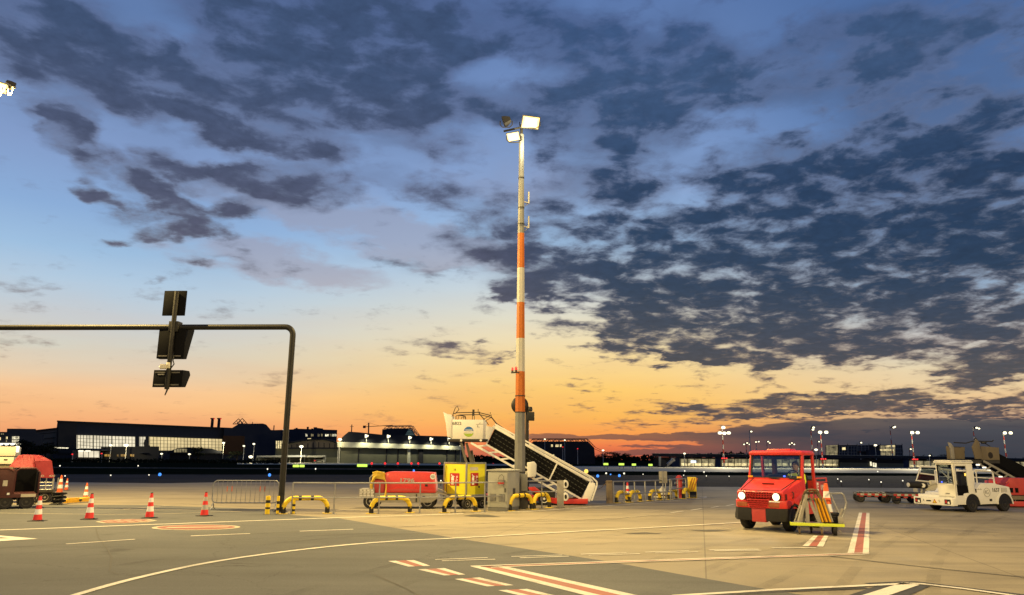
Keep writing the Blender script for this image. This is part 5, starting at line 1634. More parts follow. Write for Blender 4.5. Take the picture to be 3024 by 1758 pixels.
grid(b, P3(100, 1384, -.1), bl, ef1, rf0.lerp(rf1, .62), 6, 8, .018)
grid(b, P3(28, 1380, 1.3), fl[0], rf0 + V((-.12, 0, -.02)), rb0, 6, 6, .03)
tp = b.build('tarpaulin', 'tarpaulin', kc, smooth=30)
words('tarpaulin_writing', 'KD    420', .11, 'worn_white', tp, Matrix.Translation((fx(139, 1407)[0], -.10, fx(139, 1406)[1])) @ FRONT, .002, sx=1.3)
b = MB()
for px in (116, 135, 155):
    x = fx(px, 1430)[0]; b.cyl((x, .02, zd), (x, .02, zm + .05), .022, n=6)
for u in (0, .35, .65): b.cyl((fx(114, 1430)[0], .02, zd + (zm - zd) * u), (fx(157, 1430)[0], .02, zd + (zm - zd) * u), .018, n=6)
b.cyl((x1 - .03, .02, zd), (x1 - .03, .02, zm), .03, n=6); b.cyl((x1 - .03, Dk, zd), (x1 - .03, Dk, zm), .03, n=6)
b.build('side_rail', 'galvanized', kc)
b = MB(); b.bx(x0, x1, 0, Dk, zd - .12, zd); b.build('deck', 'dark_steel', kc, bev=.01)
b = MB(); b.bar((x0 + .1, .6, .4), (x1, .6, .4), .12); b.build('chassis', 'dark_steel', kc)
for px in (98, 132):
    for y in (.1, Dk - .1): wheel(kc, (fx(px, 1470)[0], y, .21), .21, .15, 'y')

P = G(60, 1504)
FO = Frame(P, R(35)); fx = lambda px, py, y=0: FO.front(px, py, y)
oc = thing('baggage_cart', 'dark open baggage cart with maroon sides at the left edge', 'baggage cart', P, FO.rz)
xa = fx(-75, 1440)[0]; xb = fx(39, 1440)[0]; xc = fx(115, 1440)[0]
zt = fx(60, 1384)[1]; zd = fx(60, 1458)[1]; Do = 1.5
b = MB(); b.bx(xa, xb, -.02, .03, zd - .05, zt - .02); pn = b.build('side_panel', 'dark_red', oc, bev=.015)
b = MB(); b.bx(fx(8, 1430)[0], fx(22, 1430)[0], -.028, -.018, fx(10, 1436)[1], fx(10, 1419)[1]); b.build('paper_label', 'label_paper', pn)
b = MB(); b.bx(fx(20, 1459)[0], fx(28, 1459)[0], -.035, -.018, fx(10, 1462)[1], fx(10, 1456)[1]); b.build('reflector', 'reflective_white', pn)
b = MB(); b.bx(xa, xc, Do - .04, Do, zd, zt - .05); b.bx(xc - .05, xc, .05, Do, zd, zt - .12); b.bx(xa, xb - .1, .1, Do, zt - .1, zt - .06); b.build('back_wall', 'black_panel', oc)
b = MB(); b.tube([(xb + .02, 0, zd), (xb + .02, 0, zt - .1), (xb + .14, 0, zt), (xc - .16, 0, zt), (xc - .03, 0, zt - .14), (xc, 0, zd)], .032, 8)
b.tube([(xb + .02, Do, zd), (xb + .02, Do, zt), (xc - .16, Do, zt), (xc - .03, Do, zt - .14), (xc, Do, zd)], .03, 8); b.tube([(xa, -.02, zt - .02), (xb - .2, -.02, zt), (xb - .04, -.02, zt - .1)], .03, 8)
b.build('hoop_frame', 'dark_red', oc)
b = MB(); b.bx(xa, xc, 0, Do, zd - .14, zd); b.build('deck', 'dark_red', oc, bev=.01)
b = MB(); b.bx(fx(62, 1460)[0], fx(106, 1460)[0], -.02, -.002, fx(80, 1468)[1], fx(80, 1459)[1]); b.build('name_plate', 'label_paper', oc)
b = MB(); b.bx(xa, xc - .1, .3, Do - .3, .3, zd - .15); b.tube([(fx(50, 1480)[0], .05, zd - .14), (fx(50, 1492)[0], .05, .16), (fx(104, 1492)[0], .05, .16), (fx(104, 1480)[0], .05, zd - .14)], .025, 6); b.build('chassis', 'black_plastic', oc)
for px in (-40, 15, 78):
    for y in (.12, Do - .12): wheel(oc, (fx(px, 1480)[0], y, .24), .24, .2, 'y', 'dark_steel')

P = G(10, 1470)
FH = Frame(P, R(28)); fx = lambda px, py, y=0: FH.front(px, py, y)
hl = thing('catering_truck', 'cream box truck showing above the dark cart at the left edge', 'truck', P, FH.rz)
xr = fx(46, 1340)[0]; xl = fx(-160, 1340)[0]
b = MB(); b.bx(xl, xr, 0, 2.2, fx(10, 1347)[1], fx(10, 1319)[1]); b.build('upper_box', 'cream_paint', hl, bev=.03)
b = MB(); b.bx(xl, fx(40, 1360)[0], .04, 2.1, fx(10, 1371)[1], fx(10, 1349)[1]); o = b.build('lower_box', 'cream_paint', hl, bev=.03)
b = MB(); b.bx(fx(11, 1358)[0], fx(22, 1358)[0], .03, .05, fx(10, 1360)[1], fx(10, 1356)[1]); b.build('door_latch', 'dark_steel', o)
b = MB(); b.bx(xl, fx(36, 1400)[0], .1, 2.0, .5, fx(10, 1373)[1]); b.build('cargo_bed', 'facade_beige', hl, bev=.02)
b = MB(); b.box((fx(50, 1327)[0], .1, fx(50, 1327)[1]), (.16, .1, .28)); b.build('work_lamp', 'tiny_white', hl, bev=.02)
for px in (-110, 10): wheel(hl, (fx(px, 1460)[0], .2, .4), .4, .25, 'y')
# ------------------------------------------------------------------ red tractor with its driver
RZ = R(-44)
wl = G(2213, 1561)
_c, _s = math.cos(RZ), math.sin(RZ)
off = V((_c * -.58 - _s * .48, _s * -.58 + _c * .48, 0))
P = V((wl.x, wl.y, 0)) - off
FR = Frame(P, RZ)
rt_ = thing('baggage_tractor', 'red baggage tractor with lit headlights and a driver, behind the hand cart', 'tractor', P, RZ)
HW, CW = .66, .80                      # half widths of nose and cab
zf = lambda px, py, y=0: FR.front(px, py, y)
# nose / front body
zb0, zb1 = .30, .62                    # bumper
zh = 1.06                              # front edge of bonnet
zc = 1.34                              # cowl under the windscreen
yc = 1.02                              # cowl line
b = MB()
b.loft([[V((-HW, y, z)) for y, z in ((.05, .58), (.02, zh - .05), (.10, zh), (yc, zc), (yc, .58))],
        [V((HW, y, z)) for y, z in ((.05, .58), (.02, zh - .05), (.10, zh), (yc, zc), (yc, .58))]])
b.loft([[V((s * (HW - .02), .08, .58)), V((s * HW, .1, zh - .04)), V((s * CW, yc, zc)), V((s * CW, yc, .58))] if s > 0 else
        [V((s * (HW - .02), .08, .58)), V((s * HW, .1, zh - .04)), V((s * CW, yc, zc)), V((s * CW, yc, .58))] for s in (1, -1)])
nose = b.build('bonnet', 'red_paint', rt_, bev=.035, segs=3)
b = MB()
b.bx(-HW + .10, HW - .10, .085, .10, zh - .012, zh + .004)
for s in (-1, 1):
    b.bar((s * (HW - .09), .12, zh + .012), (s * (HW - .03), yc - .03, zc + .002), .012, .012)
    b.bar((s * (HW + .004), .16, zh - .22), (s * (HW + .07), yc - .04, zh - .12), .014, .014)
b.build('bonnet_seam', 'black_rubber', nose)
b = MB(); b.bx(-.16, .16, .55, .62, 1.215, 1.235); b.build('bonnet_vent', 'black_panel', nose)
# bumper: black wrap-around with red tow block
def around(zl, zh_, out, x_in, y_back, mb):
    for s in (-1, 1):
        pts = [(s * x_in, -.10), (s * (HW + out - .14), -.10), (s * (HW + out), .06), (s * (HW + out + .05), y_back), (s * (HW + out - .10), y_back), (s * (HW + out - .16), .10), (s * x_in, .04)]
        mb.prism(pts, 'z', zl, zh_)
b = MB(); around(.27, .60, .08, .20, .42, b); b.build('bumper', 'black_rubber', rt_, bev=.02)
b = MB(); b.bx(-.20, .20, -.09, .05, .24, .60); b.build('tow_block', 'faded_red', rt_, bev=.015)
# lower front panels with worn paint
b = MB(); around(.60, .80, .06, .27, .42, b); b.build('front_skirt', 'red_paint', rt_, bev=.02)
paint('rusty_red', (0.34, 0.09, 0.03), .6, .1, .35, .8, (0.12, 0.05, 0.02), 5)
b = MB()
for s in (-1, 1): b.bx(s * .45 - .15, s * .45 + .15, -.108, -.085, .63, .75)
b.build('scuffed_plate', 'rusty_red', rt_, bev=.01)
# grille
gm = MB()
for k, (z, w) in enumerate(((.985, .37), (.93, .36), (.875, .35), (.79, .32), (.735, .29), (.68, .26), (.63, .23))):
    gm.bx(-w, w, -.016 if z > .83 else -.112, .04, z - .019, z + .019)
gm.bx(-.22, .22, .0, .03, .62, 1.0)
gr = gm.build('grille', 'black_panel', rt_)
gm = MB()
for k, (z, w) in enumerate(((.985, .37), (.93, .36), (.875, .35), (.79, .32), (.735, .29), (.68, .26), (.63, .23))):
    y = -.024 if z > .83 else -.120
    for j in range(17):
        x = -w + 2 * w * j / 16
        gm.box((x, y, z), (.011, .010, .042), (0, R(14) * (1 if x < 0 else -1), 0))
    gm.bx(-w - .01, w + .01, y - .004, y + .008, z + .021, z + .032)
gm.bx(-.25, .25, -.119, -.09, .60, .615)
gm.build('grille_lattice', 'red_paint', gr)
b = MB(); b.bx(-.30, .30, -.10, .06, .60, .83); b.build('lower_grille_frame', 'red_paint', rt_, bev=.012)
b = MB(); b.box((.02, -.02, 1.035), (.09, .02, .02)); b.build('badge', 'galvanized', rt_)
for s in (-1, 1):
    b = MB(); b.cyl((s * .49, .04, .90), (s * .49, -.035, .90), .115, n=24)
    h = b.build('headlight', 'black_plastic', rt_, bev=.008)
    b = MB(); b.lathe((s * .49, -.036, .90), (0, -1, 0), [(.098, 0), (.085, .02), (.05, .03), (.001, .034)], 24); b.build('lens', 'head_lamp', h)
    b = MB(); b.ball((s * .49, -.068, .90), .062, 14, (1, .25, 1)); b.build('bulb', 'head_core', h)
    b = MB(); b.box((s * .72, yc - .02, 1.40), (.13, .05, .045)); b.build('indicator', 'amber_paint', rt_, bev=.008)
b = MB(); b.bx(.32, .62, -.122, -.11, .765, .80); b.build('number_plate', 'reflective_white', rt_)
b = MB(); b.box((HW + .035, .14, .90), (.02, .03, .16), None); b.build('side_handle', 'black_plastic', rt_)
b = MB(); b.tube([(HW + .05, .46, .86), (HW + .10, .46, .90), (HW + .10, .46, 1.0), (HW + .06, .46, 1.03)], .014, 6); b.build('bonnet_catch', 'dark_steel', rt_)
for s in (-1, 1):
    w_ = P + FR.x * (s * .49) + FR.y * -.12 + V((0, 0, .90))
    lamp('headlight_beam', 'SPOT', w_, 70, (1, .82, .5), .08, w_ - FR.y * 9 + V((0, 0, -1.0)), 70, .9)
# floor, sides, cab
b = MB()
b.bx(-CW + .02, CW - .02, yc, 2.0, .42, .60)
b.bx(CW - .05, CW, yc, 1.16, .58, zc)
b.bx(CW - .05, CW, 1.16, 1.92, .58, .95); b.bx(-CW, -CW + .05, yc, 1.92, .58, 1.15)
b.bx(-CW, CW, 1.86, 1.92, .58, 1.30)
b.build('cab_tub', 'red_paint', rt_, bev=.015)
b = MB()
zr0, zr1 = 2.02, 2.13
yt = 1.20                              # top of raked windscreen
for s in (-1, 1):
    b.loft([[V((s * (CW - .07), yc - .01, zc - .02)), V((s * CW, yc - .01, zc - .02)), V((s * CW, yc + .09, zc - .02)), V((s * (CW - .07), yc + .09, zc - .02))],
            [V((s * (CW - .09), yt - .04, zr0)), V((s * (CW - .02), yt - .04, zr0)), V((s * (CW - .02), yt + .06, zr0)), V((s * (CW - .09), yt + .06, zr0))]])
    b.bx(min(s * (CW - .09), s * (CW - .02)), max(s * (CW - .09), s * (CW - .02)), 1.84, 1.92, .9, zr0)
b.bar((-CW + .03, yc + .03, zc), (CW - .03, yc + .03, zc), .07, .08)
b.build('cab_frame', 'red_paint', rt_, bev=.012)
b = MB(); b.loft([[V((-CW + .03 - o, y, z)) for y, z in pr] if False else [V((x, y, z)) for x, y in ((-CW + .03 - o, yt - .06 - o), (CW - .03 + o, yt - .06 - o), (CW - .03 + o, 1.94 + o), (-CW + .03 - o, 1.94 + o))] for z, o in ((zr0 - .02, 0.02), (zr0 + .07, .02), (zr1, -.05))])
rf = b.build('roof', 'red_paint', rt_, bev=.02)
b = MB(); b.loft([[V((x, y, z)) for x, y in ((-.36 + o, 1.35 + o), (.36 - o, 1.35 + o), (.36 - o, 1.80 - o), (-.36 + o, 1.80 - o))] for z, o in ((zr1 - .01, 0), (zr1 + .05, .03))]); b.build('roof_hatch', 'red_paint', rf, bev=.015)
b = MB(); b.loft([[V((x, y0 - .012, z0)), V((x, y0, z0)), V((x, y1, z1)), V((x, y1 - .012, z1))] for x in (-CW + .08, CW - .08) for y0, z0, y1, z1 in ((yc + .03, zc + .03, yt, zr0),)])
b.build('windscreen', 'clear_glass', rt_)
b = MB()
yy0, zz0, yy1, zz1 = yc + .005, zc + .035, yt - .035, zr0 - .005
for x0, x1, za, zb_ in ((-CW + .07, CW - .07, 0, .035), (-CW + .07, CW - .07, .965, 1), (-CW + .07, -CW + .10, 0, 1), (CW - .10, CW - .07, 0, 1)):
    ya, yb2 = yy0 + (yy1 - yy0) * za, yy0 + (yy1 - yy0) * zb_
    z_a, z_b = zz0 + (zz1 - zz0) * za, zz0 + (zz1 - zz0) * zb_
    b.loft([[V((x, ya - .012, z_a)), V((x, ya + .02, z_a)), V((x, yb2 + .02, z_b)), V((x, yb2 - .012, z_b))] for x in (x0, x1)])
b.build('screen_gasket', 'black_rubber', rt_)
for x in (-.15, .42):
    b = MB(); b.bar((x, yc - .03, zc + .03), (x + .26, yc - .035, zc + .0), .014, .014); b.bar((x + .02, yc - .035, zc + .035), (x + .30, yc - .02, zc + .012), .02, .02); b.build('wiper', 'black_plastic', rt_)
# inside
b = MB(); b.bx(-CW + .06, CW - .06, yc + .08, yc + .24, 1.12, zc + .03); b.loft([[V((x, yc + .10, 1.33)), V((x, yc + .30, 1.33)), V((x, yc + .26, 1.46)), V((x, yc + .14, 1.45))] for x in (-.22, .12)]); b.build('dashboard', 'black_plastic', rt_, bev=.02)
b = MB(); b.tube([(.36 + .17 * math.cos(R(a)), yc + .36 + .05 * math.sin(R(a)), 1.42 + .16 * math.sin(R(a))) for a in range(0, 360, 20)], .016, 7, True); b.cyl((.36, yc + .2, 1.3), (.36, yc + .36, 1.42), .025, n=8); b.build('steering_wheel', 'black_plastic', rt_)
for x in (.36, -.36):
    b = MB(); b.bx(x - .23, x + .23, 1.42, 1.82, .78, .92); b.box((x, 1.83, 1.18), (.44, .10, .56)); b.build('seat', 'dark_cloth', rt_, bev=.03)
b = MB(); b.box((-.38, 1.84, 1.62), (.12, .06, .70)); b.box((-.30, 1.84, 1.62), (.02, .05, .7)); b.build('rear_post', 'dark_red', rt_, bev=.01)
b = MB(); b.bx(-.12, .12, yt + .06, yt + .10, 1.88, 1.99); b.build('inner_mirror', 'black_plastic', rt_, bev=.02)
b = MB(); b.bx(.18, .24, yc + .16, yc + .165, 1.40, 1.44); b.build('phone_screen', 'blue_glow', rt_)
b = MB(); b.bx(CW - .03, CW + .0, 1.24, 1.84, .95, .965); b.bx(-CW + .05, CW - .05, 1.86, 1.88, 1.30, 1.34); b.build('cab_rail', 'dark_steel', rt_)
# load bed
b = MB(); b.bx(-CW + .02, CW - .02, 1.94, 2.75, .55, .66); b.bx(CW - .06, CW - .02, 1.96, 2.75, .66, 1.26); b.bx(-CW + .02, -CW + .06, 1.96, 2.75, .66, 1.0); b.bx(-CW + .02, CW - .02, 2.71, 2.75, .66, 1.26)
bd = b.build('load_bed', 'faded_red', rt_, bev=.015)
b = MB(); b.tube([(CW - .04, 1.97, 1.26), (CW - .04, 1.97, 1.36), (CW - .04, 2.73, 1.36), (CW - .04, 2.73, 1.26)], .022, 8); b.build('bed_rail', 'red_paint', bd)
EAST = Matrix.Rotation(PI / 2, 4, 'Z') @ FRONT
words('number_marking', '1188', .20, 'reflective_white', bd, Matrix.Translation((CW - .015, 2.42, 1.10)) @ EAST, .003, sx=1.0, bold=.004)
b = MB(); b.bx(CW - .02, CW - .012, 1.97, 2.09, .98, 1.25); o = b.build('round_sticker', 'reflective_white', bd)
words('sticker_writing', 'G', .16, 'sign_red', o, Matrix.Translation((CW - .01, 2.03, 1.12)) @ EAST, .002, bold=.003)
b = MB(); b.bx(-.5, .5, .3, 2.6, .30, .45); b.bar((-.6, .48, .29), (.6, .48, .29), .08); b.bar((-.6, 2.2, .29), (.6, 2.2, .29), .08); b.build('chassis', 'black_plastic', rt_)
for y in (.48, 2.2):
    for s in (-1, 1): wheel(rt_, (s * .60, y, .30), .30, .22, 'x', 'dark_steel')
b = MB()
for s in (-1, 1):
    for y in (.48,):
        pts = [(y + math.cos(R(a)) * .40, .30 + math.sin(R(a)) * .42) for a in range(0, 181, 15)] + [(y - .36, .30), (y - .36 * .9, .34)][:0]
        inner = [(y + math.cos(R(a)) * .36, .30 + math.sin(R(a)) * .37) for a in range(180, -1, -15)]
        x0, x1 = (HW - .16, HW + .12) if s > 0 else (-HW - .12, -HW + .16)
        b.prism(pts + inner, 'x', x0, x1)
b.build('wheel_arch', 'black_plastic', rt_)
b = MB(); b.loft([[V((HW + .13, y, z)) for y, z in q] for q in ([(.86, .62), (yc, .62), (yc, 1.02), (.42, .84), (.42, .74)],)] + [[V((HW - .05, y, z)) for y, z in ((.86, .62), (yc, .62), (yc, 1.02), (.42, .84), (.42, .74))]])
b.loft([[V((-HW - .13, y, z)) for y, z in ((.86, .62), (yc, .62), (yc, 1.02), (.42, .84), (.42, .74))], [V((-HW + .05, y, z)) for y, z in ((.86, .62), (yc, .62), (yc, 1.02), (.42, .84), (.42, .74))]])
b.build('fender', 'red_paint', rt_, bev=.02)


# ---- driver
def skin_body(name, nodes, edges, mat, parent, sub=2):
    me = bpy.data.meshes.new(name)
    me.from_pydata([n[0] for n in nodes], edges, [])
    o = bpy.data.objects.new(name, me); COL.objects.link(o)
    m = o.modifiers.new('s', 'SKIN'); m.use_smooth_shade = True
    sv = me.skin_vertices[0].data
    for v, n in zip(sv, nodes): v.radius = n[1] if isinstance(n[1], tuple) else (n[1], n[1]); v.use_root = False
    sv[0].use_root = True
    ms = o.modifiers.new('u', 'SUBSURF'); ms.levels = sub; ms.render_levels = sub
    dg = bpy.context.evaluated_depsgraph_get()
    nm = bpy.data.meshes.new_from_object(o.evaluated_get(dg))
    bpy.data.objects.remove(o); bpy.data.meshes.remove(me)
    nm.name = name
    nm.materials.clear(); nm.materials.append(MATS[mat])
    for p in nm.polygons: p.use_smooth = True
    r = bpy.data.objects.new(name, nm); COL.objects.link(r); r.parent = parent
    return r


DP = P + FR.x * .36 + FR.y * 1.62
dr = thing('person', 'driver in a yellow high visibility jacket seated at the wheel of the red tractor', 'person', DP, RZ)
z0 = .95
nd = [((0, 0, z0 + .06), (.15, .12)), ((0, .03, z0 + .28), (.14, .11)), ((0, .02, z0 + .46), (.15, .10)), ((0, 0, z0 + .58), (.055, .055)), ((0, -.02, z0 + .66), (.06, .065)),
      ((-.20, 0, z0 + .49), .055), ((-.27, -.12, z0 + .27), .045), ((-.14, -.30, z0 + .40), .036), ((-.08, -.36, z0 + .46), .022),
      ((.20, 0, z0 + .49), .055), ((.27, -.12, z0 + .27), .045), ((.18, -.30, z0 + .40), .036), ((.14, -.36, z0 + .46), .022),
      ((-.10, -.05, z0 + .04), .09), ((-.13, -.44, z0 + .08), .068), ((-.13, -.50, z0 - .33), .05), ((-.13, -.62, z0 - .36), .04),
      ((.10, -.05, z0 + .04), .09), ((.13, -.44, z0 + .08), .068), ((.13, -.50, z0 - .33), .05), ((.13, -.62, z0 - .36), .04)]
# five short chains for the fingers of each hand, closed on the wheel rim
ed = [(0, 1), (1, 2), (2, 3), (3, 4), (2, 5), (5, 6), (6, 7), (7, 8), (2, 9), (9, 10), (10, 11), (11, 12), (0, 13), (13, 14), (14, 15), (15, 16), (0, 17), (17, 18), (18, 19), (19, 20)]
for s, root in ((-1, 8), (1, 12)):
    bx0 = V(nd[root][0])
    for k in range(5):
        i0 = len(nd)
        if k < 4:
            a = bx0 + V((s * (-.03 + .02 * k), -.05, .012)); c = a + V((0, -.03, -.012 - .002 * k)); 
        else:
            a = bx0 + V((-s * .045, -.01, -.005)); c = a + V((-s * .012, -.03, .008))
        nd += [(tuple(a), .0095), (tuple(c), .008)]
        ed += [(root, i0), (i0, i0 + 1)]
skin_body('body', nd, ed, 'skin', dr)
b = MB()
hc = V((0, -.02, z0 + .74))
b.lathe(hc + V((0, 0, -.13)), (0, 0, 1), [(.03, 0), (.062, .02), (.078, .07), (.088, .13), (.09, .17), (.08, .22), (.05, .255), (.005, .265)], 20)
for v in b.bm.verts:
    d = v.co - hc
    v.co.y = hc.y + d.y * 1.15 - (.012 if d.z < -.02 and d.y < 0 else 0)
b.ball(hc + V((0, -.108, -.02)), .017, 8, (.8, 1, 1.4)); b.ball(hc + V((-.09, .0, -.01)), .025, 8, (.4, .7, 1.2)); b.ball(hc + V((.09, .0, -.01)), .025, 8, (.4, .7, 1.2))
b.box(hc + V((0, -.097, -.06)), (.045, .012, .012))
hd = b.build('head', 'skin', dr, smooth=80)
b = MB(); b.ball(hc + V((-.033, -.095, .012)), .011, 8); b.ball(hc + V((.033, -.095, .012)), .011, 8); b.build('eye', 'dark_cloth', hd)
b = MB(); b.lathe(hc + V((0, .012, -.02)), (0, 0, 1), [(.088, 0), (.097, .04), (.098, .08), (.086, .125), (.05, .155), (.004, .165)], 18)
for v in b.bm.verts:
    d = v.co - hc; v.co.y = hc.y + .012 + (d.y - .012) * 1.15
    if d.y < -.03 and d.z < .05: v.co.z = hc.z + .05
b.build('hair', 'hair', hd, smooth=80)
jk = [((0, 0, z0 + .02), (.185, .15)), ((0, .03, z0 + .28), (.175, .14)), ((0, .02, z0 + .46), (.175, .125)), ((0, .01, z0 + .555), (.09, .085)),
      ((-.20, 0, z0 + .49), .078), ((-.27, -.12, z0 + .27), .066), ((-.16, -.27, z0 + .38), .055), ((.20, 0, z0 + .49), .078), ((.27, -.12, z0 + .27), .066), ((.20, -.27, z0 + .38), .055)]
skin_body('jacket', jk, [(0, 1), (1, 2), (2, 3), (2, 4), (4, 5), (5, 6), (2, 7), (7, 8), (8, 9)], 'hi_vis', dr)
tr = [((0, 0, z0 + .03), (.17, .14)), ((-.10, -.05, z0 + .04), .105), ((-.13, -.44, z0 + .08), .085), ((-.13, -.50, z0 - .30), .068), ((.10, -.05, z0 + .04), .105), ((.13, -.44, z0 + .08), .085), ((.13, -.50, z0 - .30), .068)]
skin_body('trousers', tr, [(0, 1), (1, 2), (2, 3), (0, 4), (4, 5), (5, 6)], 'dark_cloth', dr)
b = MB(); b.lathe((0, .02, z0 + .16), (0, 0, 1), [(.20, 0), (.20, .05)], 20)
for v in b.bm.verts: v.co.y = .02 + (v.co.y - .02) * .84
b.build('reflective_band', 'reflective_white', dr)
for s in (-1, 1):
    b = MB(); b.tube([(s * .10, -.135, z0 + .2), (s * .10, -.13, z0 + .42), (s * .11, -.02, z0 + .575), (s * .10, .15, z0 + .44), (s * .10, .175, z0 + .2)], .02, 6); b.build('shoulder_stripe', 'reflective_white', dr)

# ------------------------------------------------------------------ hand cart in front of it
A, B = G(2338, 1579), G(2494, 1585)
rz = math.atan2(B.y - A.y, B.x - A.x); L = (B - A).length
FX = Frame(A, rz); fx = lambda px, py, y=0: FX.front(px, py, y)
hcart = thing('hand_cart', 'hand cart with a lime edged platform on castors in front of the red tractor', 'cart', A, rz)
zt = fx(2400, 1545)[1]; zl = fx(2400, 1554)[1]; Dc = .75
b = MB(); b.bx(0, L, 0, Dc, zl + .005, zt - .012); b.build('platform', 'chassis_grey', hcart, bev=.008)
b = MB(); b.bx(-.012, L + .012, -.025, 0, zl, zt); b.bx(-.025, 0, 0, Dc, zl, zt); b.bx(L, L + .025, 0, Dc, zl, zt); b.build('edge_strip', 'lime_paint', hcart, bev=.006)
for px, y, cr in ((2361, .10, .085), (2427, .04, .085), (2396, Dc - .1, .085), (2460, Dc - .12, .085)):
    x = fx(px, 1570, y)[0]
    b = MB(); b.bx(x - .05, x + .05, y - .05, y + .05, zl - .02, zl + .004); b.bar((x - .03, y, zl - .01), (x - .03, y + .03, cr), .012, .05); b.bar((x + .03, y, zl - .01), (x + .03, y + .03, cr), .012, .05)
    c_ = b.build('castor', 'chassis_grey', hcart)
    b = MB(); b.cyl((x - .022, y + .03, cr), (x + .022, y + .03, cr), cr, n=20); b.build('castor_wheel', 'rope_brown' if px != 2460 else 'black_rubber', c_)
xk = fx(2466, 1560)[0]
wheel(hcart, (xk, .12, .15), .15, .09, 'x', 'dark_steel')
b = MB()
h0 = lambda px, py, y: V((fx(px, py, y)[0], y, fx(px, py, y)[1]))
b.tube([h0(2451, 1457, .1), h0(2486, 1457, .1), h0(2491, 1462, .1), h0(2500, 1485, .1), h0(2496, 1502, .1), h0(2490, 1522, .1), h0(2486, 1545, .1)], .021, 8)
b.tube([h0(2451, 1457, .1), h0(2451, 1457, Dc - .1), h0(2490, 1545, Dc - .1)], .02, 8)
b.build('handle', 'galvanized', hcart)
b = MB(); b.bx(fx(2476, 1540)[0], fx(2492, 1540)[0], .05, .2, zt, fx(2476, 1527)[1]); b.bar(h0(2480, 1527, .12), h0(2488, 1502, .1), .05); b.bar(h0(2470, 1558, .1), h0(2486, 1575, .1), .05, .03); b.build('brake_pedal', 'chassis_grey', hcart, bev=.01)

paint('amber_gap_shade', (0.20, 0.09, 0.008), .6, 0, .2, .4)  # darker amber puts the shade of the gaps between ribs into the colour
# leaning aircraft chocks: grey frames with ribbed amber panels, each a thing of its own
def chock_panel(label, base0, base1, top0, top1, y, lean, mat, ribs, grp='wheel chock frames on the hand cart'):
    p = [h0(*base0, y), h0(*base1, y), h0(*top1, y + lean), h0(*top0, y + lean)]
    o = p[0].copy()
    t = thing('wheel_chock', label, 'wheel chock', FX.P + FX.x * o.x + FX.y * o.y + V((0, 0, o.z)), rz, grp)
    q = [v - o for v in p]
    ux = (q[1] - q[0]).normalized(); uz = (q[3] - q[0]).normalized(); n = uz.cross(ux).normalized()
    b = MB()
    b.loft([q, [v + n * .04 for v in q]]); b.build('panel', 'amber_gap_shade' if ribs > 1 else mat, t, bev=.006)
    for i in range(ribs):
        u0 = (i + .18) / ribs; u1 = (i + .82) / ribs; um = (u0 + u1) / 2
        b = MB()
        secs = []
        for a, c in ((q[0], q[1]), (q[3], q[2])):
            secs.append([a.lerp(c, u0) - n * .001, a.lerp(c, um) - n * .055, a.lerp(c, u1) - n * .001, a.lerp(c, um) + n * .02])
        b.loft(secs); b.build('rib', mat, t, bev=.006)
    b = MB()
    for a, c in ((q[0], q[3]), (q[1], q[2])): b.bar(a - n * .02, c - n * .02, .035, .03)
    b.build('side_bar', 'chassis_grey', t)
    return t


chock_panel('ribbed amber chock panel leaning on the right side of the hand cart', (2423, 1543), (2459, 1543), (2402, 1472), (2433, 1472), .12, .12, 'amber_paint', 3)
chock_panel('amber chock panel half hidden at the left end of the hand cart', (2349, 1528), (2362, 1543), (2366, 1482), (2378, 1478), .35, .05, 'amber_paint', 1)
chock_panel('grey chock plate at the left end of the hand cart', (2345, 1545), (2367, 1546), (2366, 1492), (2380, 1476), .16, .08, 'chassis_grey', 0)
for lab, pa, pb, y, w in (('grey chock bar leaning left in front of the stack on the hand cart', (2360, 1544), (2383, 1450), .08, .10), ('upright grey chock bar in the middle of the hand cart', (2386, 1546), (2380, 1452), .10, .09), ('long grey chock bar leaning right on the hand cart', (2420, 1546), (2388, 1470), .07, .08), ('short grey chock bar behind the upright one on the hand cart', (2375, 1545), (2378, 1470), .2, .05)):
    a, c = h0(*pa, y), h0(*pb, y + .1)
    t = thing('chock_bar', lab, 'chock bar', FX.P + FX.x * a.x + FX.y * a.y + V((0, 0, a.z)), rz, 'grey chock bars on the hand cart')
    b = MB(); b.bar((0, 0, .02), c - a, w, w * .7); b.build('bar', 'chassis_grey', t, bev=.006)
    b = MB(); b.box((0, 0, .012), (w * 1.9, w * 1.6, .024)); b.build('foot', 'chassis_grey', t, bev=.004)
    b = MB(); b.bar(V((0, 0, .02)).lerp(c - a, .90), V((0, 0, .02)).lerp(c - a, .97), w * 1.25, w); b.build('cap', 'dark_steel', t)
a = h0(2362, 1480, .1)
t = thing('rope_coil', 'brown rope tangled over the top of the chocks on the hand cart', 'rope', FX.P + FX.x * a.x + FX.y * a.y + V((0, 0, a.z)), rz)
b = MB(); random.seed(5)
pth = [h0(*p, .10 + .06 * math.sin(i * 2.3)) - a for i, p in enumerate([(2366, 1490), (2372, 1462), (2381, 1448), (2396, 1446), (2410, 1448), (2418, 1462), (2424, 1476), (2414, 1462), (2402, 1452), (2390, 1456), (2392, 1470), (2400, 1476), (2404, 1460), (2412, 1452), (2420, 1470), (2428, 1480)])]
b.tube([V(p) for p in spline([(v.x, v.z) for v in pth], 4) and [V((q[0], .02 + .05 * math.sin(i * .7), q[1])) for i, q in enumerate(spline([(v.x, v.z) for v in pth], 4))]], .019, 7)
b.build('rope', 'rope_brown', t)
b = MB(); b.tube([V((q[0], -.02 + .04 * math.sin(i * .9), q[1] + .02)) for i, q in enumerate(spline([(v.x + .03, v.z - .02) for v in pth[2:9]], 4))], .016, 7); b.build('second_strand', 'rope_brown', t)
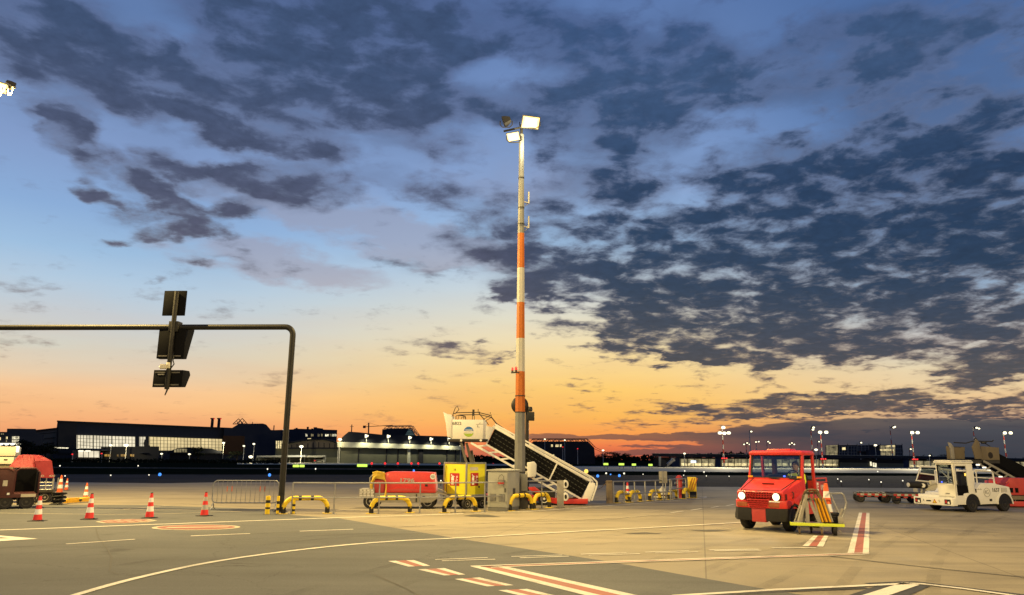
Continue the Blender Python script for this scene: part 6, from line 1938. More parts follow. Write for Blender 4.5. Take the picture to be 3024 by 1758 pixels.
# tyre-like rubber pads and the cone on the cart
c0 = h0(2461, 1546, .32)
for k in range(4):
    t = thing('rubber_pad', ('lowest', 'second', 'third', 'topmost')[k] + ' black rubber pad stacked on the right end of the hand cart', 'rubber pad', FX.P + FX.x * c0.x + FX.y * c0.y + V((0, 0, zt - .012 + k * .065 + .012)), rz + k * .2, 'black rubber pads on the hand cart')
    b = MB(); b.lathe((0, 0, 0), (0, 0, 1), [(.13, 0), (.155, .012), (.16, .03), (.155, .05), (.13, .062)], 18); b.build('pad', 'black_rubber', t)
    b = MB(); b.tube([(.15, -.03, .03), (.19, 0, .03), (.15, .03, .03)], .008, 6); b.build('rope_loop', 'rope_brown', t)
c1 = h0(2445, 1516, .45)
ct = make_cone('orange cone with two white bands standing on the hand cart beside the amber panel', FX.P + FX.x * c1.x + FX.y * c1.y + V((0, 0, zt)), fx(2443, 1428, .45)[1] - zt, 'cone_orange', 'reflective_white', None, black_tip=False)

# ------------------------------------------------------------------ white tractor 1637
RZ2 = R(-70)
wl = G(2870, 1513)
_c, _s = math.cos(RZ2), math.sin(RZ2)
off = V((_c * .78 - _s * .92, _s * .78 + _c * .92, 0))
P = V((wl.x, wl.y, 0)) - off
FW = Frame(P, RZ2)
wt_ = thing('baggage_tractor', 'white half-cab baggage tractor numbered 1637 with an open side and warning triangle on its bumper', 'tractor', P, RZ2)
H = .86
b = MB(); b.prism([(-H, -.10), (H, -.10), (H + .04, .0), (H + .04, .12), (-H, .12)], 'z', .24, .52)
bp = b.build('bumper', 'white_paint', wt_, bev=.02)
for s in (-1, 1):
    b = MB(); b.bx(s * .66 - .13, s * .66 + .13, -.115, -.09, .29, .47); o = b.build('light_cluster', 'black_plastic', bp, bev=.008)
    b = MB(); b.bx(s * .66 - .10, s * .66 - .02, -.122, -.112, .33, .43); b.build('tail_lamp', 'sign_red', o); b = MB(); b.prism([(s * .66 + .0, .31), (s * .66 + .10, .31), (s * .66 + .07, .40), (s * .66 + .01, .38)], 'y', -.122, -.112); b.build('lamp_glass', 'reflective_white', o)
b = MB(); b.prism([(.0, .31), (.19, .31), (.095, .46)], 'y', -.112, -.098); o = b.build('warning_triangle', 'mast_orange', bp)
b = MB(); b.prism([(.05, .33), (.14, .33), (.095, .41)], 'y', -.117, -.108); b.build('triangle_centre', 'box_yellow', o)
b = MB(); b.bx(-.28, -.08, -.108, -.098, .36, .41); b.build('slot', 'black_plastic', bp)
words('bumper_writing', 'A', .13, 'print_grey', bp, Matrix.Translation((-.40, -.104, .39)) @ FRONT, .003)
words('bumper_writing', 'S', .13, 'print_grey', bp, Matrix.Translation((.30, -.104, .39)) @ FRONT, .003)
# lower body
b = MB()
b.bx(-H + .04, H, .10, .55, .28, .62)
b.prism([(.5, .28), (.5, .66), (.55, .70), (1.05, .72), (1.45, 1.06), (2.25, 1.06), (2.30, 1.02), (2.95, .92), (3.02, .62), (2.98, .30), (1.4, .28)], 'x', -H, H)
body = b.build('body', 'white_paint', wt_, bev=.025)
# cut wheel openings are dark arches set proud of the side
for y, nm in ((.92, 1), (2.62, 2)):
    b = MB(); b.prism([(y + math.cos(R(a)) * .385, .28 + math.sin(R(a)) * .40) for a in range(0, 181, 12)], 'x', H - .3, H + .004); b.prism([(y + math.cos(R(a)) * .385, .28 + math.sin(R(a)) * .40) for a in range(0, 181, 12)], 'x', -H - .004, -H + .3)
    b.build('wheel_arch', 'black_plastic', wt_)
    b = MB(); ou = [(y + math.cos(R(a)) * .43, .28 + math.sin(R(a)) * .445) for a in range(0, 181, 12)]; inn = [(y + math.cos(R(a)) * .38, .28 + math.sin(R(a)) * .395) for a in range(180, -1, -12)]
    b.prism(ou + inn, 'x', H - .02, H + .03); b.build('arch_lip', 'white_paint', wt_, bev=.006)
    for s in (-1, 1): wheel(wt_, (s * (H - .10), y, .275), .275, .2, 'x', 'dark_steel')
b = MB(); b.bx(-H + .1, H - .1, .3, 2.8, .2, .3); b.build('chassis', 'black_plastic', wt_)
# cab on the viewer's side
x0, x1 = .12, H
zr = 1.80
b = MB()
def rect_frame(mb, plane, a0, a1, z0, z1, k, w, t=.05):
    for q0, q1, r0, r1 in ((a0, a0 + w, z0, z1), (a1 - w, a1, z0, z1), (a0 + w, a1 - w, z0, z0 + w), (a0 + w, a1 - w, z1 - w, z1)):
        if plane == 'y': mb.bx(q0, q1, k, k + t, r0, r1)
        else: mb.bx(k, k + t, q0, q1, r0, r1)
rect_frame(b, 'y', x0, x1, 1.00, zr, .10, .055)
b.bx(x0, x1, .10, .15, .52, 1.0)
b.bx(x1 - .05, x1, .15, .21, .60, zr); b.bx(x1 - .05, x1, .80, 1.12, .68, zr - .003); b.bx(x1 - .05, x1, .21, .80, zr - .10, zr - .004)
b.bx(x0, x0 + .04, .15, .2, .6, zr); b.bx(x0, x0 + .04, 1.06, 1.11, .6, zr); b.bx(x0 + .04, x1 - .05, 1.08, 1.12, .68, 1.15)
cab = b.build('cab', 'white_paint', wt_, bev=.012)
b = MB(); b.bx(x0 + .06, x1 - .06, .118, .126, 1.06, zr - .06); b.build('windscreen', 'clear_glass', wt_)
b = MB(); rect_frame(b, 'y', x0 + .05, x1 - .05, 1.05, zr - .05, .092, .02, .03); b.build('screen_gasket', 'black_rubber', wt_, bev=.004)
b = MB(); b.bar((x0 + .5, .08, 1.06), (x0 + .38, .085, 1.30), .016); b.build('wiper', 'black_plastic', wt_)
b = MB(); b.bx(x0 - .04, x1 + .03, .04, 1.16, zr + .003, zr + .07); rf = b.build('roof', 'white_paint', wt_, bev=.025)
b = MB()
for y in (.2, .6, 1.0): b.bar((x0 - .1, y, zr + .10), (x1 + .02, y, zr + .10), .03)
b.bar((x1 - .03, .05, zr + .10), (x1 - .03, 1.15, zr + .10), .03); b.build('roof_rack', 'white_paint', rf)
b = MB(); b.bx(x0 + .33, x0 + .50, .085, .1, .66, .70); b.build('number_plate', 'print_grey', wt_)
b = MB(); b.bx(x0 + .06, x1 - .08, .62, .98, .72, .86); b.box(((x0 + x1) / 2, 1.02, 1.16), (.48, .10, .66)); b.build('seat', 'black_plastic', wt_, bev=.03)
b = MB(); b.tube([((x0 + x1) / 2 + .15 * math.cos(R(a)), .36 + .06 * math.sin(R(a)), 1.10 + .14 * math.sin(R(a))) for a in range(0, 360, 24)], .014, 6, True); b.bx(x0 + .05, x1 - .06, .16, .34, .75, 1.02); b.build('dashboard', 'black_plastic', wt_)
b = MB(); b.bx(x1 - .02, x1 - .008, .24, .78, .56, .98); b.build('open_side_shade', 'black_panel', wt_)  # black sheet painting the shade inside the open cab
b = MB(); b.box((x0 + .12, .20, 1.08), (.05, .02, .08)); b.build('cab_reflection', 'blue_glow', wt_)  # added blue glow hinting at a reflection in the cab
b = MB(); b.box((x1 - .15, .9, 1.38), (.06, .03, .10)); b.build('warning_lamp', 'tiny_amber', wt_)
# rear tube frame
b = MB(); xs = H - .03
for xq in (xs, -xs):
    b.tube([(xq, 1.14, 1.06), (xq, 1.14, 1.50), (xq, 1.30, 1.56), (xq, 2.12, 1.50), (xq, 2.20, 1.42), (xq, 2.22, 1.04)], .03, 8)
    b.tube([(xq, 1.14, 1.28), (xq, 2.2, 1.24)], .02, 6); b.tube([(xq, 1.32, 1.06), (xq, 1.30, 1.56)], .02, 6); b.tube([(xq, 1.34, 1.55), (xq * .6, 1.7, 1.06)], .018, 6)
b.tube([(-xs, 2.12, 1.50), (xs, 2.12, 1.50)], .025, 6); b.tube([(-xs, 1.3, 1.56), (xs, 1.3, 1.56)], .025, 6)
b.build('rear_frame', 'white_paint', wt_)
b = MB(); b.bx(H - .012, H + .006, 2.50, 2.80, .68, .88); v = b.build('rear_vent', 'chassis_grey', wt_, bev=.006)
b = MB(); [b.bx(H + .004, H + .012, 2.52, 2.78, .70 + k * .038, .717 + k * .038) for k in range(5)]; b.build('vent_slats', 'white_paint', v)
EAST2 = Matrix.Rotation(PI / 2, 4, 'Z') @ FRONT
words('number_marking', '1637', .20, 'print_dark', body, Matrix.Translation((H + .004, 2.20, .80)) @ EAST2, .003, sx=1.0, bold=.003)
b = MB()
cy, cz = 1.72, .72
for i in range(24):
    a, c = R(15 * i), R(15 * (i + 1))
    b.bar((H + .004, cy + math.cos(a) * .16, cz + math.sin(a) * .16), (H + .004, cy + math.cos(c) * .16, cz + math.sin(c) * .16), .02, .008)
ro = b.build('round_emblem', 'print_grey', body)
words('emblem_writing', 'fG', .20, 'print_grey', ro, Matrix.Translation((H + .004, cy, cz)) @ EAST2, .003)
b = MB(); [b.bx(H, H + .005, 1.24 + k * .05, 1.27 + k * .05, .82, .84 + .02 * (k % 2)) for k in range(5)]; b.build('small_marking', 'print_grey', body)
b = MB(); b.bx(H, H + .02, 1.82, 1.93, .40, .48); b.build('socket', 'black_plastic', body)
b = MB(); b.bx(H, H + .03, 1.13, 1.16, .72, .86); b.build('door_catch', 'dark_steel', body)

# ------------------------------------------------------------------ belt loader behind the white tractor
P = G(2745, 1482)
FBL = Frame(P, 0); fx = lambda px, py, y=0: FBL.front(px, py, y)
q3 = lambda px, py, y: V((fx(px, py, y)[0], y, fx(px, py, y)[1]))
bl = thing('belt_loader', 'cream belt loader with white framed cab and dark roller, behind the white tractor', 'belt loader', P)
b = MB()
for y in (0, 1.3):
    fr = [q3(2706, 1419, y), q3(2718, 1378, y), q3(2770, 1380, y), q3(2800, 1392, y), q3(2800, 1440, y), q3(2764, 1426, y)]
    b.tube(fr, .045, 8, True); b.tube([q3(2716, 1398, y), q3(2766, 1404, y)], .035, 6); b.tube([q3(2770, 1380, y), q3(2764, 1426, y)], .035, 6)
for p in ((2718, 1378), (2770, 1380), (2706, 1419)): b.tube([q3(*p, 0), q3(*p, 1.3)], .035, 6)
b.build('cab_frame', 'white_paint', bl)
b = MB(); b.loft([[q3(2716, 1398, y), q3(2766, 1404, y), q3(2761, 1425, y), q3(2708, 1418, y)] for y in (.03, .05)]); b.loft([[q3(2722, 1381, y), q3(2768, 1383, y), q3(2766, 1401, y), q3(2718, 1396, y)] for y in (.03, .05)]); b.build('cab_window', 'tinted_glass', bl)
b = MB(); b.cyl(q3(2684, 1432, .0), q3(2735, 1434, .0), .15, n=18); b.cyl(q3(2684, 1432, .5), q3(2735, 1434, .5), .15, n=18); rl = b.build('roller', 'black_rubber', bl)
b = MB(); b.cyl(q3(2681, 1432, .0), q3(2686, 1432, .0), .10, n=14); b.cyl(q3(2726, 1434, -.155), q3(2726, 1434, -.12), .1, n=14); b.build('roller_cap', 'white_paint', rl)
b = MB(); b.bx(fx(2735, 1440)[0], fx(2775, 1440)[0], .05, 1.2, fx(2750, 1458)[1], fx(2750, 1430)[1]); b.box(q3(2752, 1425, .1), (.3, .2, .2)); b.bar(q3(2740, 1436, .0), q3(2764, 1424, .0), .08); b.bar(q3(2738, 1450, .0), q3(2764, 1444, .0), .07); b.cyl(q3(2748, 1420, -.05), q3(2748, 1432, -.05), .06, n=10); b.build('gearbox', 'cream_paint', bl, bev=.015)
b = MB(); b.bx(fx(2735, 1440)[0], fx(3000, 1440)[0], .0, 1.6, .35, fx(2750, 1462)[1]); b.build('chassis', 'dark_steel', bl, bev=.02)
b = MB(); b.bx(fx(2748, 1440)[0], fx(2757, 1440)[0], -.02, .0, fx(2750, 1474)[1], fx(2750, 1458)[1]); b.bx(fx(2735, 1440)[0], fx(2745, 1440)[0], -.02, .0, fx(2750, 1468)[1], fx(2750, 1458)[1]); b.build('step_plate', 'galvanized', bl)
for px in (2750, 2960): wheel(bl, (fx(px, 1470)[0], .15, .26), .26, .2, 'y')
# ------------------------------------------------------------------ far side of the field
def poly(parent, nm, mat, fac, pts, y0, y1, off=None, bev=0):
    b = MB(); y1 = min(y1, 18); b.prism([fac.loc(px, py, y0 if off is None else off) for px, py in pts], 'y', y0, y1)
    for v in b.bm.verts:
        if v.co.y > 1.5: v.co.x += v.co.y * fac.k
    return b.build(nm, mat, parent, bev=bev)


def place(name, label, cat, fac, group=None):
    t = thing(name, label, cat, fac.A, fac.rz, group); return t


def ground_poly(parent, nm, mat, fac, xs, top, y0, y1):
    """wall from the ground up to the row(s) top over px columns xs"""
    b = MB()
    p = [fac.loc(px, py, y0) for px, py in zip(xs, top)]
    q = [(p[0][0], 0.0)] + p + [(p[-1][0], 0.0)]
    y1 = min(y1, 18)
    b.prism(q, 'y', y0, y1)
    for v in b.bm.verts:
        if v.co.y > 1.5: v.co.x += v.co.y * fac.k
    return b.build(nm, mat, parent)


def window(parent, fac, x0, x1, yt0, yb0, yt1, yb1, nx, nz, mat, y=-.12, bw=.12, fmat='facade_dark', name='window'):
    c = [fac.loc(x0, yb0, y), fac.loc(x1, yb1, y), fac.loc(x1, yt1, y), fac.loc(x0, yt0, y)]
    b = MB(); b.prism(c, 'y', y, -.02)
    w = b.build(name, mat, parent)
    if nx or nz:
        b = MB()
        L = lambda u, v: V((0, 0, 0)) + (V((c[0][0], y - .06, c[0][1])).lerp(V((c[1][0], y - .06, c[1][1])), u)).lerp(V((c[3][0], y - .06, c[3][1])).lerp(V((c[2][0], y - .06, c[2][1])), u), v)
        for i in range(nx + 1) if nx else (): b.bar(L(i / nx, 0), L(i / nx, 1), bw, .1)
        for j in range(nz + 1) if nz else (): b.bar(L(0, j / nz), L(1, j / nz), bw, .1)
        b.build('frame', fmat, w)
    return w


# big maintenance hangar
fh = Fac(170, 232, 690, 292)
hg = place('hangar', 'long dark hangar with a row of tall lit glass doors at the left', 'hangar', fh)
ground_poly(hg, 'wall', 'hangar_dark', fh, (170, 690), (1243, 1265), 0, 60)
poly(hg, 'roof_edge', 'roof_dark', fh, ((168, 1242), (692, 1264), (692, 1267), (168, 1246)), -.8, 60.5)
for i, (x0, x1, t0, b0, t1, b1, nx, m) in enumerate(((228, 274, 1285, 1324, 1286, 1329, 5, 'hangar_glow_white'), (276, 329, 1286, 1329, 1288, 1330, 6, 'hangar_glow_white'), (331, 399, 1288, 1330, 1290, 1330, 7, 'hangar_glow_white'), (413, 430, 1290, 1329, 1290, 1329, 2, 'hangar_glow_white'), (442, 591, 1290, 1331, 1295, 1331, 15, 'hangar_glow'), (594, 656, 1295, 1331, 1297, 1332, 6, 'hangar_glow'))):
    window(hg, fh, x0, x1, t0, b0, t1, b1, nx, 4, m, -.3, .13, 'facade_olive')
poly(hg, 'side_tower', 'facade_dark', fh, ((172, 1248), (226, 1250), (226, 1340), (172, 1340)), -.5, 0, -.5)
poly(hg, 'lower_glow', 'window_spark', fh, ((225, 1323), (268, 1324), (268, 1330), (225, 1329)), -.45, -.05)
for px in (613, 633):
    f2 = Fac(px - 5, 300, px + 5, 300)
    c = place('chimney', ('left' if px < 620 else 'right') + ' one of two dark chimneys above the hangar roof', 'chimney', f2, 'chimneys above the hangar')
    b = MB(); z = f2.loc(px, 1238)[1]; b.lathe((f2.L / 2, 0, 0), (0, 0, 1), [(.62, 0), (.55, z)], 14); b.build('stack', 'facade_dark', c)
    b = MB(); b.lathe((f2.L / 2, 0, z), (0, 0, 1), [(.85, 0), (.85, .4), (.6, .45)], 14); b.build('cap', 'dark_red', c)
    b = MB(); b.lathe((f2.L / 2 + .7, -.3, z - .1), (0, 0, 1), [(.2, 0), (.2, .35), (.05, .4)], 8); b.build('warning_lamp', 'tiny_red', c)

# second hangar with a mansard roof and a roof truss
f2 = Fac(662, 285, 830, 300)
h2 = place('hangar', 'dark hangar with a sloped shoulder roof and brown lit wall right of the long one', 'hangar', f2)
ground_poly(h2, 'wall', 'hangar_dark', f2, (662, 684, 697, 706, 776, 786, 800, 830), (1266, 1265, 1257, 1252, 1251, 1254, 1270, 1272), 0, 50)
poly(h2, 'lit_wall', 'facade_brown', f2, ((660, 1287), (722, 1288), (722, 1342), (660, 1342)), -.5, -.02, -.5)
b = MB()
A_, B_, C_ = [V((q[0], 0, q[1])) for q in (f2.loc(700, 1252), f2.loc(717, 1236), f2.loc(732, 1252))]
for y in (.5, 4):
    o = V((0, y, 0)); b.bar(A_ + o, B_ + o, .22); b.bar(B_ + o, C_ + o, .22); b.bar(A_ + o, C_ + o, .22)
    for u in (.3, .65): b.bar(A_.lerp(B_, u) + o, A_.lerp(C_, u * .6 + .1) + o, .16); b.bar(C_.lerp(B_, u) + o, C_.lerp(A_, u * .6 + .1) + o, .16)
b.build('roof_truss', 'dark_steel', h2)
b = MB(); z0 = f2.loc(815, 1272)[1]; x = f2.loc(815, 1270)[0]; b.bar((x, 2, z0 - .5), (x, 2, f2.loc(815, 1256)[1]), .3); x = f2.loc(752, 1250)[0]; b.bar((x, 2, f2.loc(752, 1252)[1]), (x, 2, f2.loc(752, 1246)[1]), .2); b.build('vent_pipe', 'dark_steel', h2)
fa = Fac(829, 260, 833, 260)
an = place('antenna_mast', 'thin antenna mast beside the gantry pole above the roofs', 'antenna', fa)
b = MB(); b.cyl((0, 0, 0), (0, 0, fa.loc(831, 1213)[1]), .16, .05, 6); b.build('mast', 'dark_steel', an)
b = MB(); b.ball((0, -.2, fa.loc(830, 1269)[1]), .3, 8); b.build('lamp', 'tiny_white', an)

# offices with lit top floor
f3 = Fac(800, 330, 996, 330)
of = place('office_building', 'dark office block with a lit top floor behind the gantry pole', 'building', f3)
ground_poly(of, 'wall', 'hangar_dark', f3, (800, 868, 868, 996), (1271, 1268, 1266, 1270), 0, 25)
poly(of, 'rooftop_box', 'hangar_dark', f3, ((930, 1262), (940, 1262), (940, 1264), (958, 1266), (958, 1272), (930, 1270)), 2, 8, 2)
for i, (x0, x1) in enumerate(((902, 908), (918, 926), (938, 944), (948, 953), (960, 971), (974, 980), (981, 987), (988, 994))):
    window(of, f3, x0, x1, 1282 if i > 3 else 1281, 1289, 1283, 1289, 2, 0, 'window_spark' if i in (0, 4, 6, 7) else 'window_dim', -.2, .12)
window(of, f3, 908, 918, 1295, 1298, 1295, 1298, 0, 0, 'window_glow', -.2)
for px, py in ((876, 1264), (909, 1261), (922, 1266)):
    b = MB(); q = f3.loc(px, 1270, 3); q2 = f3.loc(px, py, 3); b.cyl((q[0], 3, q[1] - .5), (q2[0], 3, q2[1]), .35, .5, 8); b.build('roof_vent', 'facade_dark', of)

# arched hangar
f4 = Fac(815, 268, 1012, 268)
ah = place('hangar', 'low hangar with curved roof and dim brown gable right of the gantry pole', 'hangar', f4)
arch = [(815, 1322), (830, 1314), (860, 1307), (890, 1302), (915, 1299), (940, 1297), (965, 1299), (985, 1304), (1003, 1311), (1010, 1316)]
ground_poly(ah, 'wall', 'facade_olive', f4, [p[0] for p in arch], [p[1] for p in arch], 0, 40)
poly(ah, 'gable_panel', 'facade_beige', f4, ((836, 1318), (862, 1311), (900, 1304), (940, 1300), (972, 1304), (1000, 1313), (1000, 1323), (836, 1323)), -.4, -.02, -.4)
b = MB()
for x in range(845, 1000, 16): q = f4.loc(x, 1322, -.5); q2 = f4.loc(x, 1306 + abs(x - 935) * .10, -.5); b.bar((q[0], -.5, q[1]), (q2[0], -.5, q2[1]), .25)
q = f4.loc(836, 1324, -.5); q2 = f4.loc(1002, 1324, -.5); b.bar((q[0], -.5, q[1]), (q2[0], -.5, q2[1]), .5)
b.build('gable_frame', 'facade_dark', ah)
b = MB(); band([f4.loc(*p) for p in arch], .5, b, -1, 1.4); b.build('roof', 'roof_dark', ah)
window(ah, f4, 814, 832, 1302, 1325, 1302, 1325, 3, 2, 'window_glow', -1.2, .2)

# long low hangar with lit eaves
f5 = Fac(1004, 252, 1372, 285)
lh = place('hangar', 'long low hangar with floodlit pale eaves and big doors behind the yellow box trailer', 'hangar', f5)
ground_poly(lh, 'wall', 'facade_olive', f5, (1004, 1372), (1307, 1320), 0, 45)
poly(lh, 'eaves', 'eaves_pale', f5, ((1003, 1305), (1373, 1318), (1373, 1329), (1003, 1321)), -1.6, -.03, -1.6)
poly(lh, 'roof', 'roof_dark', f5, ((1003, 1303), (1012, 1290), (1030, 1275), (1060, 1277), (1128, 1284), (1373, 1290), (1373, 1317), (1003, 1304)), -1.4, 44, -1.4)
b = MB()
for x in (1060, 1142, 1176, 1320, 1345): q = f5.loc(x, 1326, -.15); b.bar((q[0], -.15, 0), (q[0], -.15, q[1]), .35)
b.build('door_rail', 'facade_dark', lh)
for x0, x1, m in ((1205, 1212, 'eaves_pale'), (1238, 1250, 'facade_dark')):
    poly(lh, 'pilaster', m, f5, ((x0, 1323), (x1, 1323), (x1, 1368), (x0, 1368)), -.6, -.02, -.6)
for i, (px, py) in enumerate(((1082, 1287), (1147, 1288), (1210, 1292), (1273, 1296), (1326, 1297))):
    b = MB(); q = f5.loc(px, 1308 + i * 2.4, -1.8); q2 = f5.loc(px, py, -3.2); b.bar((q[0], -1.8, q[1]), (q2[0], -3.2, q2[1]), .22)
    o = b.build('lamp_arm', 'roof_pale', lh)
    b = MB(); b.prism([(q2[0] - .5, q2[1] + .4), (q2[0] - .45, q2[1] - .7), (q2[0] + .5, q2[1] - .3), (q2[0] + .6, q2[1] + .1)], 'y', -3.6, -3.1); b.build('lamp_head', 'far_flood', o)
    w = f5.A + f5.d * (q2[0] + .3) - f5.n * 3.9 + V((0, 0, q2[1] - 1.0))
    lamp('eaves_lamp', 'SPOT', w, 1500, (1, .92, .6), .06, w + f5.n * 3.2 + V((1.2, 0, -6)), 150, .7)
# lattice stair tower with glazed gable on its roof
f6 = Fac(1122, 275, 1240, 275)
tw = place('roof_house', 'trapezoid roof house with a pale teal glazed end and a truss, on the low hangar', 'building', f6)
ground_poly(tw, 'wall', 'facade_dark', f6, (1124, 1128, 1129, 1190, 1206, 1206), (1290, 1284, 1268, 1266, 1268, 1302), 0, 12)
poly(tw, 'glazed_end', 'teal_panel', f6, ((1206, 1268), (1217, 1270), (1239, 1304), (1186, 1302)), -.6, -.02, -.6)
b = MB()
for k in range(8):
    u = k / 7.0; xa, xb = 1206 - 19 * u, 1213 + 25 * u; yy = 1270 + 32 * u
    q, q2 = f6.loc(xa, yy, -.7), f6.loc(xb, yy + .5, -.7); b.bar((q[0], -.75, q[1]), (q2[0], -.75, q2[1]), .14)
b.build('glazing_bars', 'teal_glow', tw)
b = MB()
P2 = lambda px, py, y=1: V((f6.loc(px, py)[0], y, f6.loc(px, py)[1]))
top = [(1133 + i * 10, 1257 + (i % 2) * .2) for i in range(9)]
for y in (.5, 6):
    b.bar(P2(1133, 1258, y), P2(1214, 1257, y), .2); b.bar(P2(1133, 1266, y), P2(1214, 1266, y), .2)
    for i in range(8): b.bar(P2(1133 + i * 10, 1258 if i % 2 else 1266, y), P2(1143 + i * 10, 1266 if i % 2 else 1258, y), .16)
    b.bar(P2(1214, 1257, y), P2(1236, 1288, y), .2); b.bar(P2(1208, 1264, y), P2(1231, 1284, y), .2)
    for i in range(4): u = i / 4; b.bar(P2(1214 + 22 * u, 1257 + 31 * u, y), P2(1212 + 22 * u, 1268 + 22 * u, y), .14)
b.build('roof_truss', 'dull_galvanized', tw)
f7 = Fac(1030, 300, 1034, 300)
an = place('antenna_mast', 'short antenna mast on the peak of the low hangar roof', 'antenna', f7)
b = MB(); b.cyl((.2, 0, 0), (.2, 0, f7.loc(1032, 1254)[1]), .35, .18, 6); b.bar((-.5, 0, f7.loc(1032, 1260)[1]), (.9, 0, f7.loc(1032, 1260)[1]), .15); b.build('mast', 'dark_steel', an)
f8 = Fac(1070, 480, 1155, 480)
cr8 = place('tower_crane', 'distant tower crane with a long thin jib above the low hangar', 'crane', f8)
b = MB(); C2 = lambda px, py: V((f8.loc(px, py)[0], 0, f8.loc(px, py)[1]))
b.bar(V((C2(1089, 1300).x, 0, 0)), C2(1089, 1249), .7); b.build('tower', 'dark_steel', cr8)
b = MB(); b.bar(C2(1075, 1261), C2(1160, 1256), .35); b.bar(C2(1089, 1249), C2(1120, 1258), .12); b.bar(C2(1089, 1249), C2(1077, 1260), .12); b.build('jib', 'dark_steel', cr8)
b = MB(); b.box(C2(1076, 1261), (1.6, 1, 1.6)); b.build('counterweight', 'dark_red', cr8)

# canopy and small buildings along the road, left to right
f9 = Fac(758, 246, 1012, 250)
cp = place('carport', 'long pale flat canopy over parked cars, lit from below', 'canopy', f9)
b = MB(); b.prism([f9.loc(*p, -3) for p in ((758, 1346), (900, 1344), (903, 1350), (758, 1351))], 'y', -3, 3); b.prism([f9.loc(*p, -3) for p in ((905, 1346), (958, 1345), (958, 1350), (905, 1351))], 'y', -2.9, 3); b.build('roof', 'roof_pale', cp)
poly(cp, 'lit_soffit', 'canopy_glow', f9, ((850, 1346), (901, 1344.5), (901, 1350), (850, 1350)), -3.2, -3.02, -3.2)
for px in (765, 810, 856, 900, 955):
    b = MB(); q = f9.loc(px, 1350, 0); b.bar((q[0], 0, 0), (q[0], 0, q[1]), .2); b.build('column', 'roof_pale', cp)
b = MB(); q = f9.loc(755, 1360, 3.2); q2 = f9.loc(1005, 1352, 3.2); b.bx(q[0], q2[0], 3.2, 3.6, 0, q2[1]); b.build('rear_wall', 'facade_olive', cp)
fl = Fac(296, 222, 472, 226)
lo = place('low_building', 'low dark flat building in front of the hangar doors with orange lit windows', 'building', fl)
ground_poly(lo, 'wall', 'facade_dark', fl, (298, 298, 404, 404, 470, 470), (1340, 1320, 1320, 1318, 1319, 1330), 0, 14)
for x0, x1 in ((308, 328), (345, 352), (356, 374), (384, 397)):
    window(lo, fl, x0, x1, 1342, 1348, 1342, 1349, 2, 0, 'orange_glow', -.2, .1)
fg = Fac(212, 218, 298, 218)
gb = place('gatehouse', 'small brightly lit white gatehouse below the left end of the hangar', 'building', fg)
ground_poly(gb, 'wall', 'facade_beige', fg, (214, 296), (1327, 1328), 0, 8)
window(gb, fg, 231, 293, 1331, 1351, 1332, 1352, 4, 1, 'hangar_glow_white', -.2, .12)
b = MB(); q = fg.loc(212, 1326, -2); q2 = fg.loc(298, 1328, -2); b.prism([fg.loc(212, 1327, -2), fg.loc(240, 1324, -2), fg.loc(298, 1329, -2), fg.loc(298, 1331, -2), fg.loc(212, 1330, -2)], 'y', -2, 8); b.build('roof', 'roof_dark', gb)
for px in (239, 260):
    b = MB(); q = fg.loc(px, 1331, -.6); b.box((q[0], -.6, q[1]), (1.3, .3, .5)); b.build('wall_lamp', 'tiny_white', gb)
fq = Fac(500, 238, 660, 238)
hb = place('low_building', 'dark hip roofed building in front of the lit hangar doors', 'building', fq)
ground_poly(hb, 'wall', 'facade_dark', fq, (502, 655), (1336, 1337), .3, 10)
poly(hb, 'roof', 'roof_dark', fq, ((492, 1337), (522, 1324), (556, 1322), (625, 1325), (658, 1336), (658, 1339), (492, 1340)), -.5, 11, -.5)
window(hb, fq, 514, 552, 1326, 1336, 1326, 1336, 5, 0, 'window_dim', -.65, .1)

# offices far left
fo = Fac(-70, 210, 130, 225)
ob2 = place('office_building', 'dark stepped office block with scattered lit windows at the far left', 'building', fo)
ground_poly(ob2, 'wall', 'hangar_dark', fo, (-70, 20, 21, 106, 107, 130), (1275, 1276, 1266, 1267, 1280, 1285), 0, 20)
for x0, x1, y0, y1, nx, m in ((36, 57, 1289, 1297, 5, 'window_spark'), (35, 56, 1299, 1307, 5, 'window_spark'), (18, 23, 1290, 1297, 1, 'window_glow'), (17, 21, 1299, 1306, 1, 'window_dim'), (-10, 3, 1292, 1300, 2, 'window_glow'), (2, 12, 1280, 1284, 2, 'window_dim')):
    window(ob2, fo, x0, x1, y0, y1, y0, y1, nx, 0, m, -.2, .12)
for k in range(4):
    x = 0 + k * 17; b = MB(); b.prism([fo.loc(*p, -.9) for p in ((x - 4, 1309), (x + 12, 1309), (x + 9, 1314), (x + 2, 1316))], 'y', -.9, -.3); b.build('lit_awning', 'tiny_white' if k < 3 else 'window_spark', ob2)
fb = Fac(104, 245, 172, 238)
bw = place('warehouse', 'pale beige windowless building with panel joints left of the hangar', 'building', fb)
ground_poly(bw, 'wall', 'facade_beige', fb, (70, 106, 168), (1275, 1271, 1264), 0, 20)
b = MB()
for u in (.2, .45, .7):
    q, q2 = fb.loc(70, 1275 + 60 * u, -.1), fb.loc(168, 1264 + 62 * u, -.1); b.bar((q[0], -.1, q[1]), (q2[0], -.1, q2[1]), .22, .1)
b.build('panel_joints', 'facade_dark', bw)
poly(bw, 'lit_canopy', 'window_spark', fb, ((160, 1321), (196, 1322), (196, 1325), (160, 1324)), -8, -7.4, -8)
lamp('yard_lamp', 'SPOT', fb.A + fb.d * 6 - fb.n * 12 + V((0, 0, 3.5)), 5200, (1, .88, .55), .06, fb.A + fb.d * 5 + V((0, 0, 6)), 130, .9)
poly(bw, 'roof_edge', 'roof_dark', fb, ((68, 1274), (106, 1270), (170, 1263), (170, 1266), (68, 1277)), -.6, 20, -.6)

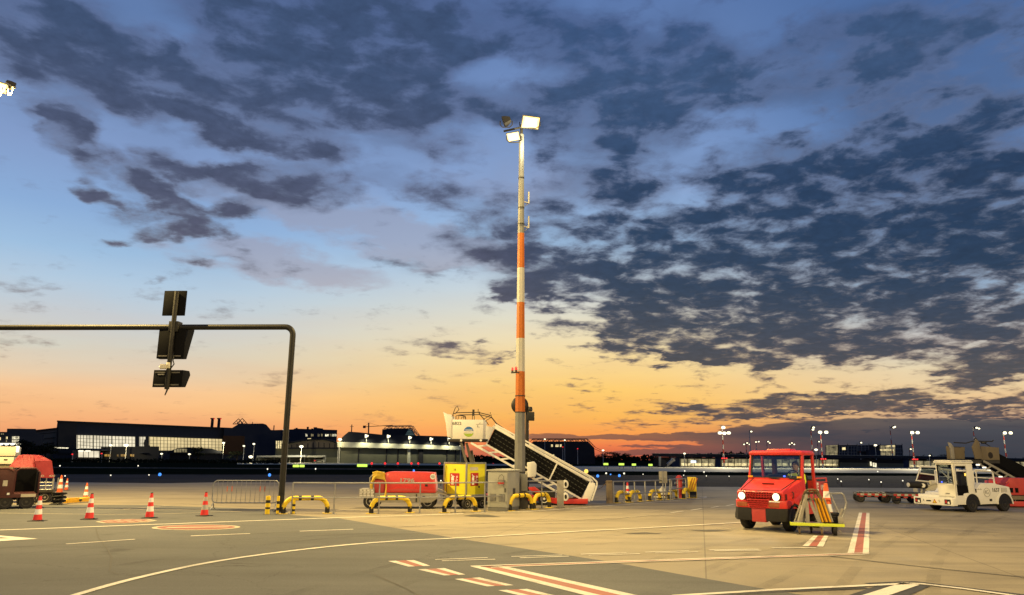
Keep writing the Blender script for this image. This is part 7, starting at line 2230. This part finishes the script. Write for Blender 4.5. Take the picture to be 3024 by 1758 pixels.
# aircraft tail in front of the doors
ft = Fac(395, 228, 450, 228)
at = place('parked_aircraft', 'dark tail fin of an aircraft parked in front of the lit hangar doors', 'aircraft', ft)
poly(at, 'tail_fin', 'facade_dark', ft, ((426, 1322), (424, 1310), (427, 1298), (431, 1298), (436, 1312), (444, 1321)), -2.2, -1.8, -2.2)
b = MB(); q = ft.loc(400, 1326, -2); q2 = ft.loc(446, 1321, -2); b.cyl((q[0] - 6, -2, 1.9), (q2[0], -2, 2.6), 1.3, .5, 14); b.build('fuselage', 'hangar_dark', at)
b = MB(); b.prism([(q2[0] - 3.5, -2), (q2[0] - 1.5, -5.5), (q2[0] - .4, -5.5), (q2[0], -2)], 'z', 2.6, 2.75); b.prism([(q2[0] - 3.5, -2), (q2[0] - 1.5, 1.5), (q2[0] - .4, 1.5), (q2[0], -2)], 'z', 2.6, 2.75); b.build('tailplane', 'hangar_dark', at)

# hangar with trussed roof behind the mast
fr2 = Fac(1560, 300, 1757, 300)
th = place('hangar', 'dark hangar with a bare lattice along its roof right of the light mast', 'hangar', fr2)
ground_poly(th, 'wall', 'facade_dark', fr2, (1560, 1565, 1575, 1736, 1755, 1757), (1318, 1312, 1304, 1304, 1323, 1350), 0, 40)
b = MB(); T2 = lambda px, py, y: V((fr2.loc(px, py)[0], y, fr2.loc(px, py)[1]))
for y in (0, 12):
    b.bar(T2(1572, 1296, y), T2(1734, 1296, y), .22)
    for i in range(20): x = 1566 + i * 8.6; b.bar(T2(x, 1304 if i % 2 == 0 else 1296, y), T2(x + 8.6, 1296 if i % 2 == 0 else 1304, y), .18)
    b.bar(T2(1734, 1296, y), T2(1759, 1322, y), .22); b.bar(T2(1759, 1322, y), T2(1800, 1340, y), .15)
    for i in range(5): u = i / 5; b.bar(T2(1734 + 25 * u, 1296 + 26 * u, y), T2(1738 + 19 * u, 1306 + 18 * u, y), .15)
b.build('roof_truss', 'dark_steel', th)
for x0, x1, y0 in ((1627, 1633, 1313), (1640, 1650, 1313), (1653, 1659, 1313), (1625, 1637, 1343)):
    window(th, fr2, x0, x1, y0, y0 + 7, y0, y0 + 7, 1, 0, 'window_glow', -.2, .1)

# terminal
fT = Fac(1930, 205, 3120, 262)
tm2 = place('terminal', 'long low terminal with lit glass bays and a thin flat roof across the right half', 'terminal', fT)
ground_poly(tm2, 'wall', 'facade_dark', fT, (1930, 3120), (1350, 1364), 0, 30)
poly(tm2, 'roof', 'roof_dark', fT, ((1926, 1340), (2300, 1343), (2700, 1347), (3120, 1357), (3120, 1364), (2700, 1355), (2300, 1351), (1926, 1349)), -2.5, 31, -2.5)
poly(tm2, 'roof_edge', 'roof_pale', fT, ((1926, 1339), (2300, 1342), (2700, 1346), (3120, 1356), (3120, 1357), (2700, 1347.3), (2300, 1343.2), (1926, 1340)), -2.7, -2.3, -2.7)
for x0, x1, y0, y1, nx in ((2009, 2112, 1355, 1379, 5), (2130, 2226, 1355, 1379, 5), (2226, 2330, 1355, 1379, 5), (2330, 2418, 1356, 1379, 4), (2419, 2476, 1357, 1378, 3), (2684, 2770, 1361, 1382, 4), (2775, 2800, 1362, 1380, 1), (2988, 3080, 1364, 1386, 4)):
    window(tm2, fT, x0, x1, y0, y1, y0 + .6, y1 + .2, nx, 1, 'window_dim', -.25, .14)
    poly(tm2, 'hall_light', 'window_glow', fT, ((x0 + 3, y0 + 13), (x1 - 3, y0 + 13.5), (x1 - 3, y1 - 3), (x0 + 3, y1 - 3)), -.30, -.26, -.3)
for x0, x1 in ((1984, 2008), (2113, 2129), (2668, 2684)):
    poly(tm2, 'blue_bay', 'pillar_blue', fT, ((x0, 1351), (x1, 1351), (x1, 1380), (x0, 1380)), -.4, -.02, -.4)
poly(tm2, 'plinth', 'facade_beige', fT, ((2005, 1379), (2480, 1380), (2480, 1384), (2005, 1384)), -.5, -.02, -.5)
poly(tm2, 'olive_wall', 'facade_olive', fT, ((2480, 1366), (2668, 1369), (2668, 1384), (2480, 1382)), -.4, -.02, -.4)
b = MB(); q = fT.loc(2048, 1364, -.5); b.box((q[0], -.5, q[1]), (1.6, .1, .6)); b.build('hall_screen', 'screen_white', tm2)
for px, py in ((2572, 1370), (2580, 1373), (2586, 1374)):
    b = MB(); q = fT.loc(px, py, -.6); b.box((q[0], -.6, q[1]), (.5, .2, 1.2)); b.build('door_light', 'window_spark', tm2)
fGl = Fac(2436, 275, 2666, 285)
gl = place('glass_building', 'glass fronted upper building with a lit stair at its left, behind the terminal', 'building', fGl)
ground_poly(gl, 'wall', 'facade_dark', fGl, (2437, 2664), (1315, 1314), .3, 20)
window(gl, fGl, 2438, 2474, 1316, 1344, 1314, 1344, 1, 7, 'window_dim', -.2, .18, 'facade_beige')
for x0, x1, y0, y1, m in ((2478, 2502, 1318, 1345, 'hangar_dark'), (2505, 2530, 1318, 1345, 'hangar_dark'), (2533, 2565, 1316, 1332, 'hangar_dark'), (2600, 2643, 1316, 1346, 'window_dim'), (2645, 2664, 1316, 1346, 'hangar_dark')):
    window(gl, fGl, x0, x1, y0, y1, y0, y1, 3, 3, m, -.2, .14, 'chassis_grey')
for x0, x1, y0, y1 in ((2488, 2497, 1322, 1329), (2600, 2640, 1328, 1331), (2616, 2643, 1316, 1320)):
    poly(gl, 'lit_fitting', 'window_glow', fGl, ((x0, y0), (x1, y0 - 1), (x1, y1), (x0, y1)), -.4, -.2, -.4)
poly(gl, 'dark_core', 'hangar_dark', fGl, ((2567, 1330), (2600, 1330), (2600, 1352), (2567, 1352)), -2, -.2, -2)
b = MB()
for px in (2476, 2503, 2531, 2566, 2600, 2644, 2664): q = fGl.loc(px, 1313, -.1); b.bar((q[0], -.1, 5), (q[0], -.1, q[1] + .3), .15)
b.build('roof_railing', 'dark_steel', gl)
fS = Fac(1954, 195, 1998, 195)
ps = place('parked_stairs', 'small grey stair truck parked against the left end of the terminal', 'stairs', fS)
poly(ps, 'flight', 'chassis_grey', fS, ((1964, 1376), (1984, 1358), (1986, 1353), (1992, 1353), (1995, 1362), (1990, 1363), (1972, 1379)), -.8, .8, -.8)
poly(ps, 'cab', 'facade_dark', fS, ((1954, 1356), (1962, 1358), (1970, 1372), (1970, 1380), (1954, 1380)), -1, 1, -1)
fP = Fac(1945, 195, 1953, 195)
pp = place('pale_column', 'pale lit upright panel beside the small parked stair truck', 'panel', fP)
ground_poly(pp, 'board', 'eaves_pale', fP, (1946, 1952), (1349, 1349), -.2, .2)
b = MB(); b.bx(-.3, fP.L + .3, -.4, .4, 0, .2); b.build('base', 'facade_dark', pp)

# ------------------------------------------------------------------ trees
def leaf_cloud(b, c, rx, rz, n, s):
    for _ in range(n):
        while True:
            p = V((random.uniform(-1, 1), random.uniform(-1, 1), random.uniform(-1, 1)))
            if p.length < 1: break
        p = p * (0.55 + 0.45 * random.random())
        q = V((p.x * rx, p.y * rx, p.z * rz)) + c
        d = V((random.gauss(0, 1), random.gauss(0, 1), random.gauss(0, 1))).normalized(); e = d.orthogonal().normalized() * s * random.uniform(.6, 1.3); g = d.cross(e).normalized() * s * random.uniform(.5, 1)
        b.poly([q - e - g * .3, q + g, q + e - g * .3, q - g])


def tree(label, px, D, top, w, seed):
    random.seed(seed)
    a = AtY(px, 1345, D); P = V((a.x, a.y, 0)); h = hgt(P, top)
    t = thing('tree', label, 'tree', P, 0, 'trees beyond the field')
    b = MB(); b.tube([(0, 0, 0), (.1, 0, h * .3), (-.1, .1, h * .62)], [.28, .2, .08], 7)
    for k in range(4):
        an = k * 1.7 + seed; b.tube([(0, 0, h * (.3 + .06 * k)), (math.cos(an) * w * .3, math.sin(an) * w * .3, h * (.55 + .07 * k))], [.12, .04], 5)
    b.build('trunk', 'bark_dark', t)
    b = MB()
    for k in range(7):
        an = k * 2.4 + seed; rr = w * random.uniform(.12, .36)
        leaf_cloud(b, V((math.cos(an) * rr, math.sin(an) * rr, h * random.uniform(.42, .86))), w * random.uniform(.18, .3), h * random.uniform(.10, .17), 110, h * .035)
    b.build('crown', 'foliage_dark', t, smooth=5)


for i, (px, D, top, w, lab) in enumerate(((78, 190, 1290, 8, 'dark bushy tree in front of the lit offices at the far left'), (95, 195, 1305, 6, 'lower dark tree beside the bushy one at the far left'), (133, 205, 1301, 7, 'round dark tree in front of the pale beige building'), (118, 205, 1316, 5, 'small dark tree left of the round one by the beige building'), (585, 232, 1316, 5, 'small bush like tree above the hip roofed building'), (700, 240, 1330, 6, 'dark tree in front of the brown lit hangar wall'),
                                        (1802, 290, 1331, 9, 'dark tree right of the trussed hangar, beside a street lamp'), (1832, 300, 1332, 10, 'broad dark tree in the gap between trussed hangar and terminal'), (1862, 300, 1341, 9, 'low dark tree right of the broad one in the gap before the terminal'), (1772, 300, 1340, 7, 'low dark tree next to the trussed hangar end'), (2792, 330, 1338, 8, 'dark tree above the terminal roof left of the unlit stairs'))):
    tree(lab, px, D, top, w, i + 3)
# the far wood along the horizon reads as one mass
random.seed(21)
b = MB()
for px in range(1740, 3200, 7):
    yh = 1355 + (px - 1512) * .0075
    ph = (10 if px < 2000 else 24 if px < 2260 else 14) + 5 * math.sin(px * .021) + 3 * math.sin(px * .083) + random.uniform(-2, 2)
    D = 620
    a = AtY(px, 1345, D); h = max(3, hgt(V((a.x, a.y, 0)), yh - max(ph, 4)))
    leaf_cloud(b, V((a.x, a.y + random.uniform(-8, 8), h * .5)), 2.6, h * .5, 34, 1.1)
for px in range(-120, 1760, 9):
    yh = 1355 + (px - 1512) * .0075
    a = AtY(px, 1345, 500); h = max(3, hgt(V((a.x, a.y, 0)), yh - 9 - 3 * math.sin(px * .05)))
    leaf_cloud(b, V((a.x, a.y, h * .5)), 2.6, h * .5, 18, 1.1)
wd = b.build('far_wood', 'foliage_dark', smooth=5); tag(wd, 'dark wood along the whole horizon', 'wood', None, 'stuff')
# hedge bank along the far perimeter road
random.seed(22)
b = MB()
for px in range(-60, 830, 5):
    a = AtY(px, 1345, 205); leaf_cloud(b, V((a.x, a.y + random.uniform(-.5, .5), .5)), .7, .75 + .2 * math.sin(px * .07), 16, .3)
hd = b.build('hedge', 'foliage_dark', smooth=5); tag(hd, 'low dark hedge along the far perimeter road', 'hedge', None, 'stuff')

# ------------------------------------------------------------------ vehicles far off
def vehicle(kind, label, px0, px1, base, top, mat, prof, lamp_=None):
    D = 4070 / max(4, base - (1355 + ((px0 + px1) / 2 - 1512) * .0075))
    f = Fac(px0, D, px1, D)
    t = place(kind, label, {'parked_van': 'van', 'parked_pickup': 'pickup', 'parked_car': 'car'}[kind], f, None)
    L = f.L; h = f.loc((px0 + px1) / 2, top)[1]
    b = MB(); b.prism([(x * L, .25 + (h - .25) * z) for x, z in prof], 'y', 0, 1.7); bd = b.build('body', mat, t, bev=.04)
    zz = [p for p in prof if p[1] > .55]
    x0 = min(p[0] for p in zz); x1 = max(p[0] for p in zz)
    b = MB(); b.prism([((x0 + .05) * L, .25 + (h - .25) * .62), ((x1 - .04) * L, .25 + (h - .25) * .62), ((x1 - .06) * L, .25 + (h - .25) * .9), ((x0 + .11) * L, .25 + (h - .25) * .9)], 'y', -.02, 1.72); b.build('side_window', 'black_panel', t)
    for u in (.2, .8):
        for y in (.1, 1.6): 
            b = MB(); b.cyl((u * L, y - .12, .32), (u * L, y + .12, .32), .32, n=12); b.build('wheel', 'black_rubber', t)
    if lamp_:
        b = MB(); b.box((lamp_[0] * L, -.06, .25 + (h - .25) * lamp_[1]), (.35, .1, .25)); b.build('light', lamp_[2], t)


VAN = [(0, 0), (0, .45), (.06, .6), (.14, .95), (.2, 1), (1, 1), (1, 0)]
CAR = [(0, 0), (0, .5), (.22, .58), (.36, 1), (.72, 1), (.88, .6), (1, .5), (1, 0)]
PICK = [(0, 0), (0, .5), (.15, .58), (.24, 1), (.5, 1), (.53, .6), (1, .6), (1, 0)]
vehicle('parked_van', 'white van parked at the foot of the long low hangar', 991, 1026, 1366.5, 1353, 'car_white', VAN)
vehicle('parked_pickup', 'dark pickup parked right behind the white van', 1028, 1052, 1366.5, 1356, 'car_dark', PICK)
vehicle('parked_car', 'silver car with lit lights parked under the pale canopy', 898, 920, 1366.5, 1352, 'car_white', CAR, (.2, .4, 'tiny_white'))
vehicle('parked_van', 'grey van parked at the right end of the pale canopy', 924, 957, 1367, 1351, 'roof_pale', VAN, (.1, .3, 'tiny_red'))
vehicle('parked_car', 'dark car parked left of the gantry pole in front of the canopy', 774, 826, 1365.5, 1354, 'car_dark', CAR)
vehicle('parked_car', 'pale car catching light in front of the hip roofed building', 534, 562, 1359, 1348, 'car_white', CAR, (.5, .5, 'tiny_white'))
vehicle('parked_car', 'dark car parked beside the pale car before the hip roofed building', 566, 590, 1359, 1350, 'car_dark', CAR)

# ------------------------------------------------------------------ lamps, masts and field lights
def street_lamp(label, px, top, D, ground_shown=True, big=1.0, mat='far_flood', head='ball', grp='street lamps beyond the field'):
    a = AtY(px, 1345, D); P = V((a.x, a.y, 0)); h = hgt(P, top)
    t = thing('street_lamp', label, 'street lamp', P, 0, grp)
    b = MB(); b.cyl((0, 0, 0), (0, 0, h), .12, .07, 6); b.build('pole', 'pole_pale', t)
    b = MB(); b.lathe((0, -.3, h - .1), (0, 0, 1), [(.15 * big, -.2 * big), (.42 * big, 0), (.38 * big, .16 * big), (.1 * big, .28 * big)], 10); b.build('lamp_head', mat, t)


for px, py, D, pw in ((889, 1321, 238, 5200), (658, 1310, 238, 2200), (371, 1316, 217, 1500), (742, 1350, 214, 900), (1002, 1300, 248, 1500)):
    lamp('street_lamp_light', 'POINT', AtY(px, py, D) + V((0, -1.2, -.5)), pw, (1, .86, .52), .05)
for l in (('bright lamp on the low building before the hangar, left of the brighter yellow one', 325, 1315, 220, 1, 1.1), ('brightest yellowish lamp on the low building before the hangar', 371, 1315, 219, 1, 1.6), ('lamp at the left end of the hip roofed building', 478, 1340, 225, 1, .9), ('lamp in front of the hip roofed building, near its middle', 560, 1341, 225, 1, .9), ('lamp on the right jamb of the lit hangar doors', 658, 1308, 240, 1, 1.1),
          ('thin street lamp left of the taller one before the slope shouldered hangar', 719, 1317, 235, 1, .9), ('taller street lamp before the slope shouldered hangar', 748, 1311, 235, 1, 1.0), ('very bright low lamp before the slope shouldered hangar', 742, 1349, 215, 1, 1.5), ('bright street lamp right of the gantry pole above the canopy', 889, 1319, 240, 1, 1.6), ('bright lamp pair at the left corner of the pale eaves', 1002, 1298, 250, 1, 1.6), ('lamp just left of the pale eaves corner, below the pair', 998, 1307, 252, 1, 1.1),
          ('street lamp right of the trussed hangar', 1781, 1330, 280, 1, 1.1), ('lamp with dark hood on the left end of the terminal roof', 2021, 1339, 200, 1, .8), ('lamp at the roof edge of the terminal under the tall mast', 2410, 1328, 215, 1, 1.2), ('white lamp on the glass fronted building', 2587, 1315, 270, 1, 1.3), ('lamp on top of the trussed hangar, left', 1609, 1297, 296, 1, .9), ('lamp on top of the trussed hangar, right', 1668, 1300, 296, 1, .9), ('lamp on the boom under the platform of the passenger stairs', 1360, 1316, 246, 1, .8), ('amber lamp right of the white tractor windscreen, on the terminal roof', 2744, 1345, 230, 1, .6)):
    street_lamp(*l)


def far_mast(label, px, heads, D, stripes=True, beacon=None, power=0):
    a = AtY(px, 1345, D); P = V((a.x, a.y, 0)); h = hgt(P, min(y for _, y in heads)) + .2
    t = thing('light_mast', label, 'light mast', P, 0, 'floodlight masts of the terminal apron')
    b = MB(); n = 9
    for k in range(n):
        b.mi = k % 2 if stripes else 0
        b.cyl((0, 0, h * k / n), (0, 0, h * (k + 1) / n), .26 - .16 * k / n, .26 - .16 * (k + 1) / n, 8)
    b.build('pole', ['pole_pale', 'pole_red'], t)
    for x, y in heads:
        q = AtY(x, y, D) - P
        b = MB(); b.box((q.x, -.35, q.z), (.9, .5, .55), (R(25), 0, 0)); b.bar((q.x, -.1, q.z), (0, 0, q.z - .3), .12)
        hd_ = b.build('floodlight', 'dark_steel', t)
        b = MB(); b.ball((q.x, -.62, q.z - .1), .44 if power else .27, 10, (1.25, .4, 1)); b.build('lens', 'far_flood', hd_)
    if beacon:
        q = AtY(px, beacon, D) - P
        b = MB(); b.cyl((0, 0, q.z - .3), (0, 0, q.z), .7, n=10)
        bb = b.build('beacon_ring', 'dark_red', t)
        for x in (-.55, 0, .55):
            b = MB(); b.ball((x, -.6, q.z + .1), .24, 8); b.build('beacon', 'tiny_red', bb)
    if power:
        lamp('mast_light', 'SPOT', P + V((0, -1.6, h - .6)), power, (1, .85, .55), .06, P + V((-6, -26, 0)), 150, .8)
        lamp('mast_wash', 'POINT', P + V((.3, -1.5, h - 1.6)), 150, (1, .9, .65), .05)


far_mast('tall mast with a warm cluster of floodlights left of the red tractor', 2137, ((2134, 1262), (2124, 1278), (2137, 1279), (2150, 1278)), 198, True, 1355, 60000)
far_mast('thin dark mast with one lamp between the warm mast and the red tractor', 2217, ((2217, 1274),), 250, False)
far_mast('small red topped mast with three lamps right of the warm mast', 2205, ((2196, 1312), (2205, 1308), (2212, 1312)), 300)
far_mast('small mast with a pale crown lamp, third beyond the red tractor roof from the left', 2235, ((2231, 1305), (2239, 1304)), 300, False)
far_mast('small red and white mast over the left of the red tractor roof', 2267, ((2267, 1304), (2272, 1308)), 320, True)
far_mast('small mast with three lamps over the middle of the red tractor roof', 2337, ((2330, 1312), (2337, 1308), (2344, 1312)), 310, True)
far_mast('tall striped mast with a single top lamp right of the red tractor roof', 2400, ((2400, 1262), (2398, 1268)), 205, True)
far_mast('mast with twin floodlights and red beacons right behind the red tractor cab', 2428, ((2419, 1276), (2437, 1276)), 200, True, 1357, 50000)
far_mast('tiny red lamp mast between the two tall ones right of the red tractor', 2417, ((2417, 1304),), 320, True)
far_mast('small red and white mast in front of the glass fronted building', 2541, ((2541, 1307),), 280, True)
far_mast('tall striped mast with a top lamp behind the glass fronted building', 2636, ((2636, 1262), (2640, 1260)), 240, True)
far_mast('mast with yellowish twin floodlights and red beacons left of the unlit stairs', 2698, ((2690, 1277), (2706, 1277)), 200, True, 1358, 50000)
far_mast('short red and white mast left of the yellowish twin floodlights', 2687, ((2687, 1326),), 300, True)
far_mast('tall mast rising behind the platform of the unlit stairs', 2883, ((2880, 1263), (2887, 1265)), 215, True)
far_mast('rightmost mast with yellowish twin floodlights beside the unlit stairs', 2971, ((2963, 1278), (2980, 1278)), 205, True, None, 40000)

ORD = ['first', 'second', 'third', 'fourth', 'fifth', 'sixth', 'seventh', 'eighth', 'ninth', 'tenth', 'eleventh', 'twelfth', 'thirteenth']


def field_light(label, px, py, mat, h, r, grp):
    P = G(px, py + h * 2200 / 60)
    yh = 1355 + (px - 1512) * .0075
    # a stake light standing on the grass: base found so that its lens shows at (px, py)
    z = h; d = ray(px, py); P = CAM + d * ((z - CH) / d.z)
    P = V((P.x, P.y, 0))
    k = P.y / 60
    t = thing('field_light', label, 'field light', P, 0, grp)
    b = MB(); b.cyl((0, 0, 0), (0, 0, h - r * .5), .03 + r * .1, n=6); b.build('stake', 'dark_steel', t)
    b = MB(); b.lathe((0, 0, h - r), (0, 0, 1), [(r * .6, 0), (r, r * .6), (r, r * 1.3), (r * .5, r * 2)], 10); b.build('lens', mat, t)


bl_ = ((472, 1401.5), (796, 1403), (1765, 1406), (1803, 1401.5), (1829, 1405), (1222, 1390))
names = ('blue taxiway light left of the crowd barrier, behind the cones', 'blue taxiway light just left of the gantry pole', 'blue taxiway light nearest the wooden post', 'tiny violet blue taxiway light between the two brighter ones', 'blue taxiway light above the first far hoops', 'pale blue taxiway light over the red power unit')
for (px, py), nm in zip(bl_, names): field_light(nm, px, py, 'tiny_blue', .35, .12 if px not in (1803,) else .07, 'blue taxiway lights')
for (px, py), nm in zip(((177, 1376), (408, 1376), (327, 1404), (440, 1403), (192, 1406), (790, 1385.5), (932, 1385), (1302, 1420), (2022, 1391), (2079, 1394), (1790, 1398), (1843, 1398.5), (1899, 1401), (2019, 1404), (2086, 1406), (2153, 1407), (2592, 1393), (2474, 1415), (2484, 1422), (2566, 1417), (2602, 1424), (2666, 1420)),
        ('white field light over the red tarpaulin', 'white field light below the low dark building', 'warm field light right of the far cones', 'pinkish field light left of the blue one', 'white field light right above the farthest cone', 'white field light left of the gantry pole', 'white field light right of the gantry pole', 'white field light between power unit and yellow box', 'left one of two white field lights on the dark grass before the terminal', 'right one of two white field lights on the dark grass before the terminal', 'dim field light between the blue ones', 'dim field light right of the blue ones', 'dim field light left of the back turned plate', 'dim field light above the railing corner', 'dim field light midway between railing corner and red tractor', 'dim field light just left of the red tractor', 'white field light left of the belt loader', 'tiny field light right of the red tractor bed, upper', 'tiny field light right of the red tractor bed, lower', 'tiny field light above the first dolly, left', 'tiny field light above the first dolly, middle', 'tiny field light above the first dolly, right')):
    field_light(nm, px, py, 'tiny_white', .35, .085 if py < 1400 else .045, 'white field lights')
for i, px in enumerate((1098, 1137, 1175, 1215, 1235, 1298)):
    field_light(ORD[i] + ' red light from the left in the row before the long low hangar', px, 1369, 'tiny_red', .7, .22, 'red lights before the low hangar')
for nm, px, py in (('red light left of the gatehouse', 215, 1341), ('red light right of the gatehouse', 301, 1339), ('red light under the passenger stairs flight', 1457, 1369), ('small red light high on the trussed hangar, left', 1662, 1320), ('pinkish red light high on the trussed hangar, right', 1706, 1325)):
    street_lamp(nm, px, py, 210 if px < 1000 else 280, True, .6, 'tiny_red', grp='red lamps beyond the field')
field_light('flickering amber light beside the end of the passenger stairs', 1731, 1392, 'tiny_amber', .5, .22, None)
for nm, px0, px1, py0, py1 in (('left one of two lit lime runway signs right of the gantry pole', 863, 881, 1373, 1380), ('right one of two lit lime runway signs right of the gantry pole', 883, 897, 1373, 1380), ('wide lit lime runway sign over the red power unit', 1053, 1083, 1371, 1379),
                               ('leftmost lit lime sign of the four left of the terminal', 1783, 1797, 1368, 1374), ('second lit lime sign of the four left of the terminal', 1828, 1844, 1368.5, 1374.5), ('third lit lime sign of the four left of the terminal', 1867, 1879, 1369.5, 1375.5), ('rightmost lit lime sign of the four left of the terminal', 1916, 1928, 1370.5, 1376.5)):
    D = 140 if px0 < 1200 else 150
    f = Fac(px0, D, px1, D); t = place('runway_sign', nm, 'runway sign', f, 'lit runway signs')
    z0, z1 = f.loc((px0 + px1) / 2, py1)[1], f.loc((px0 + px1) / 2, py0)[1]
    b = MB(); b.bx(0, f.L, 0, .25, z0, z1); b.build('lit_panel', 'sign_lime', t, bev=.08)
    for u in (.15, .85):
        b = MB(); b.bar((f.L * u, .12, 0), (f.L * u, .12, max(z0, .1)), .08); b.build('leg', 'dark_steel', t)
